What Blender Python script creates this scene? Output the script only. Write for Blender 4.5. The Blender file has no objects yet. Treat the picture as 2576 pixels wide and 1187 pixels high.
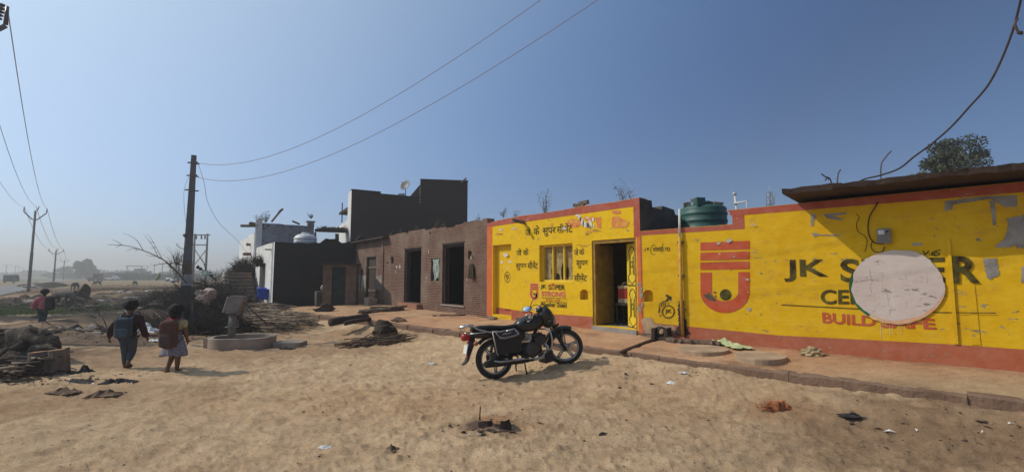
import bpy, bmesh, math, random
import numpy as np
from mathutils import Vector, Matrix
from mathutils.geometry import tessellate_polygon

# ------------------------------------------------------------------ camera, sky, sun, exposure
S = bpy.context.scene
COL = S.collection
F, CX, CY, TH, CAMZ = 1171.0, 1288.0, 593.5, math.atan(100.5 / 1171.0), 1.5
cam = bpy.data.cameras.new("camera")
cam.sensor_width = 36.0
cam.lens = 36.0 * F / 2576.0
cam.clip_start, cam.clip_end = 0.05, 6000
camo = bpy.data.objects.new("camera", cam)
COL.objects.link(camo)
camo.location = (0, 0, CAMZ)
camo.rotation_euler = (math.radians(90) + TH, 0, 0)
S.camera = camo

SUN_EL, SUN_AZ = math.radians(42), math.radians(-87)      # azimuth from +Y towards +X: the sun stands to the left
w = bpy.data.worlds.new("World")
S.world = w
w.use_nodes = True
nt = w.node_tree
sky = nt.nodes.new("ShaderNodeTexSky")
sky.sky_type = 'NISHITA'
sky.sun_disc = False
sky.sun_elevation = SUN_EL
sky.sun_rotation = SUN_AZ
sky.altitude = 200
sky.air_density = 0.75
sky.dust_density = 0.9
sky.ozone_density = 7.5
# winter dust in the air: a pale glow of the sky round the sun's side
def wn(ty, op=None, **kw):
    n = nt.nodes.new(ty)
    if op: n.operation = op
    for k, v in kw.items(): n.inputs[int(k[1:])].default_value = v
    return n
geo = wn("ShaderNodeTexCoord"); dt = wn("ShaderNodeVectorMath", 'DOT_PRODUCT')
dt.inputs[1].default_value = (math.sin(SUN_AZ) * math.cos(SUN_EL), math.cos(SUN_AZ) * math.cos(SUN_EL), math.sin(SUN_EL))
nt.links.new(geo.outputs["Generated"], dt.inputs[0])
mr = wn("ShaderNodeMapRange"); mr.inputs[1].default_value = -0.15; mr.inputs[2].default_value = 1.0
nt.links.new(dt.outputs["Value"], mr.inputs[0])
pw = wn("ShaderNodeMath", 'POWER', _1=2.1); nt.links.new(mr.outputs[0], pw.inputs[0])
glow = nt.nodes.new("ShaderNodeMix"); glow.data_type = 'RGBA'; glow.inputs[6].default_value = (0, 0, 0, 1); glow.inputs[7].default_value = (6.4, 5.7, 0.7, 1)
nt.links.new(pw.outputs[0], glow.inputs[0])
ad = nt.nodes.new("ShaderNodeMix"); ad.data_type = 'RGBA'; ad.blend_type = 'ADD'; ad.inputs[0].default_value = 1.0
wide = nt.nodes.new("ShaderNodeMix"); wide.data_type = 'RGBA'; wide.inputs[6].default_value = (0, 0, 0, 1); wide.inputs[7].default_value = (0, 1.8, 5.9, 1)
nt.links.new(mr.outputs[0], wide.inputs[0])
ad0 = nt.nodes.new("ShaderNodeMix"); ad0.data_type = 'RGBA'; ad0.blend_type = 'ADD'; ad0.inputs[0].default_value = 1.0
nt.links.new(glow.outputs[2], ad0.inputs[6]); nt.links.new(wide.outputs[2], ad0.inputs[7])
nt.links.new(sky.outputs[0], ad.inputs[6]); nt.links.new(ad0.outputs[2], ad.inputs[7])
nt.links.new(ad.outputs[2], nt.nodes["Background"].inputs[0])
nt.nodes["Background"].inputs[1].default_value = 0.088

sl = bpy.data.lights.new("sun", 'SUN')
sl.energy = 3.0
sl.angle = math.radians(0.5)
sl.color = (1.0, 0.93, 0.82)
so = bpy.data.objects.new("sun", sl)
COL.objects.link(so)
sd = Vector((math.sin(SUN_AZ) * math.cos(SUN_EL), math.cos(SUN_AZ) * math.cos(SUN_EL), math.sin(SUN_EL)))
so.rotation_euler = sd.to_track_quat('Z', 'Y').to_euler()
so.location = sd * 60

S.view_settings.view_transform = 'Standard'
S.view_settings.look = 'None'
S.view_settings.exposure = 0.0
S.view_settings.gamma = 1.0
S.cycles.use_denoising = True
S.cycles.max_bounces = 6
S.cycles.volume_bounces = 0

# ------------------------------------------------------------------ helpers
R = random.Random(7)
SN, CS = math.sin(TH), math.cos(TH)
def ray(x, y):
    a, b = (x - CX) / F, (CY - y) / F
    return Vector((a, CS - b * SN, SN + b * CS))
def Pt(x, y, Y):
    r = ray(x, y)
    return Vector((0, 0, CAMZ)) + r * (Y / r.y)

def vn(x, y, seed=0):
    x = np.asarray(x, float); y = np.asarray(y, float)
    xi, yi = np.floor(x), np.floor(y)
    fx, fy = x - xi, y - yi
    fx = fx * fx * (3 - 2 * fx); fy = fy * fy * (3 - 2 * fy)
    def h(a, b):
        v = np.sin(a * 127.1 + b * 311.7 + seed * 74.7) * 43758.5453
        return v - np.floor(v)
    return (h(xi, yi) * (1 - fx) + h(xi + 1, yi) * fx) * (1 - fy) + (h(xi, yi + 1) * (1 - fx) + h(xi + 1, yi + 1) * fx) * fy

UX, UY = 0.672, 0.741          # towards the houses, square to the kerb
KU = 6.84                      # the kerb's distance
def ut(x, y): return UX * x + UY * y, -UY * x + UX * y
def xy(u, t): return UX * u - UY * t, UY * u + UX * t
def gh(x, y):
    u = UX * x + UY * y
    f = np.clip((u - 5.25) / 1.6, 0, 1)
    return 0.2 * (0.6 * f + 0.4 * f * f * (3 - 2 * f))
def G(x, y, dz=0.0):
    """the ground point seen at a pixel"""
    r = ray(x, y); z = 0.0
    for _ in range(12):
        k = (z + dz - CAMZ) / r.z
        p = r * k
        z = float(gh(p.x, p.y))
    return Vector((p.x, p.y, z))

class Plane:
    def __init__(s, o, d, flip=False):
        s.o = Vector((o[0], o[1])); s.d = Vector((d[0], d[1])).normalized()
        n = Vector((s.d.y, -s.d.x))
        if n.dot(s.o) > 0: n = -n
        s.n = n
    def hit(s, x, y):
        r = ray(x, y); rx = Vector((r.x, r.y))
        k = s.o.dot(s.n) / rx.dot(s.n)
        q = rx * k - s.o
        return (q.dot(s.d), CAMZ + r.z * k)
    def pt(s, a, z, off=0.0):
        q = s.o + s.d * a + s.n * off
        return Vector((q.x, q.y, z))

WL = {}
def tag(o, label=None, cat=None, group=None, kind=None):
    if label: o['label'] = label
    if cat: o['category'] = cat
    if group: o['group'] = group
    if kind: o['kind'] = kind
    return o
def empty(name, loc, label=None, cat=None, group=None, rz=0.0):
    o = bpy.data.objects.new(name, None)
    o.empty_display_size = 0.2
    COL.objects.link(o)
    o.location = loc; o.rotation_euler = (0, 0, rz)
    WL[o.name] = Vector(loc)
    return tag(o, label, cat, group)
def copy_tree(o, parent=None):
    c = o.copy(); COL.objects.link(c); c.parent = parent
    for ch in o.children: copy_tree(ch, c)
    return c

class MB:
    def __init__(s):
        s.v = []; s.f = []; s.mi = []; s.sm = []; s.m = 0
    def add(s, vs, fs, smooth=False):
        b = len(s.v)
        s.v.extend([tuple(v) for v in vs])
        for f in fs:
            s.f.append(tuple(i + b for i in f)); s.mi.append(s.m); s.sm.append(smooth)
        return s
    def obox(s, o, a, b, c):
        o, a, b, c = Vector(o), Vector(a), Vector(b), Vector(c)
        vs = [o, o + a, o + a + b, o + b, o + c, o + a + c, o + a + b + c, o + b + c]
        fs = [(0, 3, 2, 1), (4, 5, 6, 7), (0, 1, 5, 4), (1, 2, 6, 5), (2, 3, 7, 6), (3, 0, 4, 7)]
        if a.cross(b).dot(c) < 0: fs = [f[::-1] for f in fs]
        return s.add(vs, fs)
    def box(s, c, sz, rz=0.0, ry=0.0, rx=0.0, j=0.0):
        M = Matrix.Rotation(rz, 3, 'Z') @ Matrix.Rotation(ry, 3, 'Y') @ Matrix.Rotation(rx, 3, 'X')
        c = Vector(c); h = Vector(sz) / 2
        vs = []
        for z in (-1, 1):
            for (x, y) in ((-1, -1), (1, -1), (1, 1), (-1, 1)):
                p = Vector((x * h.x, y * h.y, z * h.z))
                if j: p += Vector((R.uniform(-j, j), R.uniform(-j, j), R.uniform(-j, j)))
                vs.append(c + M @ p)
        return s.add(vs, [(0, 3, 2, 1), (4, 5, 6, 7), (0, 1, 5, 4), (1, 2, 6, 5), (2, 3, 7, 6), (3, 0, 4, 7)])
    def tube(s, pts, r, n=8, cap=True, smooth=True, flat=1.0):
        pts = [Vector(p) for p in pts]
        k = len(pts)
        rs = list(r) if hasattr(r, '__len__') else [r] * k
        t0 = (pts[1] - pts[0]).normalized()
        up = Vector((0, 0, 1)) if abs(t0.z) < 0.9 else Vector((1, 0, 0))
        a = t0.cross(up).normalized(); vs = []
        for i in range(k):
            t = (pts[min(i + 1, k - 1)] - pts[max(i - 1, 0)])
            t = t.normalized() if t.length > 1e-9 else t0
            a = a - t * a.dot(t)
            a = a.normalized() if a.length > 1e-6 else t.orthogonal().normalized()
            b = t.cross(a)
            for q in range(n):
                g = 2 * math.pi * q / n
                vs.append(pts[i] + (a * math.cos(g) + b * math.sin(g) * flat) * rs[i])
        fs = [(i * n + q, i * n + (q + 1) % n, (i + 1) * n + (q + 1) % n, (i + 1) * n + q) for i in range(k - 1) for q in range(n)]
        if cap: fs += [tuple(range(n))[::-1], tuple((k - 1) * n + q for q in range(n))]
        return s.add(vs, fs, smooth)
    def lathe(s, prof, n=24, M=None, smooth=True, cap=True):
        M = M or Matrix.Identity(4); vs = []
        for (r, z) in prof:
            for q in range(n):
                g = 2 * math.pi * q / n
                vs.append(M @ Vector((r * math.cos(g), r * math.sin(g), z)))
        k = len(prof)
        fs = [(i * n + q, i * n + (q + 1) % n, (i + 1) * n + (q + 1) % n, (i + 1) * n + q) for i in range(k - 1) for q in range(n)]
        if cap: fs += [tuple(range(n))[::-1], tuple((k - 1) * n + q for q in range(n))]
        return s.add(vs, fs, smooth)
    def torus(s, c, ax, R0, r0, n=32, k=10, sy=1.0):
        ax = Vector(ax).normalized(); a = ax.orthogonal().normalized(); b = ax.cross(a); c = Vector(c); vs = []
        for i in range(n):
            g = 2 * math.pi * i / n; e = a * math.cos(g) + b * math.sin(g)
            for q in range(k):
                h = 2 * math.pi * q / k
                vs.append(c + e * (R0 + r0 * math.cos(h)) + ax * r0 * sy * math.sin(h))
        fs = [(i * k + q, ((i + 1) % n) * k + q, ((i + 1) % n) * k + (q + 1) % k, i * k + (q + 1) % k) for i in range(n) for q in range(k)]
        return s.add(vs, fs, True)
    def blob(s, c, rad, sub=2, amp=0.15, fr=2.0, seed=0, smooth=False, M=None, cut=None):
        bm = bmesh.new(); bmesh.ops.create_icosphere(bm, subdivisions=sub, radius=1.0)
        c = Vector(c); rd = Vector((rad, rad, rad)) if not hasattr(rad, '__len__') else Vector(rad)
        co = np.array([v.co[:] for v in bm.verts])
        nz = vn(co[:, 0] * fr + seed * 3.1 + 9, co[:, 1] * fr + co[:, 2] * 1.7 * fr + 5, seed) + 0.5 * vn(co[:, 2] * fr * 2 + 3, co[:, 0] * fr * 2 - co[:, 1] * fr + 7, seed + 1) - 0.75
        vs = []
        for v, q in zip(bm.verts, nz):
            p = v.co * (1 + amp * 2 * q)
            p = Vector((p.x * rd.x, p.y * rd.y, p.z * rd.z))
            if cut is not None: p.z = max(p.z, cut)
            vs.append(c + (M @ p if M else p))
        fs = [tuple(v.index for v in f.verts) for f in bm.faces]
        bm.free()
        return s.add(vs, fs, smooth)
    def slab(s, loops, fn, th):
        """a flat panel with holes: loops in 2D (outer first), fn(a,b,off) -> world, th thick behind off 0"""
        L3 = [[Vector((p[0], p[1], 0)) for p in l] for l in loops]
        tri = tessellate_polygon(L3)
        flat = [p for l in loops for p in l]; n = len(flat)
        fr = [fn(p[0], p[1], 0) for p in flat]; bk = [fn(p[0], p[1], -th) for p in flat]
        nrm = (fn(0, 0, 1) - fn(0, 0, 0))
        fs = []
        for t in tri:
            a, b, c = (fr[i] for i in t)
            if (b - a).cross(c - a).dot(nrm) < 0: t = (t[0], t[2], t[1])
            fs.append(tuple(t)); 
            if th: fs.append((t[0] + n, t[2] + n, t[1] + n))
        if th:
            b0 = 0
            for li, l in enumerate(loops):
                m = len(l)
                area = sum(l[i][0] * l[(i + 1) % m][1] - l[(i + 1) % m][0] * l[i][1] for i in range(m))
                hand = (fn(1, 0, 0) - fn(0, 0, 0)).cross(fn(0, 1, 0) - fn(0, 0, 0)).dot(nrm) > 0
                ccw = (area > 0) == hand
                if li: ccw = not ccw
                for i in range(m):
                    a, b = b0 + i, b0 + (i + 1) % m
                    fs.append((b, a, a + n, b + n) if ccw else (a, b, b + n, a + n))
                b0 += m
        return s.add(fr + (bk if th else []), fs)
    def pieces(s):
        """connected pieces, those lying close together taken as one"""
        n = len(s.v); par = list(range(n))
        def fd(a):
            while par[a] != a: par[a] = par[par[a]]; a = par[a]
            return a
        for f in s.f:
            r0 = fd(f[0])
            for q in f[1:]:
                r1 = fd(q)
                if r1 != r0: par[r1] = r0
        isl = {}
        for i, f in enumerate(s.f): isl.setdefault(fd(f[0]), []).append(i)
        ks = list(isl.values())
        if len(ks) < 2 or len(ks) > 500: return [list(range(len(s.f)))]
        V = np.array(s.v); lo = []; hi = []
        for fs in ks:
            p = V[[j for i in fs for j in s.f[i]]]; lo.append(p.min(0)); hi.append(p.max(0))
        lo, hi = np.array(lo), np.array(hi); size = (hi - lo).max(1)
        gap = np.maximum(0, np.maximum(lo[:, None] - hi[None], lo[None] - hi[:, None]))
        near = np.sqrt((gap ** 2).sum(2)) <= np.maximum(.02, .5 * np.maximum(size[:, None], size[None]))
        seen = [False] * len(ks); out = []
        for i in range(len(ks)):
            if seen[i]: continue
            st, g = [i], []; seen[i] = True
            while st:
                a = st.pop(); g.append(a)
                for b in np.nonzero(near[a])[0]:
                    if not seen[b]: seen[b] = True; st.append(int(b))
            out.append([i for a in g for i in ks[a]])
        return out
    def build(s, name, mats, parent=None, **kw):
        """one object; a part whose mesh falls into far-apart pieces becomes one part per piece"""
        ps = s.pieces() if parent is not None and kw.get('kind') is None else [None]
        if len(ps) == 1: return s._build(name, mats, parent, **kw)
        o = None
        for fs in ps:
            q = MB(); mp = {}
            for i in fs:
                for j in s.f[i]:
                    if j not in mp: mp[j] = len(q.v); q.v.append(s.v[j])
                q.f.append(tuple(mp[j] for j in s.f[i])); q.mi.append(s.mi[i]); q.sm.append(s.sm[i])
            x = q._build(name, mats, parent, **kw); o = o or x
        return o
    def _build(s, name, mats, parent=None, origin=None, label=None, cat=None, group=None, kind=None, uv=False):
        if not isinstance(mats, (list, tuple)): mats = [mats]
        vs = np.array(s.v, float)
        if parent is not None: o0 = np.array(WL[parent.name][:])
        elif origin is not None: o0 = np.array(origin, float)
        else: o0 = np.array([(vs[:, 0].min() + vs[:, 0].max()) / 2, (vs[:, 1].min() + vs[:, 1].max()) / 2, vs[:, 2].min()])
        me = bpy.data.meshes.new(name)
        me.from_pydata((vs - o0).tolist(), [], s.f)
        for m in mats: me.materials.append(m)
        me.polygons.foreach_set('material_index', s.mi)
        me.polygons.foreach_set('use_smooth', s.sm)
        if uv:
            ul = me.uv_layers.new(name="UVMap"); dat = np.zeros((len(me.loops), 2))
            for p in me.polygons:
                nx, ny, nz = p.normal
                h = math.hypot(nx, ny)
                for li in p.loop_indices:
                    q = s.v[me.loops[li].vertex_index]
                    if h < 0.6: dat[li] = (q[0], q[1])
                    else: dat[li] = ((-ny * q[0] + nx * q[1]) / h, q[2])
            ul.data.foreach_set('uv', dat.ravel())
        me.update()
        o = bpy.data.objects.new(name, me); COL.objects.link(o)
        if parent is not None: o.parent = parent
        else: o.location = o0.tolist()
        WL[o.name] = Vector(o0.tolist())
        return tag(o, label, cat, group, kind)

# ------------------------------------------------------------------ materials
def nd(t, ty, **kw):
    n = t.nodes.new(ty)
    for k, v in kw.items():
        if k.startswith('i_'): n.inputs[k[2:].replace('_', ' ')].default_value = v
        else: setattr(n, k, v)
    return n
def c4(c): return (c[0], c[1], c[2], 1.0)
def mixc(t, fac, a, b, mode='MIX'):
    n = nd(t, 'ShaderNodeMix', data_type='RGBA', blend_type=mode)
    for i, v in ((0, fac), (6, a), (7, b)):
        if isinstance(v, (int, float)): n.inputs[i].default_value = v
        elif isinstance(v, tuple): n.inputs[i].default_value = c4(v)
        else: t.links.new(v, n.inputs[i])
    return n.outputs[2]
def ramp(t, src, a, b):
    n = nd(t, 'ShaderNodeMapRange'); n.inputs[1].default_value = a; n.inputs[2].default_value = b
    t.links.new(src, n.inputs[0]); return n.outputs[0]
def noi(t, vec, sc, det=4, rough=0.55, dist=0.0):
    n = nd(t, 'ShaderNodeTexNoise', noise_dimensions='3D'); n.inputs['Scale'].default_value = sc
    n.inputs['Detail'].default_value = det; n.inputs['Roughness'].default_value = rough; n.inputs['Distortion'].default_value = dist
    t.links.new(vec, n.inputs['Vector']); return n.outputs[0]
def base(name, rough=0.85, spec=0.25, metal=0.0):
    m = bpy.data.materials.new(name); m.use_nodes = True
    t = m.node_tree; b = t.nodes['Principled BSDF']
    b.inputs['Roughness'].default_value = rough; b.inputs['Specular IOR Level'].default_value = spec; b.inputs['Metallic'].default_value = metal
    return m, t, b
def bump(t, b, src, st, dist=0.01, prev=None):
    n = nd(t, 'ShaderNodeBump'); n.inputs['Strength'].default_value = st; n.inputs['Distance'].default_value = dist
    t.links.new(src, n.inputs['Height'])
    if prev: t.links.new(prev, n.inputs['Normal'])
    t.links.new(n.outputs[0], b.inputs['Normal']); return n.outputs[0]
def crd(t, kind='Object'): return nd(t, 'ShaderNodeTexCoord').outputs[kind]
def pos(t): return nd(t, 'ShaderNodeNewGeometry').outputs['Position']

def mat(name, col, rough=0.85, var=0.25, sc=6.0, col2=None, bmp=0.25, bsc=60.0, bd=0.004, spec=0.25, metal=0.0):
    m, t, b = base(name, rough, spec, metal)
    v = crd(t)
    f = ramp(t, noi(t, v, sc, 6), 0.3, 0.7)
    c2 = col2 or tuple(max(0, x * (1 - var)) for x in col)
    t.links.new(mixc(t, f, c2, tuple(min(1, x * (1 + var * 0.5)) for x in col)), b.inputs['Base Color'])
    if bmp: bump(t, b, noi(t, v, bsc, 4), bmp, bd)
    return m

def brick_mat(name, c1, c2, mortar, bw=0.23, rh=0.078, ms=0.011, dist=0.01, dirt=(0.16, 0.12, 0.1), dirtw=0.5, bst=0.9):
    m, t, b = base(name, 0.92, 0.15)
    uv = crd(t, 'UV'); p = pos(t)
    nz = nd(t, 'ShaderNodeTexNoise'); nz.inputs['Scale'].default_value = 3.5; nz.inputs['Detail'].default_value = 3; t.links.new(p, nz.inputs['Vector'])
    vm = nd(t, 'ShaderNodeVectorMath', operation='MULTIPLY_ADD')
    t.links.new(nz.outputs['Color'], vm.inputs[0]); vm.inputs[1].default_value = (dist * 4, dist * 2.2, 0); t.links.new(uv, vm.inputs[2])
    br = nd(t, 'ShaderNodeTexBrick', offset=0.5)
    br.inputs['Scale'].default_value = 1; br.inputs['Brick Width'].default_value = bw; br.inputs['Row Height'].default_value = rh
    br.inputs['Mortar Size'].default_value = ms; br.inputs['Mortar Smooth'].default_value = 0.35; br.inputs['Bias'].default_value = -0.1
    br.inputs['Color1'].default_value = c4(c1); br.inputs['Color2'].default_value = c4(c2); br.inputs['Mortar'].default_value = c4(mortar)
    t.links.new(vm.outputs[0], br.inputs['Vector'])
    br2 = nd(t, 'ShaderNodeTexBrick', offset=0.5)
    for k in ('Scale', 'Brick Width', 'Row Height', 'Mortar Size', 'Mortar Smooth'): br2.inputs[k].default_value = br.inputs[k].default_value
    br2.inputs['Color1'].default_value = (0.55, 0.55, 0.55, 1); br2.inputs['Color2'].default_value = (1.25, 1.2, 1.15, 1); br2.inputs['Mortar'].default_value = (1, 1, 1, 1)
    t.links.new(vm.outputs[0], br2.inputs['Vector'])
    col = mixc(t, 0.8, br.outputs[0], br2.outputs[0], 'MULTIPLY')
    g = ramp(t, noi(t, p, 1.1, 6, 0.6), 0.45, 0.72)
    g2 = nd(t, 'ShaderNodeMath', operation='MULTIPLY'); t.links.new(g, g2.inputs[0]); g2.inputs[1].default_value = dirtw
    col = mixc(t, g2.outputs[0], col, dirt)
    fine = noi(t, p, 30, 5)
    col = mixc(t, ramp(t, fine, 0.3, 0.75), mixc(t, 0.35, col, (0, 0, 0)), col)
    t.links.new(col, b.inputs['Base Color'])
    inv = nd(t, 'ShaderNodeMath', operation='SUBTRACT'); inv.inputs[0].default_value = 1; t.links.new(br.outputs['Fac'], inv.inputs[1])
    h = nd(t, 'ShaderNodeMath', operation='MULTIPLY_ADD'); t.links.new(fine, h.inputs[0]); h.inputs[1].default_value = 0.5; t.links.new(inv.outputs[0], h.inputs[2])
    bump(t, b, h.outputs[0], bst, 0.014)
    return m

def paint_mat(name, col, col2, chip, chipw=0.66, dirt=(0.35, 0.17, 0.08), rough=0.7):
    """wall paint: rolled-on unevenness, flaking chips that bare the plaster, hairline scuffs, brush-dragged dirt"""
    m, t, b = base(name, rough, 0.08)
    p = pos(t)
    c = mixc(t, ramp(t, noi(t, p, 0.9, 5), 0.3, 0.7), col2, col)
    c = mixc(t, ramp(t, noi(t, p, 7, 4), 0.35, 0.8), c, mixc(t, 0.16, c, (1.0, 0.82, 0.12)) if col[2] < 0.03 else mixc(t, 0.06, c, (1, 1, 0.9)))
    mp = nd(t, 'ShaderNodeMapping'); mp.inputs['Scale'].default_value = (1, 1, 2.2); t.links.new(p, mp.inputs[0])
    big = ramp(t, noi(t, mp.outputs[0], 0.8, 3), 0.46, 0.64)
    ch = noi(t, mp.outputs[0], 7.5, 7, 0.65, 0.4)
    a = nd(t, 'ShaderNodeMath', operation='MULTIPLY_ADD'); t.links.new(big, a.inputs[0]); a.inputs[1].default_value = 0.085; t.links.new(ch, a.inputs[2])
    chips = ramp(t, a.outputs[0], chipw, chipw + 0.012)
    stain = ramp(t, noi(t, mp.outputs[0], 2.6, 7, 0.7), 0.54, 0.8)
    s2 = nd(t, 'ShaderNodeMath', operation='MULTIPLY'); t.links.new(stain, s2.inputs[0]); s2.inputs[1].default_value = 0.5
    c = mixc(t, s2.outputs[0], c, dirt)
    brush = nd(t, 'ShaderNodeMapping'); brush.inputs['Scale'].default_value = (2.2, 2.2, 14); t.links.new(p, brush.inputs[0])
    c = mixc(t, ramp(t, noi(t, brush.outputs[0], 2.5, 5, 0.6), 0.45, 0.75), c, mixc(t, 1.0, c, (0.94, 0.92, 0.92), 'MULTIPLY'))
    c = mixc(t, ramp(t, noi(t, mp.outputs[0], 16, 5, 0.7), 0.675, 0.70), c, mixc(t, 0.75, c, tuple(x * 0.25 for x in dirt)))
    c = mixc(t, chips, c, mixc(t, ramp(t, noi(t, p, 18, 3), 0.4, 0.6), chip, tuple(x * 0.55 for x in chip)))
    t.links.new(c, b.inputs['Base Color'])
    h = nd(t, 'ShaderNodeMath', operation='SUBTRACT'); t.links.new(noi(t, p, 14, 6, 0.6), h.inputs[0]); t.links.new(chips, h.inputs[1])
    q = bump(t, b, noi(t, p, 2.2, 4), 0.35, 0.03)
    bump(t, b, h.outputs[0], 0.5, 0.01, q)
    return m
YEL = (0.72, 0.455, 0.008)
M = {}
M['yellow'] = paint_mat('yellow_wall_paint', YEL, (0.70, 0.42, 0.008), (0.42, 0.33, 0.2), 0.70)
M['yellow2'] = paint_mat('yellow_wall_paint_worn', (0.69, 0.42, 0.008), (0.60, 0.335, 0.007), (0.34, 0.29, 0.2), 0.69)
M['orange'] = paint_mat('brick_red_paint', (0.40, 0.092, 0.052), (0.34, 0.078, 0.045), (0.45, 0.33, 0.24), 0.685, (0.3, 0.13, 0.08))
M['orange_hot'] = paint_mat('orange_paint', (0.62, 0.15, 0.03), (0.52, 0.11, 0.03), (0.45, 0.33, 0.24), 0.69, (0.4, 0.13, 0.06))
M['skirt'] = paint_mat('dusty_red_skirting_paint', (0.40, 0.10, 0.042), (0.36, 0.115, 0.06), (0.42, 0.28, 0.18), 0.68, (0.36, 0.2, 0.11))
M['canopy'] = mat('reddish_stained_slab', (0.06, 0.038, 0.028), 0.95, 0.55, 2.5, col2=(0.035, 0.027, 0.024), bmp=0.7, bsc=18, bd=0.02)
M['black_paint'] = paint_mat('black_sign_paint', (0.02, 0.017, 0.013), (0.035, 0.028, 0.015), (0.5, 0.32, 0.05), 0.80, (0.05, 0.04, 0.02))
M['brown_paint'] = paint_mat('dark_brown_sign_paint', (0.022, 0.015, 0.01), (0.034, 0.023, 0.013), (0.5, 0.32, 0.05), 0.78, (0.07, 0.05, 0.02))
M['red_paint'] = paint_mat('red_sign_paint', (0.5, 0.085, 0.03), (0.44, 0.07, 0.025), (0.6, 0.45, 0.3), 0.72, (0.3, 0.08, 0.04))
M['pink_paint'] = paint_mat('pale_orange_outline', (0.8, 0.42, 0.16), (0.75, 0.38, 0.12), (0.6, 0.45, 0.1), 0.7)
M['green_paint'] = mat('green_ring_paint', (0.03, 0.12, 0.04), 0.8, 0.4)
M['limewash'] = paint_mat('pinkish_limewash', (0.60, 0.52, 0.475), (0.50, 0.40, 0.35), (0.40, 0.31, 0.26), 0.66, (0.5, 0.34, 0.26))
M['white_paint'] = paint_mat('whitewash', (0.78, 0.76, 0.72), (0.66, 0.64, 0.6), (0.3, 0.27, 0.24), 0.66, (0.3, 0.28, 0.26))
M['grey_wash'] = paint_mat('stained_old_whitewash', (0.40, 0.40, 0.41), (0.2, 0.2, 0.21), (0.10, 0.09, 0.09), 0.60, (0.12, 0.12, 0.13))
M['plaster'] = mat('bare_grey_plaster', (0.3, 0.28, 0.25), 0.9, 0.45, 5, bmp=0.4, bsc=30, bd=0.01)
M['plaster_dark'] = mat('sooty_grey_plaster', (0.09, 0.08, 0.075), 0.95, 0.5, 2.5, bmp=0.5, bsc=18, bd=0.02)
M['brick'] = brick_mat('weathered_red_brick', (0.37, 0.23, 0.17), (0.25, 0.14, 0.105), (0.035, 0.018, 0.012), bw=0.2, rh=0.052, ms=0.010, dist=0.02, dirt=(0.36, 0.28, 0.21), dirtw=0.7, bst=1.0)
M['brick_white'] = brick_mat('limewashed_brick', (0.62, 0.58, 0.53), (0.5, 0.46, 0.42), (0.16, 0.12, 0.1), dirt=(0.3, 0.22, 0.17), dirtw=0.7)
M['brick_dark'] = brick_mat('dark_red_brick', (0.11, 0.058, 0.048), (0.062, 0.038, 0.034), (0.025, 0.02, 0.02), dirt=(0.04, 0.032, 0.03), dirtw=0.5)
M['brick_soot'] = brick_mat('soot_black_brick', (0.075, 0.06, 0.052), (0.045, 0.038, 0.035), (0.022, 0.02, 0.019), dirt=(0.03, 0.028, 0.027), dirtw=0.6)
M['brick_step'] = brick_mat('dusty_step_brick', (0.3, 0.21, 0.15), (0.24, 0.17, 0.12), (0.12, 0.09, 0.07), dirt=(0.34, 0.27, 0.2), dirtw=0.7)
M['concrete'] = mat('old_concrete', (0.33, 0.29, 0.25), 0.9, 0.35, 4, bmp=0.35, bsc=45, bd=0.006)
M['slab_dust'] = mat('earth_dusted_slab', (0.40, 0.28, 0.18), 0.95, 0.3, 3, bmp=0.4, bsc=30, bd=0.01)
M['concrete_pale'] = mat('dusty_concrete', (0.32, 0.255, 0.2), 0.92, 0.3, 3, bmp=0.35, bsc=40, bd=0.006)
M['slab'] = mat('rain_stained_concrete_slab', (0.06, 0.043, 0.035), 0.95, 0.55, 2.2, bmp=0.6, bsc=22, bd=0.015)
M['pole_con'] = mat('pole_concrete', (0.11, 0.11, 0.12), 0.9, 0.3, 2, bmp=0.2)
M['pole_far'] = mat('grey_pole_steel', (0.13, 0.125, 0.12), 0.8, 0.25, 2, bmp=0)
M['pole_band'] = mat('rusty_tin_band', (0.13, 0.075, 0.055), 0.8, 0.4, 5)
M['black_band'] = mat('black_tar_paint', (0.018, 0.018, 0.022), 0.6, 0.3, 5)
M['white_band'] = mat('grey_white_band', (0.28, 0.28, 0.29), 0.85, 0.3, 4)
M['steel'] = mat('rusty_steel', (0.14, 0.10, 0.08), 0.7, 0.4, 8, metal=0.3)
M['wire'] = mat('copper_brown_wire', (0.22, 0.13, 0.09), 0.5, 0.2, 5, bmp=0)
M['wire_pale'] = mat('pale_service_cable', (0.35, 0.31, 0.27), 0.6, 0.1, 5, bmp=0)
M['cable'] = mat('dark_cable', (0.055, 0.035, 0.028), 0.7, 0.3, 12, bmp=0)
M['insul'] = mat('maroon_porcelain', (0.07, 0.02, 0.018), 0.3, 0.2, 8, bmp=0, spec=0.5)
M['wood'] = mat('weathered_wood', (0.16, 0.10, 0.065), 0.9, 0.5, 9, bmp=0.6, bsc=35, bd=0.01)
M['wood_dark'] = mat('dark_bark', (0.06, 0.042, 0.032), 0.95, 0.5, 9, bmp=0.8, bsc=25, bd=0.015)
M['root_wood'] = mat('gnarled_root_wood', (0.085, 0.066, 0.05), 0.95, 0.6, 9, bmp=0.9, bsc=16, bd=0.03)
M['wood_grey'] = mat('grey_dry_wood', (0.2, 0.155, 0.115), 0.95, 0.5, 7, bmp=0.7, bsc=22, bd=0.02)
M['wood_cut'] = mat('cut_wood', (0.36, 0.2, 0.1), 0.9, 0.35, 12, bmp=0.5, bsc=50, bd=0.006)
M['wood_red'] = mat('split_red_wood', (0.36, 0.13, 0.055), 0.9, 0.4, 12, bmp=0.6, bsc=50, bd=0.01)
M['twig'] = mat('dry_thorn_twigs', (0.115, 0.08, 0.058), 0.95, 0.5, 4, bmp=0)
M['twig_dark'] = mat('dark_brushwood', (0.047, 0.035, 0.028), 0.95, 0.5, 4, bmp=0)
M['twig_pale'] = mat('bleached_sticks', (0.27, 0.2, 0.14), 0.95, 0.4, 4, bmp=0)
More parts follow.
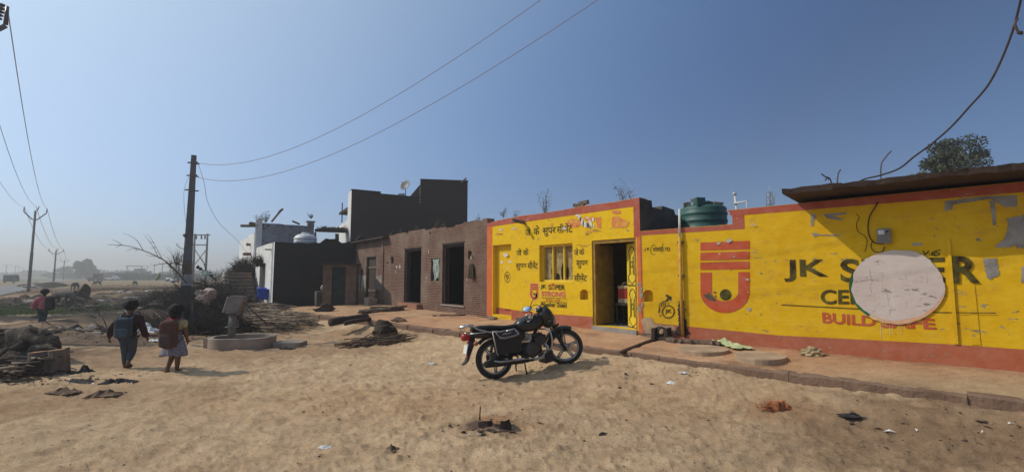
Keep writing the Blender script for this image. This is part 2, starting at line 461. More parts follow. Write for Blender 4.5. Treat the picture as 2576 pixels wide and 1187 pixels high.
M['leaf'] = mat('dusty_leaves', (0.07, 0.08, 0.045), 0.8, 0.45, 2.5, bmp=0)
M['leaf2'] = mat('light_dusty_leaves', (0.14, 0.145, 0.085), 0.8, 0.35, 2.5, bmp=0)
M['leaf_far'] = mat('far_leaves', (0.05, 0.075, 0.04), 0.85, 0.4, 0.6, bmp=0)
M['weed'] = mat('dry_weed_stalks', (0.16, 0.14, 0.085), 0.9, 0.4, 6, bmp=0)
M['grass_green'] = mat('green_grass', (0.10, 0.17, 0.035), 0.8, 0.5, 1.5, bmp=0)
M['grass_dry'] = mat('dry_grass', (0.14, 0.085, 0.04), 0.9, 0.4, 1.5, bmp=0)
M['door_green'] = mat('dark_green_door', (0.022, 0.04, 0.03), 0.7, 0.4, 6)
M['door_wood'] = mat('old_plank_door', (0.07, 0.05, 0.038), 0.85, 0.4, 6)
M['frame_dark'] = mat('dark_door_frame', (0.05, 0.037, 0.03), 0.8, 0.4, 6)
M['iron_yel'] = mat('yellow_door_enamel', (0.72, 0.5, 0.03), 0.5, 0.15, 5, bmp=0.15, spec=0.4)
M['iron_line'] = mat('dark_relief_line', (0.12, 0.085, 0.02), 0.6, 0.3, 9)
M['sack'] = mat('sacking_behind_window', (0.33, 0.24, 0.1), 0.6, 0.55, 9, bmp=0.5, bsc=14, bd=0.03)
M['hole'] = mat('dark_torn_hole', (0.01, 0.008, 0.006), 0.9, 0.2, 9, bmp=0)
M['tank_green'] = mat('green_tank_plastic', (0.035, 0.10, 0.083), 0.5, 0.35, 4, bmp=0.1, spec=0.4)
M['tank_white'] = mat('white_tank_plastic', (0.62, 0.62, 0.6), 0.5, 0.25, 4, bmp=0.1, spec=0.4)
M['pvc'] = mat('white_pvc_pipe', (0.6, 0.58, 0.54), 0.5, 0.25, 9, bmp=0)
M['pipe_brown'] = mat('painted_drain_pipe', (0.34, 0.15, 0.05), 0.6, 0.6, 12, (0.55, 0.36, 0.03))
M['blue'] = mat('blue_plastic', (0.015, 0.08, 0.5), 0.45, 0.25, 4, bmp=0.05, spec=0.4)
M['cloth_green'] = mat('pale_green_cloth', (0.36, 0.42, 0.36), 0.9, 0.35, 12)
M['cloth_lime'] = mat('pale_lime_cloth', (0.42, 0.46, 0.24), 0.9, 0.35, 12)
M['cloth_olive'] = mat('olive_cloth', (0.1, 0.085, 0.05), 0.9, 0.4, 12)
M['cloth_black'] = mat('black_rag', (0.035, 0.032, 0.032), 0.9, 0.5, 12)
M['litter_white'] = mat('white_plastic_litter', (0.68, 0.66, 0.62), 0.5, 0.2, 9)
M['stone'] = mat('yellow_stone', (0.46, 0.35, 0.2), 0.95, 0.4, 8, bmp=0.6, bsc=25, bd=0.02)
M['mortar_white'] = mat('white_rubble', (0.5, 0.46, 0.42), 0.95, 0.5, 4, bmp=0.6, bsc=20, bd=0.03)
M['road'] = mat('dusty_asphalt', (0.19, 0.185, 0.18), 0.9, 0.2, 0.5, bmp=0.1)
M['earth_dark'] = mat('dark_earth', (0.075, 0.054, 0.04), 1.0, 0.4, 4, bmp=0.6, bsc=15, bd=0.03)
M['stain'] = mat('black_water_stain', (0.05, 0.028, 0.02), 0.8, 0.6, 10)
M['dish'] = mat('grey_dish', (0.2, 0.2, 0.21), 0.5, 0.2, 6, bmp=0)
M['meter'] = mat('grey_meter_case', (0.2, 0.19, 0.18), 0.6, 0.25, 9, bmp=0.05)
M['paper'] = mat('torn_paper', (0.66, 0.62, 0.55), 0.85, 0.35, 14)

# ------------------------------------------------------------------ ground: one polar sheet out to the horizon
def vcol_mat(name, bscale=28, bst=0.6, bd=0.02, extra=None):
    m, t, b = base(name, 0.97, 0.1)
    at = nd(t, 'ShaderNodeVertexColor', layer_name='soil')
    p = pos(t)
    f = ramp(t, noi(t, p, 2.3, 8, 0.65), 0.28, 0.72)
    c = mixc(t, f, mixc(t, 1.0, at.outputs[0], (0.82, 0.77, 0.72), 'MULTIPLY'), mixc(t, 1.0, at.outputs[0], (1.12, 1.12, 1.1), 'MULTIPLY'))
    mq = nd(t, 'ShaderNodeMapping'); mq.inputs['Rotation'].default_value = (0, 0, 0.45); mq.inputs['Scale'].default_value = (0.3, 1.2, 1); t.links.new(p, mq.inputs[0])
    c = mixc(t, ramp(t, noi(t, mq.outputs[0], 9, 7, 0.7), 0.5, 0.68), c, mixc(t, 1.0, c, (0.84, 0.8, 0.76), 'MULTIPLY'))
    sp = ramp(t, noi(t, p, 30, 5, 0.75), 0.6, 0.66)
    c = mixc(t, sp, c, mixc(t, 1.0, c, (0.42, 0.36, 0.32), 'MULTIPLY'))
    sp2 = ramp(t, noi(t, p, 55, 3, 0.6), 0.66, 0.72)
    c = mixc(t, sp2, c, mixc(t, 1.0, c, (1.3, 1.3, 1.28), 'MULTIPLY'))
    t.links.new(c, b.inputs['Base Color'])
    mp = nd(t, 'ShaderNodeMapping'); mp.inputs['Rotation'].default_value = (0, 0, 0.35); mp.inputs['Scale'].default_value = (0.55, 1.3, 1); t.links.new(p, mp.inputs[0])
    q = bump(t, b, noi(t, mp.outputs[0], 5.5, 8, 0.68), 0.45, 0.07)
    q = bump(t, b, noi(t, mp.outputs[0], 17, 6, 0.7), 0.7, 0.035, q)
    bump(t, b, noi(t, p, bscale * 1.6, 5, 0.7), bst, bd, q)
    return m
M['soil'] = vcol_mat('dusty_soil', 30, 0.7, 0.02)
M['soil2'] = vcol_mat('red_packed_earth', 22, 0.55, 0.02)

def relief(x, y, far=None):
    z = 0.06 * (vn(x * 0.55, y * 0.55, 1) - 0.5) + 0.026 * (vn(x * 1.7, y * 1.7, 2) - 0.5) + 0.026 * (vn(x * 3.1 + 3, y * 5.1, 3) - 0.5) + 0.04 * (vn(x * 7.3, y * 10.3, 4) - 0.5) * vn(x * .9, y * .9, 6) + 0.024 * (vn(x * 17, y * 21, 5) - 0.5) * vn(x * 1.3 + 4, y * 1.3, 7)
    fx, fy = x + 0.05 * vn(x * 6, y * 6, 14), y + 0.05 * vn(x * 6, y * 6, 15)
    z = z + 0.05 * np.clip(vn(fx * 10, fy * 14, 8) - 0.68, 0, 1) + 0.06 * np.clip(vn(fx * 23, fy * 29, 9) - 0.66, 0, 1) - 0.025 * np.clip(vn(fx * 4.3, fy * 5.5, 10) - 0.62, 0, 1) - 0.03 * np.clip(vn(fx * 9, fy * 12, 12) - 0.68, 0, 1)
    return z
SAND, RED, DARKE = (0.57, 0.405, 0.25), (0.42, 0.235, 0.12), (0.17, 0.115, 0.075)
# patches of other soil, some also darkened for shade: pixel of the centre, radii in metres along x and y, colour, strength
def blobs(spec):
    out = []
    for (px, py, rx, ry, c, s) in spec:
        g = G(px, py); out.append((g.x, g.y, rx, ry, c, s))
    return out
PATCH = blobs([
    (1900, 1060, 2.6, 1.6, (0.47, 0.33, 0.205), 0.7), (2300, 1100, 2.0, 1.4, (0.43, 0.30, 0.185), 0.75), (1500, 1010, 2.2, 1.2, (0.51, 0.345, 0.21), 0.6), (350, 1080, 1.8, 1.0, (0.52, 0.37, 0.23), 0.6),
    (360, 806, 3.6, 2.2, (0.11, 0.078, 0.055), 1), (520, 800, 4.0, 2.5, (0.09, 0.065, 0.05), 1), (180, 828, 2.6, 1.2, (0.17, 0.12, 0.08), 0.9),
    (300, 852, 4.0, 1.5, (0.15, 0.10, 0.068), 0.95), (60, 905, 2.2, 1.4, (0.14, 0.09, 0.06), 0.9), (700, 815, 1.6, 1.4, (0.2, 0.13, 0.085), 0.8),
    (40, 1010, 1.3, .7, (0.34, 0.2, 0.11), 0.6), (2400, 1080, 1.5, 0.9, (0.24, 0.15, 0.09), 0.75), (2250, 1130, 1.0, 0.7, (0.3, 0.2, 0.12), 0.6), (1235, 1070, 0.6, 0.35, (0.3, 0.18, 0.1), 0.6),
    (1955, 1030, 0.6, 0.4, (0.34, 0.2, 0.11), 0.6), (620, 885, 3.2, 0.9, (0.38, 0.245, 0.145), 0.85), (790, 850, 3.0, 1.2, (0.42, 0.28, 0.165), 0.8), (420, 905, 2.4, .8, (0.40, 0.265, 0.16), 0.8), (250, 985, 1.8, .7, (0.42, 0.28, 0.165), 0.6), (960, 850, 1.3, 0.8, (0.3, 0.2, 0.13), 0.5),
    (900, 1000, 2.0, 1.0, (0.48, 0.30, 0.165), 0.5), (1750, 1000, 1.4, 0.7, (0.46, 0.31, 0.18), 0.5),
    (30, 780, 4.5, 3.4, (0.065, 0.115, 0.025), 1), (170, 764, 5, 3.0, (0.10, 0.10, 0.05), 0.85), (230, 752, 8, 9, (0.062, 0.046, 0.036), 1), (330, 750, 9, 10, (0.058, 0.043, 0.033), 1), (440, 752, 9, 11, (0.055, 0.042, 0.033), 1), (540, 758, 8, 9, (0.055, 0.042, 0.033), 1), (200, 768, 4, 3, (0.07, 0.06, 0.035), .9),  # near-black patches: dark earth deepened in colour for shade among clods
    (400, 724, 16, 15, (0.19, 0.105, 0.048), 0.97), (250, 724, 14, 12, (0.15, 0.09, 0.05), 0.95), (540, 722, 16, 15, (0.14, 0.088, 0.05), 0.95), (60, 752, 6, 4, (0.36, 0.25, 0.12), 0.8), (120, 738, 10, 5, (0.25, 0.17, 0.1), 0.8), (350, 709, 44, 26, (0.24, 0.165, 0.095), 0.85)])
def soil_colour(x, y):
    n = len(x); c = np.tile(np.array(SAND), (n, 1))
    r = np.hypot(x, y)
    k = np.clip((vn(x * 0.35, y * 0.35, 11) - 0.35) * 2.2, 0, 1)[:, None]
    c = c * (1 - 0.30 * k) + np.array((0.50, 0.345, 0.215)) * 0.30 * k
    k = np.clip((r - 26) / 40, 0, 1)[:, None]
    c = c * (1 - k) + np.array((0.27, 0.2, 0.11)) * k
    k = np.clip((r - 120) / 120, 0, 1)[:, None]
    c = c * (1 - k) + np.array((0.12, 0.125, 0.06)) * k
    for (bx, by, rx, ry, cc, s) in PATCH:
        d = ((x - bx) / rx) ** 2 + ((y - by) / ry) ** 2
        d = d + 1.3 * (vn(x * 1.3 / max(rx, 1) ** .4, y * 1.3 / max(rx, 1) ** .4, 21) - 0.5) + 0.8 * (vn(x * 4, y * 4, 22) - 0.5)
        k = (np.clip(1.35 - d, 0, 1) * s)[:, None]
        c = c * (1 - k) + np.array(cc) * k
    k = np.clip((vn(x * 7, y * 7, 31) - 0.55) * 3, 0, 1)[:, None] * np.clip(1.5 - r[:, None] / 30, 0, 1)
    c = c * (1 - 0.16 * k)
    return c
def sheet(name, X, Y, Z, faces, col, mt, kind='structure'):
    me = bpy.data.meshes.new(name)
    V = np.stack([X, Y, Z], 1)
    me.from_pydata(V.tolist(), [], faces.tolist())
    me.materials.append(mt)
    a = me.color_attributes.new('soil', 'FLOAT_COLOR', 'POINT')
    a.data.foreach_set('color', np.concatenate([col, np.ones((len(col), 1))], 1).ravel())
    me.polygons.foreach_set('use_smooth', [True] * len(faces))
    me.update()
    o = bpy.data.objects.new(name, me); COL.objects.link(o)
    return tag(o, kind=kind)
def build_ground():
    rr = [0.4]
    while rr[-1] < 1450: rr.append(rr[-1] * (1.0085 if 2.2 < rr[-1] < 14 else 1.03 if rr[-1] < 80 else 1.09))
    rr = np.array(rr)
    a = np.concatenate([np.linspace(-56, 56, 620), np.linspace(56, 304, 80)[1:-1]]) * math.pi / 180
    A, RR = np.meshgrid(a, rr)
    x = (RR * np.sin(A)).ravel(); y = (RR * np.cos(A)).ravel()
    r = np.hypot(x, y)
    fade = np.clip(1.6 - r / 60, 0.0, 1)
    z = gh(x, y) + relief(x, y) * fade
    u, t = ut(x, y)
    z = z - 0.05 * np.clip((u - KU) / 0.3, 0, 1) * np.clip((19.2 - t) / 1.5, 0, 1)
    # tumbled spoil at the left
    for (px, py, rx, ry, h) in ((250, 752, 3, 1.5, .16), (330, 748, 4, 2, .18), (420, 752, 3, 2, .2), (500, 752, 3, 2, .2), (200, 742, 0.7, 0.7, .0), (330, 805, 3, 1.2, .16), (170, 820, 2, 0.8, .12), (520, 790, 2.5, 2, .25), (60, 925, 1.4, .7, .1)):
        g = G(px, py); d = ((x - g.x) / rx) ** 2 + ((y - g.y) / ry) ** 2
        z = z + h * np.exp(-d) * (0.5 + vn(x * 1.9, y * 1.9, 41))
    n, m = len(rr), len(a)
    i = np.arange(n - 1)[:, None] * m; j = np.arange(m)[None, :]; j2 = (j + 1) % m
    f = np.stack([i + j, i + j2, i + m + j2, i + m + j], -1).reshape(-1, 4)[:, ::-1]
    # close the hole under the camera
    x = np.append(x, 0); y = np.append(y, 0); z = np.append(z, 0)
    o = sheet('ground', x, y, z, f, soil_colour(x, y), M['soil'])
    return o
build_ground()

# the raised earth strip in front of the houses, and its brick kerb
def plat_z(x, y):
    u, t = ut(x, y)
    z = 0.295 + 0.075 * np.clip((u - KU) / 1.3, 0, 1) + 0.05 * np.exp(-((t - 6.5) / 2.2) ** 2) * np.clip((u - KU) / 1.3, 0, 1)
    z = z - 0.17 * np.clip((t - 16.6) / 3.2, 0, 1)
    return z
def build_platform():
    ta = np.arange(-7, 21.5, 0.05); ua = np.concatenate([[KU - 0.02], np.arange(KU, 9.0, 0.05), np.arange(9.0, 12.3, 0.12)])
    T, U = np.meshgrid(ta, ua)
    T, U = T.ravel(), U.ravel()
    x, y = xy(U, T)
    z = plat_z(x, y) + 0.55 * relief(x, y) + 0.012 * (vn(x * 3, y * 3, 61) - 0.5)
    z[:len(ta)] -= 0.35
    k = np.clip((vn(x * 0.8, y * 0.8, 51) - 0.3) * 2, 0, 1)[:, None]
    c = np.array((0.50, 0.28, 0.16)) * k + np.array((0.53, 0.335, 0.205)) * (1 - k)
    s = np.clip((2.2 - T) / 2.5, 0, 1)[:, None] * np.clip(1.2 - (U - KU) / 1.6, 0.3, 1)[:, None]
    c = c * (1 - s) + np.array((0.46, 0.325, 0.195)) * s
    s = np.clip((T - 11) / 4, 0, 1)[:, None]; c = c * (1 - s * .7) + np.array((0.46, 0.3, 0.175)) * s * .7
    d = np.clip((vn(x * 2.6, y * 2.6, 52) - 0.62) * 4, 0, 1)[:, None]; c = c * (1 - 0.25 * d)
    e = np.clip(1 - np.abs(U - 8.15) / 0.25, 0, 1)[:, None] * (T < 4)[:, None]; c = c * (1 - 0.4 * e) + np.array((0.30, 0.14, 0.08)) * 0.4 * e
    n, m = len(ua), len(ta)
    i = np.arange(n - 1)[:, None] * m; j = np.arange(m - 1)[None, :]
    f = np.stack([i + j, i + j + 1, i + m + j + 1, i + m + j], -1).reshape(-1, 4)[:, ::-1]
    f = f[:, ::-1] if False else f
    return sheet('path', x, y, z, f, c, M['soil2'])
build_platform()
M['kerb'] = mat('eroded_kerb_brick', (0.13, 0.078, 0.052), 0.95, 0.5, 3.5, col2=(0.21, 0.135, 0.09), bmp=0.8, bsc=18, bd=0.025)
def build_kerb():
    b = MB(); t = -6.5
    while t < 17.6:
        L = R.choice((0.23, 0.46, 0.7, 0.95)) if t > 1.5 else R.uniform(1.2, 2.0)
        gap = 0.004 if R.random() < 0.7 else R.uniform(0.02, 0.07)
        z1 = 0.30 + R.uniform(-0.018, 0.012) - 0.16 * max(0, (t - 16) / 2.6)
        n = max(1, int(L / 0.16)); vs = []; fs = []
        for i in range(n + 1):
            tt = t + L * i / n
            j = [R.uniform(-0.011, 0.011) for _ in range(4)]
            for (u, z) in ((KU - 0.055 + j[0], 0.05), (KU - 0.055 + j[0] * 1.4, z1 - 0.022 + j[1]), (KU - 0.03 + j[2], z1 + j[1] * 0.7), (KU + 0.09 + j[3], z1 + 0.004), (KU + 0.09, 0.05)):
                x, y = xy(u, tt); vs.append((x, y, z))
        for i in range(n):
            for q in range(5): fs.append((i * 5 + q, (i + 1) * 5 + q, (i + 1) * 5 + (q + 1) % 5, i * 5 + (q + 1) % 5))
        fs += [(0, 1, 2, 3, 4), tuple(n * 5 + q for q in (4, 3, 2, 1, 0))]
        b.add(vs, fs, False); t += L + gap
    b.build('kerb', M['kerb'], kind='structure')
build_kerb()

def build_road():
    a = (-0.67, 0.742); n = (0.742, 0.67); b = MB(); vs = []; fs = []
    ks = [-30, 0, 10, 20, 30, 40, 55, 70, 90, 120, 160, 220, 320]
    for k in ks:
        for wd in (-9.3, -8, -6.4, -4.9):
            x = a[0] * k + n[0] * wd; y = a[1] * k + n[1] * wd
            vs.append((x, y, float(gh(x, y)) + 0.06))
    for i in range(len(ks) - 1):
        for j in range(3): fs.append((i * 4 + j, i * 4 + j + 1, i * 4 + j + 5, i * 4 + j + 4))
    b.add(vs, fs).build('road', M['road'], kind='structure')
build_road()

# ------------------------------------------------------------------ the row of houses
PAB, PBC, PA0 = (-0.68, 12.7), (2.46, 8.9), (-7.18, 21.4)
WA = Plane(PAB, (PA0[0] - PAB[0], PA0[1] - PAB[1]))
WB = Plane(PAB, (PBC[0] - PAB[0], PBC[1] - PAB[1]))
WC = Plane(PBC, (UY, -UX))
LA = (Vector(PA0) - Vector(PAB)).length; LB = (Vector(PBC) - Vector(PAB)).length; LC = 9.5
def a4(x, y): return (868.1 + .3192 * x, 441.9 + .3192 * y)
def b5(x, y): return (1223.3 + .3059 * x, 473.5 + .3059 * y)
def c6(x, y): return (1578.4 + .3591 * x, 457.7 + .3591 * y)
def c7(x, y): return (1894 + .266 * x, 394.6 + .266 * y)
def c2(x, y): return (1957.2 + .2402 * x, 599.8 + .2402 * y)
def h3(x, y): return (599.8 + .2926 * x, 441.9 + .2926 * y)
def p4(x, y): return (505 + .1463 * x, 710.3 + .1463 * y)
def poly(W, pts, cv=None): return [W.hit(*(cv(*p) if cv else p)) for p in pts]
def mark(mb, W, pts, cv=None, off=0.004, holes=()):
    mb.slab([poly(W, pts, cv)] + [poly(W, h, cv) for h in holes], W.pt_off(off) if hasattr(W, 'pt_off') else (lambda a, z, o=0: W.pt(a, z, off + o)), 0)
def rect(a0, z0, a1, z1): return [(a0, z0), (a1, z0), (a1, z1), (a0, z1)]
def bbx(q): return min(p[0] for p in q), min(p[1] for p in q), max(p[0] for p in q), max(p[1] for p in q)
def wfn(W, off=0.0): return lambda a, z, o=0.0: W.pt(a, z, off + o)
def wbox(mb, W, a0, a1, z0, z1, o0, o1):
    """a block on a wall plane between two distances off it (o1 > o0)"""
    p = W.pt(a0, z0, o0)
    return mb.obox(p, W.pt(a1, z0, o0) - p, W.pt(a0, z0, o1) - p, Vector((0, 0, z1 - z0)))
def weed(mb, p, h, n=5, spread=0.25, leaf=0.03, rnd=R):
    for i in range(n):
        d = Vector((rnd.uniform(-spread, spread), rnd.uniform(-spread, spread), 1)).normalized()
        hh = h * rnd.uniform(0.45, 1.0)
        pts = [p + Vector((rnd.uniform(-.03, .03), rnd.uniform(-.03, .03), 0))]
        for k in range(1, 5): pts.append(pts[0] + d * hh * k / 4 + Vector((rnd.uniform(-.02, .02), rnd.uniform(-.02, .02), 0)) * k)
        mb.m = 0; mb.tube(pts, [0.006, 0.005, 0.004, 0.003, 0.002], 4, False, False)
        mb.m = 1
        for k in range(int(10 * h / 0.5) + 3):
            q = pts[0].lerp(pts[-1], rnd.uniform(0.15, 1.0)) + Vector((rnd.uniform(-.05, .05), rnd.uniform(-.05, .05), rnd.uniform(-.02, .04)))
            a = Vector((rnd.uniform(-1, 1), rnd.uniform(-1, 1), rnd.uniform(-1, 1))).normalized() * leaf
            b = Vector((rnd.uniform(-1, 1), rnd.uniform(-1, 1), rnd.uniform(-1, 1))).normalized() * leaf * 0.6
            mb.add([q - a, q + b, q + a, q - b], [(0, 1, 2, 3)])
    mb.m = 0

# ---- plain brick house
hA = empty('brick_house', (*PAB, 0.3), 'low unplastered red brick house with two dark open doorways next to the yellow house', 'house')
doorA1 = poly(WA, [(470, 583), (592, 571), (594, 1002), (470, 996)], a4); doorA2 = poly(WA, [(769, 547), (934, 535), (935, 1018), (769, 1010)], a4)
winA = poly(WA, [(678, 652), (743, 648), (743, 826), (678, 826)], a4); doorA3 = poly(WA, [(170, 640), (240, 633), (238, 957), (168, 955)], a4)
niA = [poly(WA, q, a4) for q in ([(362, 640), (382, 635), (382, 690), (362, 690)], [(968, 600), (982, 584), (998, 600), (998, 656), (968, 656)], [(125, 740), (143, 738), (143, 822), (125, 822)], [(330, 676), (340, 675), (340, 692), (330, 692)], [(665, 442), (675, 441), (675, 462), (665, 462)])]
def squared(q):
    a0, z0, a1, z1 = bbx(q); return rect(a0, z0, a1, z1)
doorA1, doorA2, winA, doorA3 = map(squared, (doorA1, doorA2, winA, doorA3))
aP = WA.hit(*a4(303, 600))[0]                      # the joint where the lower left end begins
top = []
a = 0.0; zt = 3.08
while a < aP:
    L = R.choice((0.12, 0.23, 0.35, 0.5)); zt = 3.08 + R.choice((0, 0, 0, -.02, 0.0, 0.025, -.05)) - 0.03 * math.sin(a)
    top += [(a, zt), (min(a + L, aP), zt + R.uniform(-.012, .012))]; a += L
top += [(aP, 3.0), (LA, 2.98)]
m = MB()
m.slab([[(0, 0.1)] + top + [(LA, 0.1)], doorA1, doorA2, winA, doorA3] + niA, wfn(WA), 0.24)
m.build('front_wall', M['brick'], hA, uv=True)
m = MB(); q = niA[0]
for q in niA:
    a0, z0, a1, z1 = bbx(q); m.obox(WA.pt(a0 - .02, z0 - .02, -.235), WA.pt(a1 + .02, z0 - .02, -.235) - WA.pt(a0 - .02, z0 - .02, -.235), WA.pt(a0, z0, -.25) - WA.pt(a0, z0, -.235), Vector((0, 0, z1 - z0 + .04)))
m.build('niche_back', M['brick_soot'], hA, uv=True)
m = MB(); DA = 5.0
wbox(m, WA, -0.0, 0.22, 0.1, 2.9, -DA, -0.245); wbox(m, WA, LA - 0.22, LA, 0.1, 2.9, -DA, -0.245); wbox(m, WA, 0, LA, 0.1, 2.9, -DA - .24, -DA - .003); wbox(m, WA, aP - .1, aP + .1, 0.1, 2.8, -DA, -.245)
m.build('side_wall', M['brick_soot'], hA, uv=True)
m = MB(); wbox(m, WA, 0.0, aP - .003, 2.80, 2.93, -DA - .2, -0.246); wbox(m, WA, aP, LA, 2.78, 2.9, -DA - .2, -0.246)
m.build('roof', M['slab'], hA)
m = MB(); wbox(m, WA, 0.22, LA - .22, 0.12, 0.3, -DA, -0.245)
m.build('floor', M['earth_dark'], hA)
m = MB(); wbox(m, WA, aP - 0.55, LA + 0.1, 2.985, 3.05, -0.5, 0.26); m.build('eave_slab', M['slab'], hA)
for i, D in enumerate((doorA1, doorA2)):
    a0, z0, a1, z1 = bbx(D); m = MB(); e = 0.075
    wbox(m, WA, a0, a0 + e, z0, z1, -.16, -.06); wbox(m, WA, a1 - e, a1, z0, z1, -.16, -.06); wbox(m, WA, a0 + e, a1 - e, z1 - e, z1, -.16, -.06)
    m.build('door_frame', M['frame_dark'], hA)
    m = MB(); wbox(m, WA, a0 - .06, a1 + .06, z1 + .003, z1 + .045, -.1, 0.005); m.build('lintel', M['frame_dark'], hA)
a0, z0, a1, z1 = bbx(doorA1); m = MB(); wbox(m, WA, a0 - .12, a1 + .12, 0.15, z0 - .003, 0.003, 0.2); m.build('door_step', mat('dusty_red_step', (.33, .16, .1), .95, .35, 6, bmp=.4, bsc=25, bd=.01), hA)
a0, z0, a1, z1 = bbx(doorA2); m = MB(); wbox(m, WA, a0 - .05, a1 + .05, z0 - .035, z0 - .003, 0.0035, 0.03); m.build('door_step', M['concrete'], hA)
a0, z0, a1, z1 = bbx(doorA3); m = MB(); n = 4
for i in range(n):
    f = (a1 - a0 - .1) / n; wbox(m, WA, a0 + .05 + i * f + .004, a0 + .05 + (i + 1) * f - .004, z0 + .02, z1 - .08, -.13, -.09)
dw = m.build('plank_door', M['door_wood'], hA)
m = MB(); wbox(m, WA, a0 + .05, a1 - .05, z0 + .25, z0 + .33, -.088, -.065); wbox(m, WA, a0 + .05, a1 - .05, z1 - .5, z1 - .42, -.088, -.065); m.build('door_batten', M['wood_grey'], dw)
m = MB(); e = .05
wbox(m, WA, a0, a0 + e, z0, z1, -.16, -.02); wbox(m, WA, a1 - e, a1, z0, z1, -.16, -.02); wbox(m, WA, a0 + e, a1 - e, z1 - e, z1, -.16, -.02); m.build('door_frame', M['frame_dark'], hA)
a0, z0, a1, z1 = bbx(winA); m = MB(); e = .04
wbox(m, WA, a0, a0 + e, z0, z1, -.14, -.05); wbox(m, WA, a1 - e, a1, z0, z1, -.14, -.05); wbox(m, WA, a0 + e, a1 - e, z1 - e, z1, -.14, -.05); wbox(m, WA, a0 + e, a1 - e, z0, z0 + e, -.14, -.05); m.build('window_frame', M['frame_dark'], hA)
m = MB()
def ragged(W, a0, z0, a1, z1, j=.06, st=.18):
    p = []; n1 = max(2, int((a1 - a0) / st)); n2 = max(2, int((z1 - z0) / st))
    for i in range(n1): p.append((a0 + (a1 - a0) * i / n1, z0 + R.uniform(-j, j)))
    for i in range(n2): p.append((a1 + R.uniform(-j, j), z0 + (z1 - z0) * i / n2))
    for i in range(n1): p.append((a1 - (a1 - a0) * i / n1, z1 + R.uniform(-j, j)))
    for i in range(n2): p.append((a0 + R.uniform(-j, j), z1 - (z1 - z0) * i / n2))
    return p
d0, dz0, d1, dz1 = bbx(doorA3)
l0 = WA.hit(*a4(90, 800))[0]; zz0 = WA.hit(*a4(270, 905))[1]; zz1 = WA.hit(*a4(270, 785))[1]
m.slab([ragged(WA, aP + .02, zz0, d0 - .02, zz1, .05)], wfn(WA, .004), 0); m.slab([ragged(WA, d1 + .02, zz0 - .1, d1 + .55, zz1, .05)], wfn(WA, .004), 0)
m.slab([ragged(WA, d1 + .75, zz0 - .1, min(l0, LA), zz1, .05)], wfn(WA, .0045), 0)
m.build('limewash_patch', M['brick_white'], hA, uv=True)
m = MB()
for (cx, cy, w_, h_) in ((408, 720, .16, .14), (432, 715, .14, .22), (398, 755, .05, .14), (658, 600, .06, .2), (960, 820, .06, .05), (640, 800, .05, .05)):
    A_, Z_ = WA.hit(*a4(cx, cy)); m.slab([[(A_ + w_ * math.cos(g) * R.uniform(.4, 1.1) / 2, Z_ + h_ * math.sin(g) * R.uniform(.4, 1.1) / 2) for g in np.linspace(0, 6.28, 11)[:-1]]], wfn(WA, .005), 0)
m.build('plaster_spot', M['paper'], hA)
m = MB(); wbox(m, WA, aP - .06, aP + .06, .1, 2.98, .0035, .035); m.build('wall_pier', M['brick'], hA, uv=True)

# ---- yellow house
hB = empty('yellow_house', (*PBC, 0.3), 'tall yellow painted house front with red border, barred window and open doorway', 'house')
doorB = squared(poly(WB, [(865, 432), (1226, 412), (1250, 1140), (880, 1128)], b5))
a0d, a1d = WB.hit(*b5(872, 780))[0], WB.hit(*b5(1238, 780))[0]
z0d, z1d = WB.hit(*b5(880, 1126))[1], WB.hit(*b5(870, 432))[1]
doorB = rect(a0d, z0d, a1d, z1d)
winB = squared(poly(WB, [(436, 470), (706, 456), (712, 768), (442, 768)], b5))
blkB = squared(poly(WB, [(55, 470), (200, 462), (205, 1034), (55, 1034)], b5))
nicB = poly(WB, [(771, 915), (771, 848), (790, 832), (818, 832), (836, 850), (838, 915)], b5)
zB = 3.0
topB = [(0, 2.93)]; a = 0.35
while a < LB - .5: topB.append((a, zB + R.uniform(-.012, .012) - .05 * max(0, 1 - a / 1.5))); a += R.uniform(.15, .5)
topB += [(LB, zB + .01)]
m = MB(); m.slab([[(0, 0.1)] + topB + [(LB, 0.1)], doorB, winB, blkB, nicB], wfn(WB), 0.24); m.build('front_wall', M['yellow'], hB)
# right flank (dark, ruined stepped top), back, left flank
SB = Plane(PBC, (-WB.n.x, -WB.n.y))
SB.n = Vector((WB.d.x, WB.d.y))
st = [(-.003, 0.1), (-.003, 3.012), (0.2, 2.99), (.4, 2.99), (.42, 2.86), (.75, 2.84), (.78, 2.92), (1.2, 2.88), (1.25, 2.78), (1.9, 2.74), (1.95, 2.66), (2.6, 2.62), (2.62, 2.7), (3.4, 2.66), (5, 2.6), (5, .1)]
m = MB(); m.slab([st], wfn(SB, .006), .004); m.build('side_face', M['plaster_dark'], hB)
m = MB(); m.slab([[(.245, .1)] + st[2:]], wfn(SB), .22); m.build('side_wall', M['plaster_dark'], hB)
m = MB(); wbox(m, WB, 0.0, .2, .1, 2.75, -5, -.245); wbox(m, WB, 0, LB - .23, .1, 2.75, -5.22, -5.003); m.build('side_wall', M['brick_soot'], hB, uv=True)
m = MB(); wbox(m, WB, 0.0, LB - .225, 2.62, 2.74, -5.2, -.245); m.build('roof', M['slab'], hB)
m = MB(); wbox(m, WB, .21, LB - .23, .12, z0d - .003, -5, -.245); wbox(m, WB, a0d, a1d, z0d - .2, z0d - .004, -.24, .05); m.build('floor', M['concrete'], hB)
m = MB(); wbox(m, WB, .21, LB - .23, z0d, 2.6, -2.6, -2.5); m.build('inner_wall', M['yellow2'], hB)
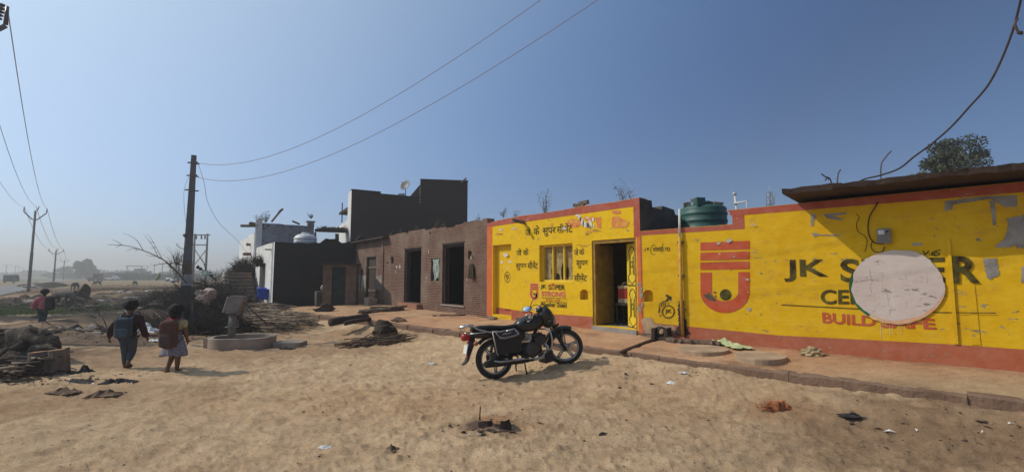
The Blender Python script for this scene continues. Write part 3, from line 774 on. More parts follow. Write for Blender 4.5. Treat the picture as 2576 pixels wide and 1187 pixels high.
# red border
zo = WB.hit(*b5(640, 215))[1]
def brd(name, mt, rects, W, par, off=.004):
    m = MB()
    for i, r_ in enumerate(rects): m.slab([r_], wfn(W, off + 0.0003 * i), 0)
    return m.build(name, mt, par)
xl = WB.hit(*b5(49, 500))[0]; xr = WB.hit(*b5(1213, 300))[0]; zi = WB.hit(*b5(1210, 150))[1]; zbo = WB.hit(*b5(620, 1040))[1]
topb2 = [(p[0], p[1] - .004) for p in topB]
brd('red_border', M['orange'], [[(0, zi - .02)] + topb2 + [(LB, zi)], rect(xr, z1d + .01, LB, zi - .0)], WB, hB)
brd('orange_border', M['orange_hot'], [rect(0.0, .3, xl, zi - .02), rect(a1d + .02, z0d - .1, LB, z1d + .01)], WB, hB)
brd('red_skirting', M['skirt'], [[(bbx(blkB)[2] + .01, .3), (a0d - .004, .3), (a0d - .004, zbo + .02), (bbx(blkB)[2] + .9, zbo - .01), (bbx(blkB)[2] + .01, zbo + .02)]], WB, hB)
# blocked-up side door
a0, z0, a1, z1 = bbx(blkB)
m = MB(); wbox(m, WB, a0 - .01, a1 + .01, z0 - .01, z1 + .01, -.24, -.13); pk = m.build('blocked_door_panel', M['yellow'], hB)
m = MB(); wbox(m, WB, a0 + .32, a1 - .02, z0 + .16, z1 - .35, -.128, -.09); m.build('inset_panel', M['yellow'], pk)
brd('red_skirting', M['orange'], [rect(a0, z0, a1, z0 + .17)], WB, hB, -.126)
m = MB(); wbox(m, WB, bbx(nicB)[0] - .02, bbx(nicB)[2] + .02, bbx(nicB)[1] - .02, bbx(nicB)[3] + .02, -.238, -.14); m.build('wall_niche', M['yellow2'], hB)
# window: frame, three bays, sacking
a0, z0, a1, z1 = bbx(winB); m = MB(); e = .045
wbox(m, WB, a0, a0 + e, z0, z1, -.17, -.09); wbox(m, WB, a1 - e, a1, z0, z1, -.17, -.09); wbox(m, WB, a0 + e, a1 - e, z1 - e, z1, -.17, -.09); wbox(m, WB, a0 + e, a1 - e, z0, z0 + e, -.17, -.09)
for k in (1, 2): wbox(m, WB, a0 + (a1 - a0) * k / 3 - .016, a0 + (a1 - a0) * k / 3 + .016, z0 + e, z1 - e, -.165, -.095)
wn = m.build('window_frame', M['iron_yel'], hB)
for k in range(3):
    m = MB(); b0 = a0 + (a1 - a0) * k / 3 + (.045 if k == 0 else .016); b1 = a0 + (a1 - a0) * (k + 1) / 3 - (.045 if k == 2 else .016)
    N = 10; vs = []; fs = []
    for i in range(N + 1):
        for j in range(N + 1):
            vs.append(WB.pt(b0 + (b1 - b0) * i / N, z0 + .045 + (z1 - z0 - .09) * j / N, -.15 - .02 * float(vn(i * .6 + k * 9, j * .45, 3)) - .008 * math.sin(i * 1.7 + k)))
    for i in range(N):
        for j in range(N): fs.append((i * (N + 1) + j, (i + 1) * (N + 1) + j, (i + 1) * (N + 1) + j + 1, i * (N + 1) + j + 1))
    m.add(vs, fs, True); m.m = 1
    for (fx, fz, rw, rh) in (((.5, .82, .0, .0), (.85, .25, .13, .1), ), ((.25, .1, .12, .1), (.85, .2, .16, .26)), ((.12, .2, .1, .18), ))[k]:
        if rw == 0: continue
        ca, cz = b0 + (b1 - b0) * fx, z0 + .05 + (z1 - z0 - .1) * fz
        m.slab([[(min(b1 - .003, max(b0 + .003, ca + rw * .5 * math.cos(g) * R.uniform(.6, 1.1))), cz + rh * math.sin(g) * R.uniform(.6, 1.1)) for g in np.linspace(0, 6.28, 10)[:-1]]], wfn(WB, -.1465), 0)
    m.build('pane', [M['sack'], M['hole']], wn)
# doorway: frame, two leaves
m = MB(); wbox(m, WB, a0d, a0d + .07, z0d, z1d, -.14, -.02); wbox(m, WB, a1d - .05, a1d, z0d, z1d, -.14, -.02); wbox(m, WB, a0d + .07, a1d - .05, z1d - .07, z1d, -.14, -.02)
m.build('door_frame', mat('brown_yellow_frame', (0.3, 0.17, 0.03), .7, .4, 8), hB)
wd = a1d - a0d - .12
def leaf_door(hinge_a, sgn, ang, name, W_=wd / 2, mt='iron_yel'):
    """a sheet-metal leaf with a pressed ornament, hinged on a jamb and turned inwards"""
    h = WB.pt(hinge_a, z0d, -.10); d2 = (WB.d * sgn); nin = -WB.n
    dv = d2 * math.cos(ang) + nin * math.sin(ang); fv = (WB.n * math.cos(ang) + d2 * math.sin(ang))
    dv = Vector((dv.x, dv.y, 0)); fv = Vector((fv.x, fv.y, 0)); H = z1d - z0d - .09
    fn = lambda a, z, o=0.0: h + dv * a + Vector((0, 0, z)) + fv * o
    m = MB(); m.slab([rect(0.0, .02, W_, H)], fn, .03); lf = m.build(name, M[mt], hB)
    m = MB()
    def line(pts, r=.008 if mt == 'iron_yel' else .003): m.tube([fn(a * W_, z * H, .004) for a, z in pts], r, 5, True, True)
    for b in (0.0, .5):
        for sx in (1, -1):
            f = lambda a: .5 + sx * a
            line([(f(.22), b + .13), (f(.22), b + .36), (f(.3), b + .38), (f(.24), b + .42), (f(.1), b + .45), (f(0), b + .46)])
            line([(f(.12), b + .13), (f(.12), b + .34)])
            line([(f(.22), b + .13), (f(.34), b + .11), (f(.28), b + .06), (f(.1), b + .03), (f(0), b + .0 + .015)])
        line([(.5 + .09 * math.cos(g), b + .25 + .035 * math.sin(g)) for g in np.linspace(0, 6.28, 11)])
    line([(0.02, .5), (.98, .5)], .012)
    m.build('pressed_ornament', M['iron_line'] if mt == 'iron_yel' else M[mt], lf)
    return lf
M['leaf_shaded'] = mat('shade_darkened_enamel', (0.26, 0.17, 0.022), 0.6, 0.35, 5, bmp=0.15)  # left leaf's yellow enamel, its colour darkened for the doorway shade
rl = leaf_door(a1d - .05, -1, math.radians(30), 'door_leaf')
m = MB(); z_ = z0d + (z1d - z0d) * .5
m.tube([WB.pt(a1d - .42, z_, -.32), WB.pt(a1d - .42, z_ + .16, -.32)], .012, 6); m.build('door_handle', M['steel'], rl)
leaf_door(a0d + .07, 1, math.radians(88), 'door_leaf', mt='leaf_shaded')
# pipe spout and bolts, old posters
pa, pz = WB.hit(*b5(318, 318))
m = MB(); m.lathe([(.045, 0), (.045, .42), (.03, .42), (.03, .0)], 14, Matrix.Translation(WB.pt(pa - .02, pz + .1, -.05)) @ Vector((WB.n.x, WB.n.y, .12)).to_track_quat('Z', 'Y').to_matrix().to_4x4(), cap=False)
m.build('rain_spout', M['wood_grey'], hB)
def flaps(spec, W, cv, mt, par, name, off=.005, thick=.012):
    m = MB()
    for k, (cx, cy, wpx, hpx) in enumerate(spec):
        n = 9; p = []
        for g in np.linspace(0, 2 * math.pi, n + 1)[:-1]:
            p.append((cx + wpx / 2 * math.cos(g) * R.uniform(.55, 1.2), cy + hpx / 2 * math.sin(g) * R.uniform(.55, 1.2)))
        try: m.slab([poly(W, p, cv)], wfn(W, off + .0004 * k), 0)
        except Exception: pass
    return m.build(name, mt, par)
M['poster_or'] = mat('faded_orange_poster', (0.62, 0.24, 0.05), .7, .4, 9, col2=(.5, .14, .05))
M['poster_am'] = mat('faded_amber_poster', (0.62, 0.33, 0.04), .7, .35, 7, col2=(.5, .22, .05))
m = MB(); mark(m, WB, [(1033, 185), (1110, 182), (1104, 210), (1075, 215), (1034, 205)], b5, .005); mark(m, WB, [(1034, 240), (1060, 230), (1090, 232), (1112, 250), (1140, 262), (1178, 275), (1170, 310), (1140, 325), (1036, 325), (1031, 280)], b5, .0055)
mark(m, WB, [(668, 268), (700, 250), (760, 258), (785, 285), (760, 320), (690, 325), (668, 310)], b5, .005); mark(m, WB, [(898, 240), (945, 236), (946, 330), (915, 325), (905, 290)], b5, .0055); mark(m, WB, [(800, 240), (890, 236), (895, 262), (820, 266)], b5, .006)
m.build('faded_poster', M['poster_or'], hB)
m = MB(); mark(m, WB, [(1062, 238), (1090, 236), (1092, 280), (1080, 318), (1058, 322), (1072, 285)], b5, .0062); mark(m, WB, [(1115, 268), (1165, 280), (1160, 312), (1118, 318)], b5, .0062); mark(m, WB, [(690, 262), (755, 262), (760, 280), (690, 288)], b5, .0062); m.build('faded_poster', M['poster_am'], hB)
flaps([(770, 235, 24, 50), (790, 270, 22, 70), (815, 300, 40, 60), (850, 270, 14, 60), (862, 300, 20, 70), (880, 260, 18, 40), (748, 225, 30, 24), (835, 245, 30, 20), (885, 315, 16, 26)], WB, b5, M['paper'], hB, 'torn_paper', .008)
flaps([(800, 290, 12, 50), (838, 300, 14, 60), (775, 255, 10, 46), (856, 318, 10, 30)], WB, b5, mat('blue_black_paper', (.05, .07, .08), .8, .4, 12), hB, 'torn_paper', .0125)
flaps([(122, 340, 34, 22), (236, 332, 40, 20), (640, 330, 40, 30)], WB, b5, M['limewash'], hB, 'torn_paper', .0065)
flaps([(135, 550, 40, 40), (178, 602, 44, 24), (104, 606, 26, 30), (150, 655, 26, 14), (190, 705, 14, 60)], WB, b5, M['paper'], hB, 'torn_paper', -.086 + .0)
flaps([(100, 375, 60, 14), (880, 350, 130, 18), (840, 365, 60, 14), (215, 408, 30, 6), (800, 470, 80, 8), (510, 260, 30, 10), (540, 300, 20, 30)], WB, b5, M['poster_am'], hB, 'plaster_scar', .0065)
flaps([(120, 378, 50, 5), (900, 345, 90, 5), (830, 378, 40, 6), (760, 466, 60, 3), (800, 476, 60, 2.5)], WB, b5, M['plaster_dark'], hB, 'plaster_scar', .0115)
flaps([(1258, 790, 26, 40), (1272, 830, 30, 50), (1250, 660, 8, 10), (1255, 690, 9, 8), (1275, 880, 30, 60), (1262, 1000, 34, 70), (1285, 960, 20, 50)], WB, b5, M['plaster'], hB, 'bare_plaster', .0065)

# ---- long yellow wall with the canopy
hC = empty('yellow_wall_house', (3.9, 7.6, 0.3), 'long low yellow wall house with large painted sign and concrete canopy at right', 'house')
aS = WC.hit(*c6(735, 290))[0]; zlo = WC.hit(*c6(390, 330))[1]; zlo2 = WC.hit(*c6(735, 292))[1]; zhi = WC.hit(*c6(740, 195))[1]; aS2 = WC.hit(*c6(820, 300))[0]
zlow = (zlo + zlo2) / 2
nicC = poly(WC, [(113, 838), (111, 775), (128, 756), (160, 756), (178, 775), (180, 838)], c6)
topC = [(0.0, zlow), (aS, zlow + .01), (aS, zlow + .16), (aS - .04, zlow + .17), (aS - .04, zhi - .03), (aS - .1, zhi), (LC, zhi + .06)]
m = MB(); m.slab([[(0, .1)] + topC + [(LC, .1)], nicC], wfn(WC), .23); m.build('front_wall', M['yellow2'], hC)
m = MB(); q = bbx(nicC); wbox(m, WC, q[0] - .02, q[2] + .02, q[1] - .02, q[3] + .02, -.228, -.12); m.build('wall_niche', M['yellow2'], hC)
zbc = WC.hit(*c7(525, 500))[1]; z_in = WC.hit(*c6(240, 365))[1]
zsk = WC.hit(*c2(0, 1012))[1]; zsk2 = WC.hit(*c2(1800, 1105))[1]; aJ = WC.hit(*c6(380, 900))[0]; aR = WC.hit(*c6(103, 600))[0]
brd('red_border', M['orange'], [[(0, z_in - .0), (aS2, z_in + .0), (aS2, zbc), (LC, zbc), (LC, zhi + .05), (aS - .09, zhi - .004), (aS - .036, zhi - .03), (aS - .036, zlow + .16), (aS + .003, zlow + .155), (aS + .003, zlow + .004), (0, zlow - .004)]], WC, hC)
brd('red_skirting', M['skirt'], [[(0.0, .2), (LC, .2), (LC, zsk2), (WC.hit(*c2(1800, 1105))[0], zsk2), (WC.hit(*c2(0, 1012))[0], zsk), (aJ, zsk + .04), (0, zsk + .06)]], WC, hC)
brd('orange_border', M['orange'], [rect(0.0, zsk + .06, aR, z_in)], WC, hC)
# room behind, low roof for the tank, canopy slab
m = MB(); wbox(m, WC, LC - .22, LC, .1, zhi - .1, -4.5, -.235); wbox(m, WC, .3, LC, .1, zlow - .1, -4.72, -4.503); m.build('side_wall', M['brick_soot'], hC, uv=True)
m = MB(); wbox(m, WC, .02, aS + .1, zlow - .41, zlow - .25, -4.6, -.235); m.build('low_roof', M['slab'], hC)
cn = WC.hit(2034, 527); aCan = UY * 3.93 - UX * 6.69 - (UY * PBC[0] - UX * PBC[1])
zc0, zc1 = zhi + .0, 2.75
cl = []; a = aCan
m = MB()
vs = []; N = 60
for i in range(N + 1):
    a = aCan + (LC + .3 - aCan) * i / N
    dj = R.uniform(-.015, .015); dz = R.uniform(-.014, .012); dk = R.uniform(-.012, .012)
    for (o_, z_) in ((.66 + dj, zc0 + .075 + dk), (.68 + dj, zc1 + dz), (-4.5, zc1 + .03), (-4.5, zc0 + .075), (0.1, zc0 + .075)): vs.append(WC.pt(a, z_, o_))
fs = [(i * 5 + q, i * 5 + (q + 1) % 5, (i + 1) * 5 + (q + 1) % 5, (i + 1) * 5 + q) for i in range(N) for q in range(5)] + [(4, 3, 2, 1, 0), tuple(N * 5 + q for q in range(5))]
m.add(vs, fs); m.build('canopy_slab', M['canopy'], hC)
m = MB()
wbox(m, WC, aCan + .45, LC, zhi - .35, zc0 + .07, -.3, -.24)
for k in range(26):                     # clods and broken edge on top of the slab
    a = aCan + R.uniform(.0, 5.5); m.blob(WC.pt(a, zc1 + .0, R.uniform(.45, .66)), (R.uniform(.03, .1), R.uniform(.03, .06), R.uniform(.01, .03)), 1, .3, 2, k)
m.build('broken_edge', M['canopy'], hC)
# raised plaster edge and the buttress on the right part of the wall
e0 = WC.hit(*c2(1835, 500))[0]; ze = WC.hit(*c2(1790, 10))[1]
m = MB(); m.slab([[(e0 - .9, zsk2 + .004), (e0, zsk2 + .004), (e0 - .0, ze), (e0 - .03, ze + .03), (e0 - .9, ze + .03)]], wfn(WC, .018), .0)
wbox(m, WC, e0 - .02, e0 + .012, zsk2 + .01, ze, .002, .032)
m2 = MB(); wbox(m2, WC, e0 - .03, e0 + .005, zsk2 + .01, ze, .002, .026); m2.build('plaster_edge', M['yellow2'], hC)
e1 = WC.hit(*c2(2050, 800))[0]
m2 = MB(); m2.slab([[(e1 - .04, zsk2 + .015), (e1 + .04, zsk2 + .015), (e1 + .03, zsk2 + .75), (e1 - .03, zsk2 + .75)]], wfn(WC, .008), .006); m2.build('plaster_rib', M['yellow2'], hC)
# grey bare-plaster areas
def rag(W, pts, cv, mb, off, sub=4, j=4):
    out = []; sub = sub * 3
    for i in range(len(pts)):
        p, q = pts[i], pts[(i + 1) % len(pts)]
        for k in range(sub): out.append((p[0] + (q[0] - p[0]) * k / sub + R.uniform(-j, j), p[1] + (q[1] - p[1]) * k / sub + R.uniform(-j, j)))
    mb.slab([poly(W, out, cv)], wfn(W, off), 0)
m = MB()
rag(WC, [(1815, 415), (2230, 370), (2500, 365), (2500, 470), (2380, 475), (2250, 400), (1900, 450), (1880, 500), (1815, 505)], c7, m, .005)
rag(WC, [(2400, 580), (2600, 550), (2700, 600), (2700, 900), (2480, 850), (2300, 850), (2380, 760), (2420, 650)], c7, m, .0055, 5, 14)
rag(WC, [(2180, 960), (2300, 960), (2330, 1120), (2220, 1160), (2190, 1050)], c7, m, .006, 4, 10)
rag(WC, [(660, 540), (880, 525), (890, 540), (760, 560), (860, 590), (840, 600), (700, 580)], c7, m, .0055, 3, 3)
rag(WC, [(548, 540), (590, 540), (600, 570), (575, 600), (575, 650), (550, 650)], c7, m, .006, 3, 3)
rag(WC, [(560, 720), (600, 720), (640, 735), (820, 735), (830, 745), (620, 745), (580, 760)], c7, m, .006, 3, 3)
rag(WC, [(1510, 815), (1600, 812), (1600, 835), (1510, 840)], c7, m, .006, 3, 3)
rag(WC, [(2540, 1040), (2680, 1020), (2680, 1190), (2540, 1190)], c7, m, .006, 3, 4)
rag(WC, [(2240, 420), (2290, 420), (2300, 640), (2270, 650), (2260, 560)], c7, m, .0065, 3, 5)
m.build('bare_plaster', M['plaster'], hC)
m = MB(); rag(WC, [(625, 425), (655, 418), (655, 436), (628, 440)], c6, m, .014, 2, 1); rag(WC, [(690, 405), (728, 398), (735, 412), (712, 428), (694, 420)], c6, m, .02, 2, 1); rag(WC, [(868, 297), (900, 294), (898, 305), (868, 306)], c6, m, .03, 2, 1)
rag(WC, [(828, 675), (856, 680), (852, 692), (830, 688)], c6, m, .014, 2, 1); rag(WC, [(832, 882), (868, 880), (866, 895), (850, 908), (838, 896)], c6, m, .008, 2, 2); rag(WC, [(742, 516), (756, 516), (756, 528), (742, 528)], c6, m, .008, 2, 1)
m.build('plaster_flake', M['mortar_white'], hC)
m = MB(); rag(WC, [(530, 790), (560, 785), (570, 770), (580, 785), (620, 815), (615, 835), (590, 830), (560, 815)], c6, m, .0085, 3, 4); rag(WC, [(604, 765), (625, 770), (615, 780), (603, 776)], c6, m, .0085, 2, 2); rag(WC, [(612, 792), (622, 790), (622, 806), (612, 806)], c6, m, .0085, 2, 2); m.build('dark_smear', mat('grey_green_smear', (.1, .095, .06), .9, .4, 12), hC)
m = MB(); rag(WC, [(340, 1050), (360, 1000), (350, 900), (360, 840), (378, 815), (400, 850), (392, 900), (412, 970), (420, 1030), (440, 1066), (400, 1085), (350, 1075)], c6, m, .007, 4, 8); m.build('water_stain', M['stain'], hC)
m = MB(); rag(WC, [(95, 960), (170, 945), (200, 1000), (330, 1010), (340, 1050), (230, 1075), (120, 1060)], c6, m, .0065, 4, 8); m.build('bare_plaster', mat('dusty_bare_plaster', (.42, .29, .18), .95, .3, 7), hC)

# ------------------------------------------------------------------ painted writing
def txt(mb, W, body, quad, cv=None, off=.006, bold=0.0, shear=0.0, squeeze=None):
    """lettering painted on a wall: the quad's corners TL, TR, BR, BL are fixed as points of the wall"""
    cu = bpy.data.curves.new('lettering', 'FONT'); cu.body = body; cu.offset = bold; cu.shear = shear; cu.resolution_u = 4
    o = bpy.data.objects.new('lettering', cu); COL.objects.link(o)
    dg = bpy.context.evaluated_depsgraph_get()
    me = bpy.data.meshes.new_from_object(o.evaluated_get(dg))
    V = np.array([v.co[:2] for v in me.vertices]); Fs = [tuple(p.vertices) for p in me.polygons]
    bpy.data.objects.remove(o); bpy.data.curves.remove(cu); bpy.data.meshes.remove(me)
    mn, mx = V.min(0), V.max(0)
    TL, TR, BR, BL = [Vector(W.hit(*(cv(*q) if cv else q))) for q in quad]
    P = []
    for (x, y) in V:
        a = (x - mn[0]) / (mx[0] - mn[0]); b = (y - mn[1]) / (mx[1] - mn[1])
        q = (BL * (1 - a) + BR * a) * (1 - b) + (TL * (1 - a) + TR * a) * b
        P.append(W.pt(q.x, q.y, off))
    out = []
    n3 = Vector((W.n.x, W.n.y, 0))
    for f in Fs:
        nn = (P[f[1]] - P[f[0]]).cross(P[f[2]] - P[f[0]])
        out.append(f if nn.dot(n3) >= 0 else f[::-1])
    mb.add(P, out)
def strip(mb, W, p, q, wpx, cv=None, off=.006):
    p, q = Vector(p), Vector(q); n = Vector((-(q - p).y, (q - p).x)).normalized() * wpx / 2
    mark(mb, W, [p + n, q + n, q - n, p - n], cv, off)
def ulogo(mb, W, L, Rr, T, B, cv, off=.006, skew=0.0, th=.23):
    """three bars over a thick U; corners given as left/right x and top/bottom y at the left side, skew = extra y at right"""
    w_, h_ = Rr - L, B - T
    P = lambda a, b: (L + w_ * a + .03 * w_ * b * (2 * a - 1) * 0, T + h_ * b + skew * (1 - b * 1.2) * a)
    for b0, b1 in ((0, .115), (.145, .255), (.285, .39)): mark(mb, W, [P(0, b0), P(1, b0), P(1, b1), P(0, b1)], cv, off)
    cx, ry, rx = .5, .30, .5; y0 = .70
    out = [P(0, .43)] ; inn = []
    for g in np.linspace(math.pi, 0, 25): out.append(P(cx + rx * math.cos(g), y0 + ry * math.sin(g)))
    out.append(P(1, .43)); out.append(P(1 - th, .43))
    for g in np.linspace(0, math.pi, 25): out.append(P(cx + (rx - th) * math.cos(g), y0 + (ry - .16) * math.sin(g)))
    out.append(P(th, .43)); mark(mb, W, out, cv, off)
def disc(mb, W, c, rx, ry, cv, off=.007, n=28, hole=0.0, j=0.0):
    o = [(c[0] + rx * math.cos(g) * (1 + R.uniform(-j, j)), c[1] + ry * math.sin(g) * (1 + R.uniform(-j, j))) for g in np.linspace(0, 2 * math.pi, n + 1)[:-1]]
    h = [[(c[0] + rx * hole * math.cos(g), c[1] + ry * hole * math.sin(g)) for g in np.linspace(0, 2 * math.pi, n + 1)[:-1]]] if hole else []
    mark(mb, W, o, cv, off, h)
# tall yellow house
m = MB()
B_ = 0.012
txt(m, WB, 'जे', [(320, 322), (365, 312), (365, 388), (320, 394)], b5, bold=B_); txt(m, WB, 'के', [(388, 312), (437, 302), (437, 380), (388, 386)], b5, bold=B_)
txt(m, WB, 'सुपर', [(465, 328), (572, 318), (572, 388), (465, 400)], b5, bold=B_); txt(m, WB, 'सीमेंट', [(580, 295), (710, 280), (710, 362), (580, 372)], b5, bold=B_)
txt(m, WB, 'जे', [(248, 494), (290, 492), (290, 552), (248, 556)], b5, bold=B_); txt(m, WB, 'के', [(304, 492), (349, 490), (349, 549), (304, 552)], b5, bold=B_)
txt(m, WB, 'सुपर', [(243, 618), (332, 617), (332, 664), (243, 678)], b5, bold=B_); txt(m, WB, 'सीमेंट', [(340, 596), (426, 596), (426, 661), (340, 662)], b5, bold=B_)
txt(m, WB, 'जे', [(722, 490), (757, 489), (757, 550), (722, 552)], b5, bold=B_); txt(m, WB, 'के', [(764, 488), (808, 488), (808, 547), (764, 549)], b5, bold=B_)
txt(m, WB, 'सुपर', [(740, 594), (838, 592), (834, 640), (744, 668)], b5, bold=B_); txt(m, WB, 'सीमेंट', [(722, 698), (830, 698), (828, 762), (724, 764)], b5, bold=B_)
txt(m, WB, 'JK', [(447, 790), (496, 790), (496, 833), (447, 833)], b5, bold=.03); txt(m, WB, 'S', [(511, 791), (537, 791), (537, 835), (511, 834)], b5, bold=.03); txt(m, WB, 'PER', [(569, 792), (650, 794), (650, 837), (569, 835)], b5, bold=.03)
strip(m, WB, (456, 900), (662, 904), 3, b5); strip(m, WB, (447, 930), (660, 941), 3, b5); txt(m, WB, 'Weather Shield', [(447, 932), (662, 940), (662, 984), (447, 968)], b5, bold=.02)
disc(m, WB, (152, 730), 24, 46, b5, -.084, 30, .88); 
txt(m, WB, '9', [(138, 708), (163, 706), (163, 756), (138, 758)], b5, off=-.084, bold=.01)
disc(m, WB, (395, 869), 7, 10, b5, .0085, 16)
m.build('black_lettering', M['black_paint'], hB)
m = MB(); ulogo(m, WB, 363, 427, 783, 913, b5, .006, 3); txt(m, WB, 'STRONG', [(456, 847), (651, 851), (651, 894), (456, 887)], b5, bold=.03); txt(m, WB, 'BUILD SAFE', [(490, 907), (610, 911), (610, 931), (490, 925)], b5, bold=.015)
ulogo(m, WB, 538, 563, 782, 836, b5, .006, 1); m.build('red_lettering', M['red_paint'], hB)
m = MB(); ulogo(m, WB, 359, 431, 779, 918, b5, .0045, 3, .27); txt(m, WB, 'STRONG', [(453, 844), (654, 848), (654, 897), (453, 890)], b5, off=.0045, bold=.075); m.build('lettering_outline', M['pink_paint'], hB)
# long wall
m = MB()
txt(m, WC, 'J K', [(118, 460), (157, 460), (157, 485), (118, 486)], c6, bold=.015); txt(m, WC, 'LTD', [(248, 459), (298, 458), (298, 482), (248, 483)], c6, bold=.015)
txt(m, WC, 'ement', [(178, 452), (240, 452), (238, 484), (180, 486)], c6, bold=.006, shear=.3)
def pstroke(W, pts, r, cv, off=.006):
    """a brush stroke: a flat band along a polyline"""
    for i in range(len(pts) - 1): strip(m, W, pts[i], pts[i + 1], r, cv, off + .0001 * (i % 3))
pstroke(WC, [(196, 448), (190, 441), (180, 440), (170, 452), (164, 470), (163, 490), (168, 502), (178, 508), (188, 506), (194, 500)], 3.2, c6); pstroke(WC, [(250, 430), (244, 450), (240, 475), (241, 490), (244, 499)], 3.4, c6); pstroke(WC, [(232, 456), (256, 452)], 2.2, c6)
gc = (287, 908)
disc(m, WC, gc, 43, 44, c6, .006, 40, .86)
for k in range(22):
    g = 2 * math.pi * k / 22; e = Vector((math.cos(g), math.sin(g))); f = Vector((-e.y, e.x)); q = Vector(gc)
    mark(m, WC, [q + e * 41 + f * 3.6, q + e * 49 + f * 2.4, q + e * 49 - f * 2.4, q + e * 41 - f * 3.6], c6, .0062)
txt(m, WC, 'JK', [(262, 889), (314, 889), (314, 926), (262, 926)], c6, off=.0064, bold=.02)
mark(m, WC, [(264, 795), (276, 784), (312, 806), (308, 824), (300, 828), (292, 822), (276, 838), (266, 832), (280, 812)], c6)
pstroke(WC, [(270, 832), (250, 836), (226, 858), (222, 885), (216, 918)], 4, c6); pstroke(WC, [(238, 848), (242, 872)], 6, c6); pstroke(WC, [(252, 840), (256, 862)], 6, c6); pstroke(WC, [(264, 834), (268, 856)], 5, c6); pstroke(WC, [(222, 885), (240, 872), (256, 862), (270, 856)], 3, c6); pstroke(WC, [(282, 830), (291, 862)], 2.6, c6); pstroke(WC, [(229, 888), (225, 915)], 4, c6); pstroke(WC, [(236, 920), (232, 946)], 3, c6); pstroke(WC, [(226, 925), (222, 938)], 2.5, c6)
disc(m, WC, (688, 789), 40, 39, c6, .007, 26, 0, .03)
m.build('black_lettering', M['black_paint'], hC)
m = MB()
txt(m, WC, 'JK', [(65, 224), (510, 218), (540, 456), (65, 452)], c2, bold=.026); txt(m, WC, 'SUPE', [(650, 216), (1752, 192), (1752, 462), (655, 456)], c2, bold=.026); txt(m, WC, 'R', [(1818, 186), (2105, 184), (2115, 464), (1828, 466)], c2, bold=.03, off=.0195)
txt(m, WC, 'CEMENT', [(445, 535), (1500, 535), (1500, 690), (450, 688)], c2, bold=.026)
pstroke(WC, [(35, 693), (880, 738), (1650, 772), (1800, 774)], 9, c2); strip(m, WC, (1800, 774), (2280, 778), 9, c2, .0195)
m.build('brown_lettering', M['brown_paint'], hC)
m = MB()
txt(m, WC, 'BUILD', [(460, 772), (1025, 812), (1025, 922), (468, 884)], c2, bold=.03); txt(m, WC, 'SAFE', [(1075, 810), (1640, 838), (1658, 952), (1075, 932)], c2, bold=.03)
ulogo(m, WC, 512, 856, 424, 914, c6, .006, -12)
m.build('red_lettering', M['red_paint'], hC)
m = MB(); pts = [(1520, 128), (1540, 172), (1580, 130)]; pstroke(WC, pts, 12, c2); pstroke(WC, [(1585, 165), (1592, 168)], 14, c2); pstroke(WC, [(1645, 130), (1612, 150), (1605, 172), (1640, 176), (1642, 155), (1612, 158)], 10, c2); pstroke(WC, [(1705, 122), (1655, 128), (1652, 150), (1690, 152), (1688, 172), (1640, 182)], 10, c2)
pstroke(WC, [(1600, 205), (1640, 232), (1690, 215), (1700, 240)], 16, c2); m.build('black_lettering', M['black_paint'], hC)
# limewashed disc hiding the sign
m = MB(); disc(m, WC, (1245, 510), 490, 385, c2, .0215, 60, 0, .012); m.build('limewash_smear', mat('thin_limewash_smear', (.62, .45, .33), .9, .4, 9, col2=(.62, .40, .14)), hC)
m = MB()
def arc(g0, g1, rx, ry, th, off):
    gs = np.linspace(g0, g1, 30); c = (1250, 500)
    mark(m, WC, [(c[0] + rx * math.cos(g), c[1] + ry * math.sin(g)) for g in gs] + [(c[0] + (rx - th) * math.cos(g), c[1] + (ry - th) * math.sin(g)) for g in gs[::-1]], c2, off)
arc(2.2, 3.5, 504, 388, 38, .0229); m.build('green_ring', M['green_paint'], hC)
m = MB(); arc(.15, 2.0, 506, 386, 38, .0236); m.build('orange_ring', mat('faded_orange_ring', (.55, .24, .1), .9, .4, 12, col2=(.6, .42, .3)), hC)
m = MB(); mark(m, WC, [(1252 + 484 * math.cos(g) * (1 + .022 * math.sin(5 * g + 1) + .012 * math.sin(13 * g) + R.uniform(-.008, .008)), 490 + 368 * math.sin(g) * (1 + .022 * math.sin(4 * g) + .012 * math.sin(11 * g + 2) + R.uniform(-.008, .008))) for g in np.linspace(0, 2 * math.pi, 121)[:-1]], c2, .0245); m.build('limewash_disc', M['limewash'], hC)
m = MB()
for k in range(26):                      # bare mortar joints showing through the limewash
    g, q = R.uniform(0, 6.28), math.sqrt(R.random()); x, y = 1252 + 420 * q * math.cos(g), 540 + 260 * q * math.sin(g)
    if R.random() < .6: pstroke(WC, [(x - R.uniform(15, 45), y), (x, y + R.uniform(-6, 6)), (x + R.uniform(15, 45), y + R.uniform(-6, 6))], R.uniform(2, 4.5), c2, .0252)
    else: pstroke(WC, [(x, y - 28), (x + R.uniform(-6, 6), y), (x + R.uniform(-8, 8), y + 30)], R.uniform(2, 4), c2, .0252)
pstroke(WC, [(960, 320), (975, 400), (990, 450), (965, 500), (985, 580)], 5, c2, .0254); pstroke(WC, [(1170, 600), (1150, 690), (1190, 720), (1165, 800)], 4, c2, .0254); pstroke(WC, [(820, 460), (960, 430), (1070, 445)], 6, c2, .0254)
m.build('bare_joint', mat('bare_joint', (.43, .34, .29), .95, .5, 25), hC)
m = MB()
for k in range(7): 
    x = 1060 + 50 * k + R.uniform(-20, 20); strip(m, WC, (x, 900), (x + R.uniform(-4, 4), 930 + R.uniform(10, 120)), R.uniform(2, 4), c2, .0072)
m.build('limewash_drip', M['mortar_white'], hC)

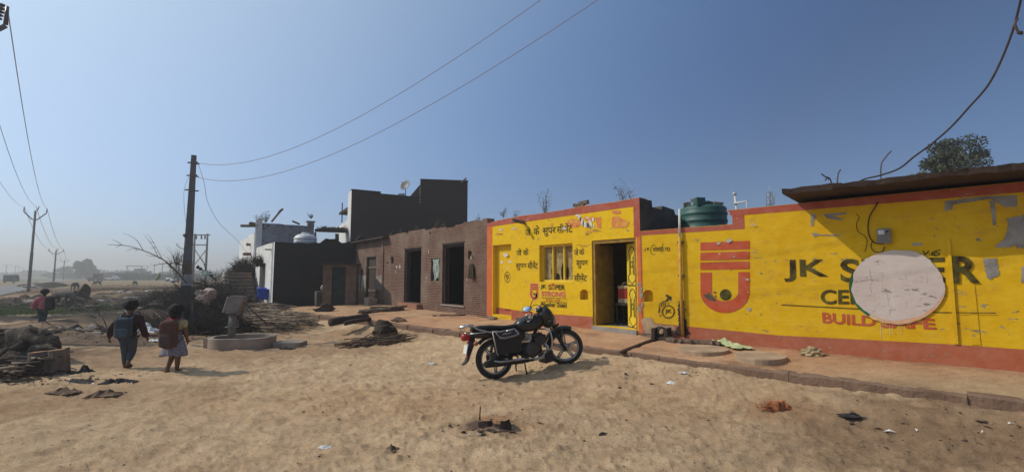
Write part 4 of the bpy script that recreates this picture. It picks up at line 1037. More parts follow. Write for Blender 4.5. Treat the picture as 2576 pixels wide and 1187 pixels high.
# ------------------------------------------------------------------ things on and by the yellow houses
# drain pipe
aP2 = WC.hit(*c6(381, 600))[0]
dp = MB(); pz0, pz1 = WC.hit(*c6(381, 1070))[1], WC.hit(*c6(378, 190))[1]
dp.tube([WC.pt(aP2, pz0, .05), WC.pt(aP2 - .005, pz0 + .8, .055), WC.pt(aP2, pz1 - .5, .05)], .028, 10); dp.m = 1
dp.tube([WC.pt(aP2, pz1 - .5, .05), WC.pt(aP2, pz1, .02)], .022, 10)
r_ = empty('drain_pipe', WC.pt(aP2, pz0, .05), 'narrow brown vertical drain pipe fixed to the yellow wall beside the painted U sign', 'pipe')
dp.build('pipe', [M['pipe_brown'], M['pvc']], r_)
for z_ in (pz0 + .45, pz0 + 1.05, pz1 - .6):
    k = MB(); k.box(WC.pt(aP2, z_, .03), (.1, .06, .03), rz=math.atan2(WC.d.y, WC.d.x)); k.build('pipe_clamp', M['steel'], r_)
# green water tank
tk = Pt(1770, 560, 9.75); tk.z = zlow - .25
r_ = empty('water_tank', tk, 'round dark green plastic water tank on the low roof behind the yellow wall', 'water tank')
k = MB(); pr = [(.42, 0), (.455, .02)]
for i in range(5): b0 = .04 + i * .15; pr += [(.455, b0), (.47, b0 + .02), (.47, b0 + .05), (.455, b0 + .07), (.455, b0 + .14)]
pr += [(.45, .80), (.40, .845), (.22, .87), (.2, .87)]
k.lathe(pr, 40, Matrix.Translation(tk)); k.build('tank_body', M['tank_green'], r_)
k = MB(); k.lathe([(.19, .872), (.2, .93), (.15, .955), (.01, .96)], 24, Matrix.Translation(tk)); k.build('lid', M['tank_green'], r_)
k = MB(); k.box(tk + Vector((-.2, -.3, .9)), (.16, .2, .16), j=.01); k.build('moulded_lug', M['tank_green'], r_)
for i, (dx, dy, sx) in enumerate(((-.12, -.05, .26), (.24, -.1, .22), (.33, .1, .16), (-.35, -.05, .14))):
    k = MB(); k.box(tk + Vector((dx, dy, .965 if i < 1 else .90)), (sx, .14, .08), rz=R.uniform(-.5, .5), ry=R.uniform(-.15, .15), j=.015)
    k.build('stone', M['wood_grey'], label=('grey stone weighing down the middle of the green tank lid', 'dark slab lying at the right edge of the green tank top', 'broken brick behind the others on the green tank top', 'flat slat sticking out left over the green tank rim')[i], cat='stone')
p0, p1 = Pt(1862, 557, 9.3), Pt(1848, 487, 9.3)
k = MB(); pz = zlow - .25
k.tube([Vector((p0.x, p0.y, pz)), p1], .022, 8); k.tube([Pt(1846, 512, 9.3), Pt(1878, 506, 9.1), Pt(1880, 530, 9.1), Vector((Pt(1880, 530, 9.1).x, Pt(1880, 530, 9.1).y, pz))], .018, 8)
k.lathe([(.035, 0), (.035, .05)], 10, Matrix.Translation(p1 - Vector((0, 0, .03)))); k.box(Vector((p0.x, p0.y, zlow + .2)), (.1, .08, .05)); k.box(Vector((p0.x, p0.y, zlow + .08)), (.12, .09, .05))
k.build('water_pipe', M['pvc'], label='white plumbing pipe bent over the roof just right of the green tank', cat='pipe')
# meter box with its cable
A_, Z_ = WC.hit(2224, 594)
r_ = empty('meter_box', WC.pt(A_, Z_ - .13, .006), 'small grey electricity meter box fixed high on the shaded yellow wall', 'meter box')
k = MB(); wbox(k, WC, A_ - .075, A_ + .075, Z_ - .10, Z_ + .10, .004, .075); bx_ = k.build('case', M['meter'], r_)
k = MB(); wbox(k, WC, A_ - .06, A_ + .01, Z_ + .02, Z_ + .08, .076, .082); k.build('dial_window', M['tank_white'], bx_)
k = MB(); k.blob(WC.pt(A_ + .04, Z_ + .06, .078), .016, 1, .1); k.build('seal', M['cable'], bx_)
def onw(W, pts, off=.02): return [W.pt(*W.hit(x, y), off) for x, y in pts]
def smooth(pts, n=6):
    pts = [Vector(p) for p in pts]; out = []
    for i in range(len(pts) - 1):
        p0, p1, p2, p3 = pts[max(i - 1, 0)], pts[i], pts[i + 1], pts[min(i + 2, len(pts) - 1)]
        for k in range(n):
            t = k / n
            out.append(0.5 * ((2 * p1) + (p2 - p0) * t + (2 * p0 - 5 * p1 + 4 * p2 - p3) * t * t + (3 * p1 - p0 - 3 * p2 + p3) * t ** 3))
    return out + [pts[-1]]
k = MB(); k.tube(smooth(onw(WC, [(2207, 508), (2205, 516), (2188, 545), (2184, 575), (2190, 600), (2204, 612), (2224, 612)], .018)), .007, 6)
k.tube(smooth(onw(WC, [(2196, 605), (2191, 620), (2200, 632), (2218, 634), (2226, 620)], .02)), .006, 5); k.build('meter_cable', M['cable'], label='dark cable curving down the yellow wall to the meter box', cat='cable')
k = MB(); k.tube(smooth(onw(WC, c_ := [c7(975, 540), c7(1005, 570), c7(980, 640), c7(1000, 710), c7(1060, 750), c7(1080, 800), c7(1060, 900)], .012)), .004, 4); k.build('thin_wire', M['cable'], label='hair-thin wire trailing down the yellow wall left of the meter box', cat='wire')
# supply cable sweeping down from the upper right
pts = [(2590, -120), (2568, 0), (2540, 100), (2492, 205), (2438, 270), (2390, 322), (2340, 365), (2300, 394), (2262, 424), (2215, 441), (2180, 449), (2165, 455)]
dd = np.linspace(4.6, 6.75, len(pts))
k = MB(); k.tube(smooth([Pt(x, y, d) for (x, y), d in zip(pts, dd)]), .0115, 7); k.build('supply_cable', M['cable'], label='thick dark supply cable sweeping down from the sky onto the canopy', cat='cable')
k = MB(); k.tube(smooth([Pt(2560, 48, 4.75), Pt(2553, 62, 4.75), Pt(2562, 82, 4.75), Pt(2572, 86, 4.75)]), .012, 5); k.blob(Pt(2566, 82, 4.75), (.035, .02, .02), 1, .3); k.build('hanging_twig', M['twig'], label='small dead twig caught under the supply cable at upper right', cat='twig')
# bent bars on the canopy
for pts, lab in (([(2214, 441), (2216, 420), (2226, 398), (2242, 380)], 'long bent reinforcing bar rising from the canopy behind the cable'), ([(2103, 455), (2108, 440), (2115, 427)], 'short straight reinforcing bar standing at the canopy edge'), ([(2093, 461), (2089, 452), (2075, 444), (2066, 437)], 'crooked leftmost reinforcing bar leaning left on the canopy edge')):
    g = [Pt(x, y, 6.9) for x, y in pts]; g[0].z = zc1 - .02
    k = MB(); k.tube(smooth(g), .009, 6)
    if 'crooked' in lab:
        for q in ((2080, 448), (2077, 452), (2085, 450)): k.blob(Pt(*q, 6.9), .014, 1, .3)
    k.build('reinforcing_bar', M['steel'], label=lab, cat='metal bar', group='bars sticking out of the canopy')
# brick on the parapet
pb = WB.pt(*WB.hit(*b5(742, 150)), -.08)
k = MB(); k.box(pb + Vector((0, 0, .02)), (.24, .12, .07), rz=-.6, ry=.2, j=.008); k.box(pb + Vector((0.09, -.06, .08)), (.24, .11, .075), rz=-.75, ry=-.12, j=.008); k.build('loose_brick', M['wood_grey'], label='two loose weathered bricks lying on the red parapet of the yellow house', cat='brick')
# weeds on the roofs
for (W, x, y, h, n, lab) in ((WB, 1362, 526, .62, 8, 'tallest dry weed on the parapet of the yellow house, left of the loose bricks'), (WB, 1556, 492, .45, 6, 'dry leafy weed near the right end of the yellow house parapet'), (WB, 1580, 490, .3, 3, 'short dry weed at the far right of the yellow house parapet'), (WB, 1290, 536, .25, 4, 'low dry weed at the left end of the yellow house parapet'), (WA, 1256, 545, .22, 8, 'bushy green weed where the brick and yellow roofs meet'), (WA, 1195, 545, .2, 3, 'thin weed on the brick roof edge at its right end'), (WA, 1090, 560, .34, 12, 'thick grassy weed on the brick roof before the dark tall wall'), (WA, 1108, 558, .22, 4, 'small weed just right of the grassy weed on the brick roof'), (WA, 1040, 573, .24, 5, 'weed on the middle of the brick roof edge'), (WA, 998, 582, .28, 5, 'spindly weed on the brick roof left of the first doorway'), (WA, 976, 588, .2, 4, 'small weed above the left wooden door of the brick house')):
    a_, z_ = W.hit(x, y); p = W.pt(a_, min(z_, 3.05) if W is WA else z_, -.12)
    if W is WB: p.z = 2.97
    k = MB(); weed(k, p, h * (1.25 if W is WA else 1.1), n, .3 if n > 3 else .15, .02); k.build('roof_weed', [M['weed'], M['leaf2'] if n > 7 else M['weed']], label=lab, cat='weed', group='weeds on the roofs')
# cloths on the brick house
def cloth(pts_fn, nu, nv, mt, name, label, cat):
    k = MB(); vs = [pts_fn(i / nu, j / nv) for i in range(nu + 1) for j in range(nv + 1)]
    k.add(vs, [(i * (nv + 1) + j, (i + 1) * (nv + 1) + j, (i + 1) * (nv + 1) + j + 1, i * (nv + 1) + j + 1) for i in range(nu) for j in range(nv)], True)
    b0 = len(k.v); n_ = len(k.v)
    o = k.build(name, mt, label=label, cat=cat)
    md = o.modifiers.new('thickness', 'SOLIDIFY'); md.thickness = .004
    return o
a0, z0, a1, z1 = bbx(winA)
cloth(lambda u, v: WA.pt(a0 + .05 + (a1 - a0 - .1) * (u * (.75 + .25 * v) + .02), z1 - .03 - (z1 - z0 - .06) * (1 - v) * (1 - .12 * math.sin(u * 7)), -.03 + .02 * math.sin(u * 17) + .015 * math.sin(v * 9 + u * 4)), 18, 12, M['cloth_green'], 'curtain', 'pale green cloth hung in the small window of the brick house', 'curtain')
ac, zc = WA.hit(*a4(1010, 695)); ac2, zc2 = WA.hit(*a4(1015, 810))
cloth(lambda u, v: WA.pt(ac + (u - .5) * (.10 + .28 * (1 - v) * (1.2 - (1 - v) * .7)), zc - (zc - zc2) * (1 - v), .04 + .035 * math.sin(u * 14) + .03 * (1 - v)), 14, 10, M['cloth_olive'], 'hanging_cloth', 'olive bag-like cloth hanging on the brick wall beside the right doorway', 'cloth')
k = MB(); q = WA.pt(*WA.hit(*a4(985, 645)), -.06); k.lathe([(.03, 0), (.04, .05), (.04, .1), (.02, .12)], 10, Matrix.Translation(q - Vector((0, 0, .06)))); k.build('small_pot', M['litter_white'], label='small pale pot standing in the arched niche of the brick wall', cat='pot')
k = MB(); q = WA.hit(*a4(1005, 640)); k.tube([WA.pt(q[0], q[1], .0), WA.pt(q[0] - .05, q[1] + .02, .1)], .014, 6); k.build('wall_peg', M['wood_dark'], label='wooden peg driven in the brick wall beside the arched niche', cat='peg')
# jerrycan and lamp in the doorway
jp = WB.pt(a0d + (a1d - a0d) * .40, z0d, -.55); jp.z = z0d + .46
sr_ = empty('wooden_stool', jp - Vector((0, 0, .46)), 'dark wooden stool under the jerrycan inside the open doorway', 'stool')
k = MB(); k.box(jp - Vector((0, 0, .025)), (.38, .30, .04), rz=math.atan2(WB.d.y, WB.d.x)); k.build('seat', M['wood_dark'], sr_)
for sx in (-1, 1):
    for sy in (-1, 1):
        k = MB(); q = jp + Vector((WB.d.x, WB.d.y, 0)) * .15 * sx + Vector((WB.n.x, WB.n.y, 0)) * .11 * sy; k.tube([q - Vector((0, 0, .05)), q - Vector((0, 0, .458))], .02, 6); k.build('leg', M['wood_dark'], sr_)
r_ = empty('jerrycan', jp, 'red and cream plastic jerrycan standing inside the open doorway', 'jerrycan')
ang = math.atan2(WB.d.y, WB.d.x)
k = MB(); k.box(jp + Vector((0, 0, .05)), (.27, .18, .09), rz=ang); k.box(jp + Vector((0, 0, .33)), (.27, .18, .06), rz=ang, j=.012); k.build('cream_shell', M['stone'], r_)
k = MB(); k.box(jp + Vector((0, 0, .195)), (.275, .185, .2), rz=ang); k.build('red_band', mat('red_plastic', (.3, .03, .02), .5, .2, 6, bmp=.05), r_)
k = MB(); k.tube([jp + Vector((-.08, 0, .36)), jp + Vector((-.05, 0, .42)), jp + Vector((.05, 0, .42)), jp + Vector((.09, 0, .36))], .015, 8); k.build('handle', M['stone'], r_)
# drain mouth, brick row, dark channel, slabs and stone on the walkway
def on_plat(x, y):
    g = G(x, y, .33)
    for _ in range(4): g = Vector((*Pt(x, y, 1).xy, 0)) if False else g
    for _ in range(6):
        r = ray(x, y); z = float(plat_z(g.x, g.y)) ; kk = (z - CAMZ) / r.z; g = Vector((r.x * kk, r.y * kk, z))
    return g
g = on_plat(1664, 852)
k = MB(); rzc = math.atan2(WC.d.y, WC.d.x)
k.box(g + Vector((0, 0, .02)), (.30, .22, .06), rz=rzc, j=.01); k.box(g + Vector((-.1, .02, .11)), (.06, .2, .17), rz=rzc, j=.01); k.box(g + Vector((.1, -.06, .11)), (.06, .2, .17), rz=rzc, j=.01); k.lathe([(.09, -.1), (.09, .1), (.07, .1), (.07, -.1)], 14, Matrix.Translation(g + Vector((0, -.0, .13))) @ Matrix.Rotation(1.57, 4, 'X') @ Matrix.Rotation(.0, 4, 'Z'), cap=False)
k.build('drain_mouth', M['slab'], label='dark broken drain mouth at the foot of the yellow wall', cat='drain')
k = MB(); a, b = on_plat(1650, 852), on_plat(1563, 886)
k.tube(smooth([a, a.lerp(b, .3) + Vector((.02, .03, 0)), a.lerp(b, .65) + Vector((-.02, -.02, 0)), b]), [.055] * 18 + [.045], 6, flat=.5); k.build('mud_channel', M['stain'], label='black mud-filled gutter crossing the red walkway from the drain', cat='gutter')
for i in range(9):
    f = i / 8; q = on_plat(1690 + 110 * f, 860 + 8 * f) + Vector((0, 0, .03))
    k = MB(); k.box(q, (.17 + R.uniform(-.04, .04), .12, .075), rz=rzc + R.uniform(-.4, .4), j=.012); k.build('kerb_brick', M['brick_step'], label=('brick of the loose row nearest the drain mouth', 'second loose brick counting from the drain mouth', 'third loose brick counting from the drain mouth', 'fourth loose brick counting from the drain mouth', 'middle brick of the loose row along the wall foot', 'fourth loose brick counting from the lime rag', 'third loose brick counting from the lime rag', 'second loose brick counting from the lime rag', 'loose brick lying under the lime rag')[i], cat='brick', group='loose bricks along the wall foot', uv=True)
def crumple(name, c, L, Wd, H, rz, mt, label, cat, seed=0, n=14, group=None):
    k = MB(); vs = []; ca, sa = math.cos(rz), math.sin(rz)
    for i in range(n + 1):
        for j in range(n + 1):
            u, v = i / n - .5, j / n - .5
            h = max(0, float(vn(i * .55 + seed * 7, j * .55, seed) ) - .1) * H * (1.15 - 2.0 * max(abs(u), abs(v))) + .012
            x = u * L * (1 + .25 * (float(vn(j * .9 + seed, 3, seed)) - .5)); y = v * Wd * (1 + .5 * (float(vn(i * .9 + seed, 8, seed)) - .5))
            q = Vector((c[0] + x * ca - y * sa, c[1] + x * sa + y * ca, c[2] + h)); vs.append(q)
    k.add(vs, [(i * (n + 1) + j, (i + 1) * (n + 1) + j, (i + 1) * (n + 1) + j + 1, i * (n + 1) + j + 1) for i in range(n) for j in range(n)], False)
    o = k.build(name, mt, label=label, cat=cat, group=group)
    md = o.modifiers.new('thickness', 'SOLIDIFY'); md.thickness = .006
    return o
a, b = on_plat(1790, 858), on_plat(1868, 880); c_ = (a + b) / 2
crumple('rag', c_ + Vector((0, 0, .01)), (b - a).length * 1.1, .26, .12, math.atan2(b.y - a.y, b.x - a.x), M['cloth_lime'], 'pale lime rag trailing off the row of loose bricks', 'rag', 3, 20)
def slabdisc(name, x, y, rx, ry, h, lab, seed):
    c = on_plat(x, y); k = MB(); n = 26; rz_ = rzc
    pr = []
    for L_, (s_, z_) in enumerate(((1.0, -.06), (1.0, h - .012), (.985, h))):
        for i in range(n):
            g = 2 * math.pi * i / n; q = 1 + .10 * (float(vn(math.cos(g) * 1.6 + 5, math.sin(g) * 1.6 + 5, seed)) - .5) + .03 * (float(vn(i * .8, 1, seed)) - .5)
            xx, yy = rx * q * s_ * math.cos(g), ry * q * s_ * math.sin(g)
            pr.append((c.x + xx * math.cos(rz_) - yy * math.sin(rz_), c.y + xx * math.sin(rz_) + yy * math.cos(rz_), c.z + z_))
    fs = [(l * n + i, l * n + (i + 1) % n, (l + 1) * n + (i + 1) % n, (l + 1) * n + i) for l in range(2) for i in range(n)] + [tuple(2 * n + i for i in range(n))]
    k.add(pr, fs); k.build(name, M['slab_dust'], label=lab, cat='slab', group='round stone slabs on the walkway')
slabdisc('stone_slab', 1766, 884, .37, .40, .055, 'round dusty stone slab on the walkway nearer the drain', 2)
slabdisc('stone_slab', 1912, 902, .34, .42, .055, 'round dusty stone slab with a chipped right end, between the other slab and the yellow stone', 5)
k = MB(); c_ = on_plat(2042, 894); k.blob(c_ + Vector((0, 0, .04)), (.15, .10, .085), 3, .35, 2.6, 4); k.build('yellow_stone', M['stone'], label='rough lumpy yellow stone lying on the walkway below the sign', cat='stone')
# rubble step below the tall yellow house
for i, (x, y, lx, ly, lz) in enumerate(((1258, 795, .45, .16, .07), (1290, 800, .34, .2, .08), (1320, 806, .4, .2, .07), (1350, 812, .3, .18, .06), (1238, 803, .3, .16, .06), (1540, 824, .7, .2, .05), (1600, 838, .5, .18, .07), (1640, 846, .4, .16, .06))):
    q = on_plat(x, y); q.z = float(plat_z(q.x, q.y)) + lz / 2
    k = MB(); k.box(q, (lx, ly, lz), rz=math.atan2(WB.d.y, WB.d.x) + R.uniform(-.15, .15), j=.02); k.build('rubble_brick', M['brick_step'], label=('broken brick just before the blocked yellow door', 'broken brick right of the blocked door step', 'broken brick under the small painted U logo', 'broken brick behind the motorcycle seat', 'broken brick at the brick and yellow house corner', 'long flat brick before the open doorway sill', 'flat brick at the right end of the doorway sill', 'broken brick between doorway and drain mouth')[i], cat='brick', group='broken bricks at the foot of the yellow house', uv=True)

# ------------------------------------------------------------------ the dark and white house, its yard and the tall house behind
C1 = (-9.96, 19.5)
WD = Plane(C1, (.82, .57)); WS = Plane(C1, (-.6, .8))
zh = 2.93
hD = empty('soot_house', (*C1, .2), 'low house with whitewashed left wall and soot-black front beside the brick house', 'house')
tp = [(0, zh)]; a = .3
while a < 3.5: tp.append((a, zh + R.uniform(-.02, .03) + (0.22 if 1.9 < a < 2.6 else 0) + .3 * max(0, a - 2.6))); a += R.uniform(.15, .35)
tp += [(3.6, zh + .45)]
m = MB(); m.slab([[(0.0, -.1)] + tp + [(3.6, -.1)]], wfn(WD), .25); m.build('front_wall', M['brick_soot'], hD, uv=True)
dS = squared(poly(WS, [(185, 770), (232, 750), (225, 985), (188, 990)], h3)); LS = 4.75
dS = rect(max(dS[0][0], .2), .32, min(dS[2][0], LS - .3), dS[2][1])
m = MB(); m.slab([[(0.253, -.1), (0.253, zh - .02), (1.5, zh + .0), (LS, zh - .03), (LS, -.1)], dS], wfn(WS), .24); m.build('side_wall', M['white_paint'], hD)
m = MB(); wbox(m, WS, 0.0, .25, -.1, zh + .0, -.02, .004); m.build('corner_edge', M['white_paint'], hD)
m = MB(); wbox(m, WS, .26, LS, zh - .2, zh - .08, -3.5, -.245); m.build('roof', M['slab'], hD)
m = MB(); wbox(m, WS, LS - .2, LS, -.1, zh - .2, -3.5, -.245); m.build('back_wall', M['brick_soot'], hD, uv=True)
a0, z0, a1, z1 = bbx(dS); m = MB(); wbox(m, WS, a0, a1, z0, z1, -.2, -.12); dq = m.build('plank_door', M['door_wood'], hD)
m = MB(); wbox(m, WS, a0 + .0, a0 + (a1 - a0) * .42, z0, z1 - .05, -.118, -.02); m.build('door_leaf', M['frame_dark'], dq)
m = MB(); q = WS.hit(*h3(285, 640)); m.obox(WS.pt(q[0], q[1], -.1), Vector((WS.n.x, WS.n.y, 0)) * .35, WS.pt(1, 0, 0) * .08 - WS.pt(0, 0, 0) * .08, Vector((0, 0, .05))); m.build('wall_bracket', M['wood_grey'], hD)
# dry bundle over the white wall's door
def twigs(mb, n, fn, L, r, seg=3, curl=.25, rnd=R, fork=.4, sides=3):
    for i in range(n):
        p, d = fn(rnd); d = Vector(d).normalized(); l = L * rnd.uniform(.4, 1.2); pts = [Vector(p)]
        for k in range(seg):
            d = (d + Vector((rnd.uniform(-1, 1), rnd.uniform(-1, 1), rnd.uniform(-1, 1))) * curl).normalized(); pts.append(pts[-1] + d * l / seg)
        rr = r * rnd.uniform(.5, 1.5); mb.tube(pts, [rr * (1 - .7 * k / seg) for k in range(seg + 1)], sides, False, False)
        if rnd.random() < fork:
            q = pts[1]; e = (d + Vector((rnd.uniform(-1, 1), rnd.uniform(-1, 1), rnd.uniform(-.6, 1)))).normalized()
            mb.tube([q, q + e * l * .3, q + e * l * .5 + Vector((0, 0, rnd.uniform(-.05, .05)))], [rr * .7, rr * .5, rr * .3], sides, False, False)
q0 = WS.pt(*WS.hit(*h3(205, 740)), .18)
k = MB(); k.blob(q0, (.17, .17, .15), 2, .5, 2.5, 8)
twigs(k, 160, lambda r: (q0 + Vector((r.uniform(-.2, .2), r.uniform(-.2, .2), r.uniform(-.2, .2))), (r.uniform(-1, 1.3), r.uniform(-1, 1), r.uniform(-.8, 1))), .4, .012)
k.build('dry_bundle', M['twig_dark'], label='dark bundle of dry branches fixed over the door of the white side wall', cat='bundle')
# outhouse in front of the dark wall
op = Pt(800, 772, 17.9); WO = Plane((Pt(812, 700, 17.9).x, Pt(812, 700, 17.9).y), (.97, .24)); gz = .22
hO = empty('outhouse', (WO.o.x, WO.o.y, gz), 'small plastered outhouse with dark green metal door before the soot-black wall', 'outhouse')
ao = WO.hit(*h3(1015, 800))[0]; zo1 = WO.hit(*h3(870, 765))[1]
dO = squared(poly(WO, [(806, 785), (925, 783), (915, 1090), (800, 1095)], h3)); dO = rect(dO[0][0], gz + .1, dO[2][0], dO[2][1])
M['out_wall'] = mat('dusty_brown_plaster', (.17, .115, .08), .95, .4, 4, bmp=.4, bsc=20, bd=.01)
m = MB(); m.slab([rect(0, 0, ao, zo1), dO], wfn(WO), .12); m.build('front_wall', M['out_wall'], hO)
m = MB(); wbox(m, WO, -.004, .12, 0, zo1, -1.3, -.123); m.build('side_wall', M['concrete'], hO)
m = MB(); wbox(m, WO, ao - .12, ao + .004, 0, zo1, -1.3, -.123); wbox(m, WO, .12, ao - .12, 0, zo1, -1.3, -1.2); m.build('back_wall', M['out_wall'], hO)
m = MB(); wbox(m, WO, -.1, ao + .08, zo1 + .002, zo1 + .06, -1.4, .12); m.build('roof', M['slab'], hO)
a0, z0, a1, z1 = bbx(dO); m = MB(); wbox(m, WO, a0, a1, z0, z1, -.1, -.06); dq = m.build('metal_door', M['door_green'], hO)
m = MB(); e = .04; wbox(m, WO, a0, a0 + e, z0, z1, -.058, -.02); wbox(m, WO, a1 - e, a1, z0, z1, -.058, -.02); wbox(m, WO, a0 + e, a1 - e, z1 - e, z1, -.058, -.02); wbox(m, WO, a0 + e, a1 - e, (z0 + z1) / 2 - .02, (z0 + z1) / 2 + .02, -.058, -.03); m.build('door_frame', M['frame_dark'], dq)
# pale block with a round pot before the dark wall, stump on the ground
gb = Pt(841, 770, 17.6); gb.z = .22
gb = Vector((Pt(840, 770, 18.6).x - .35, 18.5, .2))
k = MB(); k.box(gb + Vector((-.05, .0, .35)), (.55, .4, .72), rz=.55, j=.02); k.build('plaster_block', M['plaster_dark'], label='sooty waist-high plaster block standing left of the outhouse', cat='block')
k = MB(); k.lathe([(.08, 0), (.13, .07), (.14, .14), (.1, .22), (.05, .25)], 16, Matrix.Translation(gb + Vector((-.02, 0, .71)))); k.build('clay_pot', M['concrete'], label='round grey pot standing on the sooty block beside the outhouse', cat='pot')
q = on_plat(818, 783); k = MB(); k.blob(q + Vector((0, 0, .08)), (.32, .16, .17), 2, .5, 2, 5); k.build('wood_stump', M['wood_dark'], label='dark chunky wood stump on the path before the outhouse', cat='stump')

# whitewashed taller house behind it
WU = Plane((-13.05, 23.6), (.8, .6)); zu = WU.hit(*h3(160, 405))[1]; LU = WU.hit(*h3(650, 450))[0]
hU = empty('whitewashed_house', (-13.05, 23.6, .2), 'taller stained whitewashed house rising behind the soot-black front', 'house')
t2 = [(0, zu - .02)]; a = .3
while a < LU - .2: t2.append((a, zu + R.uniform(-.03, .03))); a += R.uniform(.2, .5)
t2.append((LU, zu - .05))
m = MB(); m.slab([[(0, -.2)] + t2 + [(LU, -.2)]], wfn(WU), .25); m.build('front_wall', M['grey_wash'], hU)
m = MB(); wbox(m, WU, -.02, .28, -.2, zu + .16, .003, .06); wbox(m, WU, .04, .3, zu + .162, zu + .24, -.2, .08); m.build('corner_pillar', M['white_paint'], hU)
m = MB(); wbox(m, WU, LU - .32, LU, zu - .03, zu + .22, -.25, .03); wbox(m, WU, LU - .38, LU + .05, zu + .222, zu + .28, -.3, .06); m.build('corner_post', M['grey_wash'], hU)
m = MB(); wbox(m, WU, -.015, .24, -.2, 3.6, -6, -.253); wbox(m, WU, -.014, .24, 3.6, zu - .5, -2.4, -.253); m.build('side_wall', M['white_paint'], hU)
m = MB(); wbox(m, WU, LU - .25, LU, -.2, zu - .3, -4, -.253); m.build('right_wall', M['brick_soot'], hU, uv=True)
m = MB(); wbox(m, WU, .25, LU - .26, zu - .5, zu - .38, -4, -.26); m.build('roof', M['slab'], hU)
def beam(x0, y0, x1, y1, Y, w_, lab, mt='wood'):
    p, q = Pt(x0, y0, Y), Pt(x1, y1, Y + .4); k = MB(); k.tube([p, q, q + (q - p).normalized() * .5], w_, 4, True, False); k.build('roof_beam', M[mt], label=lab, cat='beam', group='beams sticking out of the whitewashed house')
beam(605, 568, 637, 568, 23.3, .07, 'long pale beam sticking out left at the top of the whitewashed house', 'wood_grey'); beam(629, 562, 642, 564, 23.4, .09, 'thick stub of dark beam just above the long pale roof beam'); beam(621, 615, 631, 615, 24.5, .07, 'short beam sticking out halfway up the whitewashed side'); beam(613, 639, 630, 639, 24.2, .08, 'lowest short beam sticking out left, where the pale wire ends')
p = Pt(683, 558, 24.6); k = MB(); k.tube(smooth([p, Pt(697, 541, 24.6), Pt(705, 531, 24.6), Pt(712, 525, 24.6)]), [.05] * 10 + [.065] * 6 + [.05] * 3, 6); k.build('leaning_log', M['wood_grey'], label='crooked log leaning up against the sky on the whitewashed house roof', cat='log')
p = Pt(733, 560, 25); k = MB(); k.tube([Pt(735, 556, 24.8), Pt(754, 564, 25)], .05, 6); k.build('roof_stick', M['wood_dark'], label='dark stick lying tilted on the whitewashed house parapet', cat='stick')
for (x, y, h, n, lab) in ((652, 560, .5, 14, 'dry grass tuft on the left pillar of the whitewashed house'), (668, 558, .65, 16, 'tallest dry grass tuft on the whitewashed house parapet'), (782, 548, .35, 14, 'dry tuft on the right corner post of the whitewashed house')):
    k = MB(); pp = Pt(x, y + 2, 24 if x < 700 else 25.2); weed(k, pp, h, n, .5, .03); k.build('roof_weed', [M['weed'], M['weed']], label=lab, cat='weed', group='weeds on the roofs')
# white tank on the low roof
tw = Pt(768, 613, 22.2); tw.z = zh - .07
r_ = empty('water_tank', tw, 'round white plastic water tank on the roof of the soot-black house', 'water tank')
k = MB(); pr = [(.44, 0), (.5, .04)]
for i in range(3): b0 = .08 + i * .14; pr += [(.5, b0), (.52, b0 + .03), (.52, b0 + .06), (.49, b0 + .1)]
pr += [(.46, .52), (.34, .60), (.2, .63)]
k.lathe(pr, 32, Matrix.Translation(tw)); k.build('tank_body', M['tank_white'], r_)
k = MB(); k.lathe([(.19, .632), (.2, .68), (.12, .71), (.01, .71)], 20, Matrix.Translation(tw)); k.build('lid', M['tank_white'], r_)
# lean-to roof between the houses
k = MB(); p, q = Pt(792, 583, 25.4), Pt(866, 586, 26.2); wv = Vector((.2, 1.5, .25))
r_ = empty('lean_to_roof', p, 'low dark lean-to roof bridging the gap left of the tall brick house', 'roof')
k.obox(p, q - p, wv, Vector((0, 0, .16)))
for i in range(60):
    f = R.random(); g_ = R.random(); c_ = p.lerp(q, f) + wv * g_ * .4 + Vector((0, 0, .18)); k.tube([c_, c_ + Vector((R.uniform(-.3, .3), R.uniform(-.2, .2), R.uniform(-.02, .14)))], .02, 4)
k.build('thatch', M['twig_dark'], r_)
k = MB(); k.tube([Pt(793, 584, 25.5), Pt(793, 640, 25.5)], .06, 6); k.build('post', M['wood'], r_); k = MB(); k.tube([Pt(848, 588, 26), Pt(848, 640, 26)], .1, 6); k.build('post', M['brick_soot'], r_)
# stairs
dS_ = Vector((-.6, .8, 0)); sS = Vector((-.8, -.6, 0)); b0 = Vector((-11.62, 21.35, .15))
r_ = empty('brick_staircase', b0, 'worn brick steps climbing beside the white side wall behind the hand pump', 'stairs')
for i in range(8):
    k = MB(); o = b0 + dS_ * (.27 * i); L_ = sS * (1.12 + R.uniform(-.03, .03))
    k.obox(o, dS_ * (.272 + (1.4 if i == 7 else 0)), L_, Vector((0, 0, .17 * (i + 1) + .12))); k.build('step', M['brick_step'], r_, uv=True)
    k = MB(); k.obox(o - dS_ * .03 + Vector((0, 0, .17 * (i + 1) + .122)), dS_ * (.29 if i < 7 else 1.6), L_ * 1.01, Vector((0, 0, .035))); k.build('tread', M['concrete_pale'], r_)
k = MB()
for i in range(8):
    o = b0 + dS_ * (.27 * i) + sS * 1.12; k.box(o + Vector((0, 0, .17 * (i + 1) + .16)) + dS_ * .12, (.16, .3, .1), rz=.9, j=.03)
k.build('edge_stone', M['mortar_white'], r_)
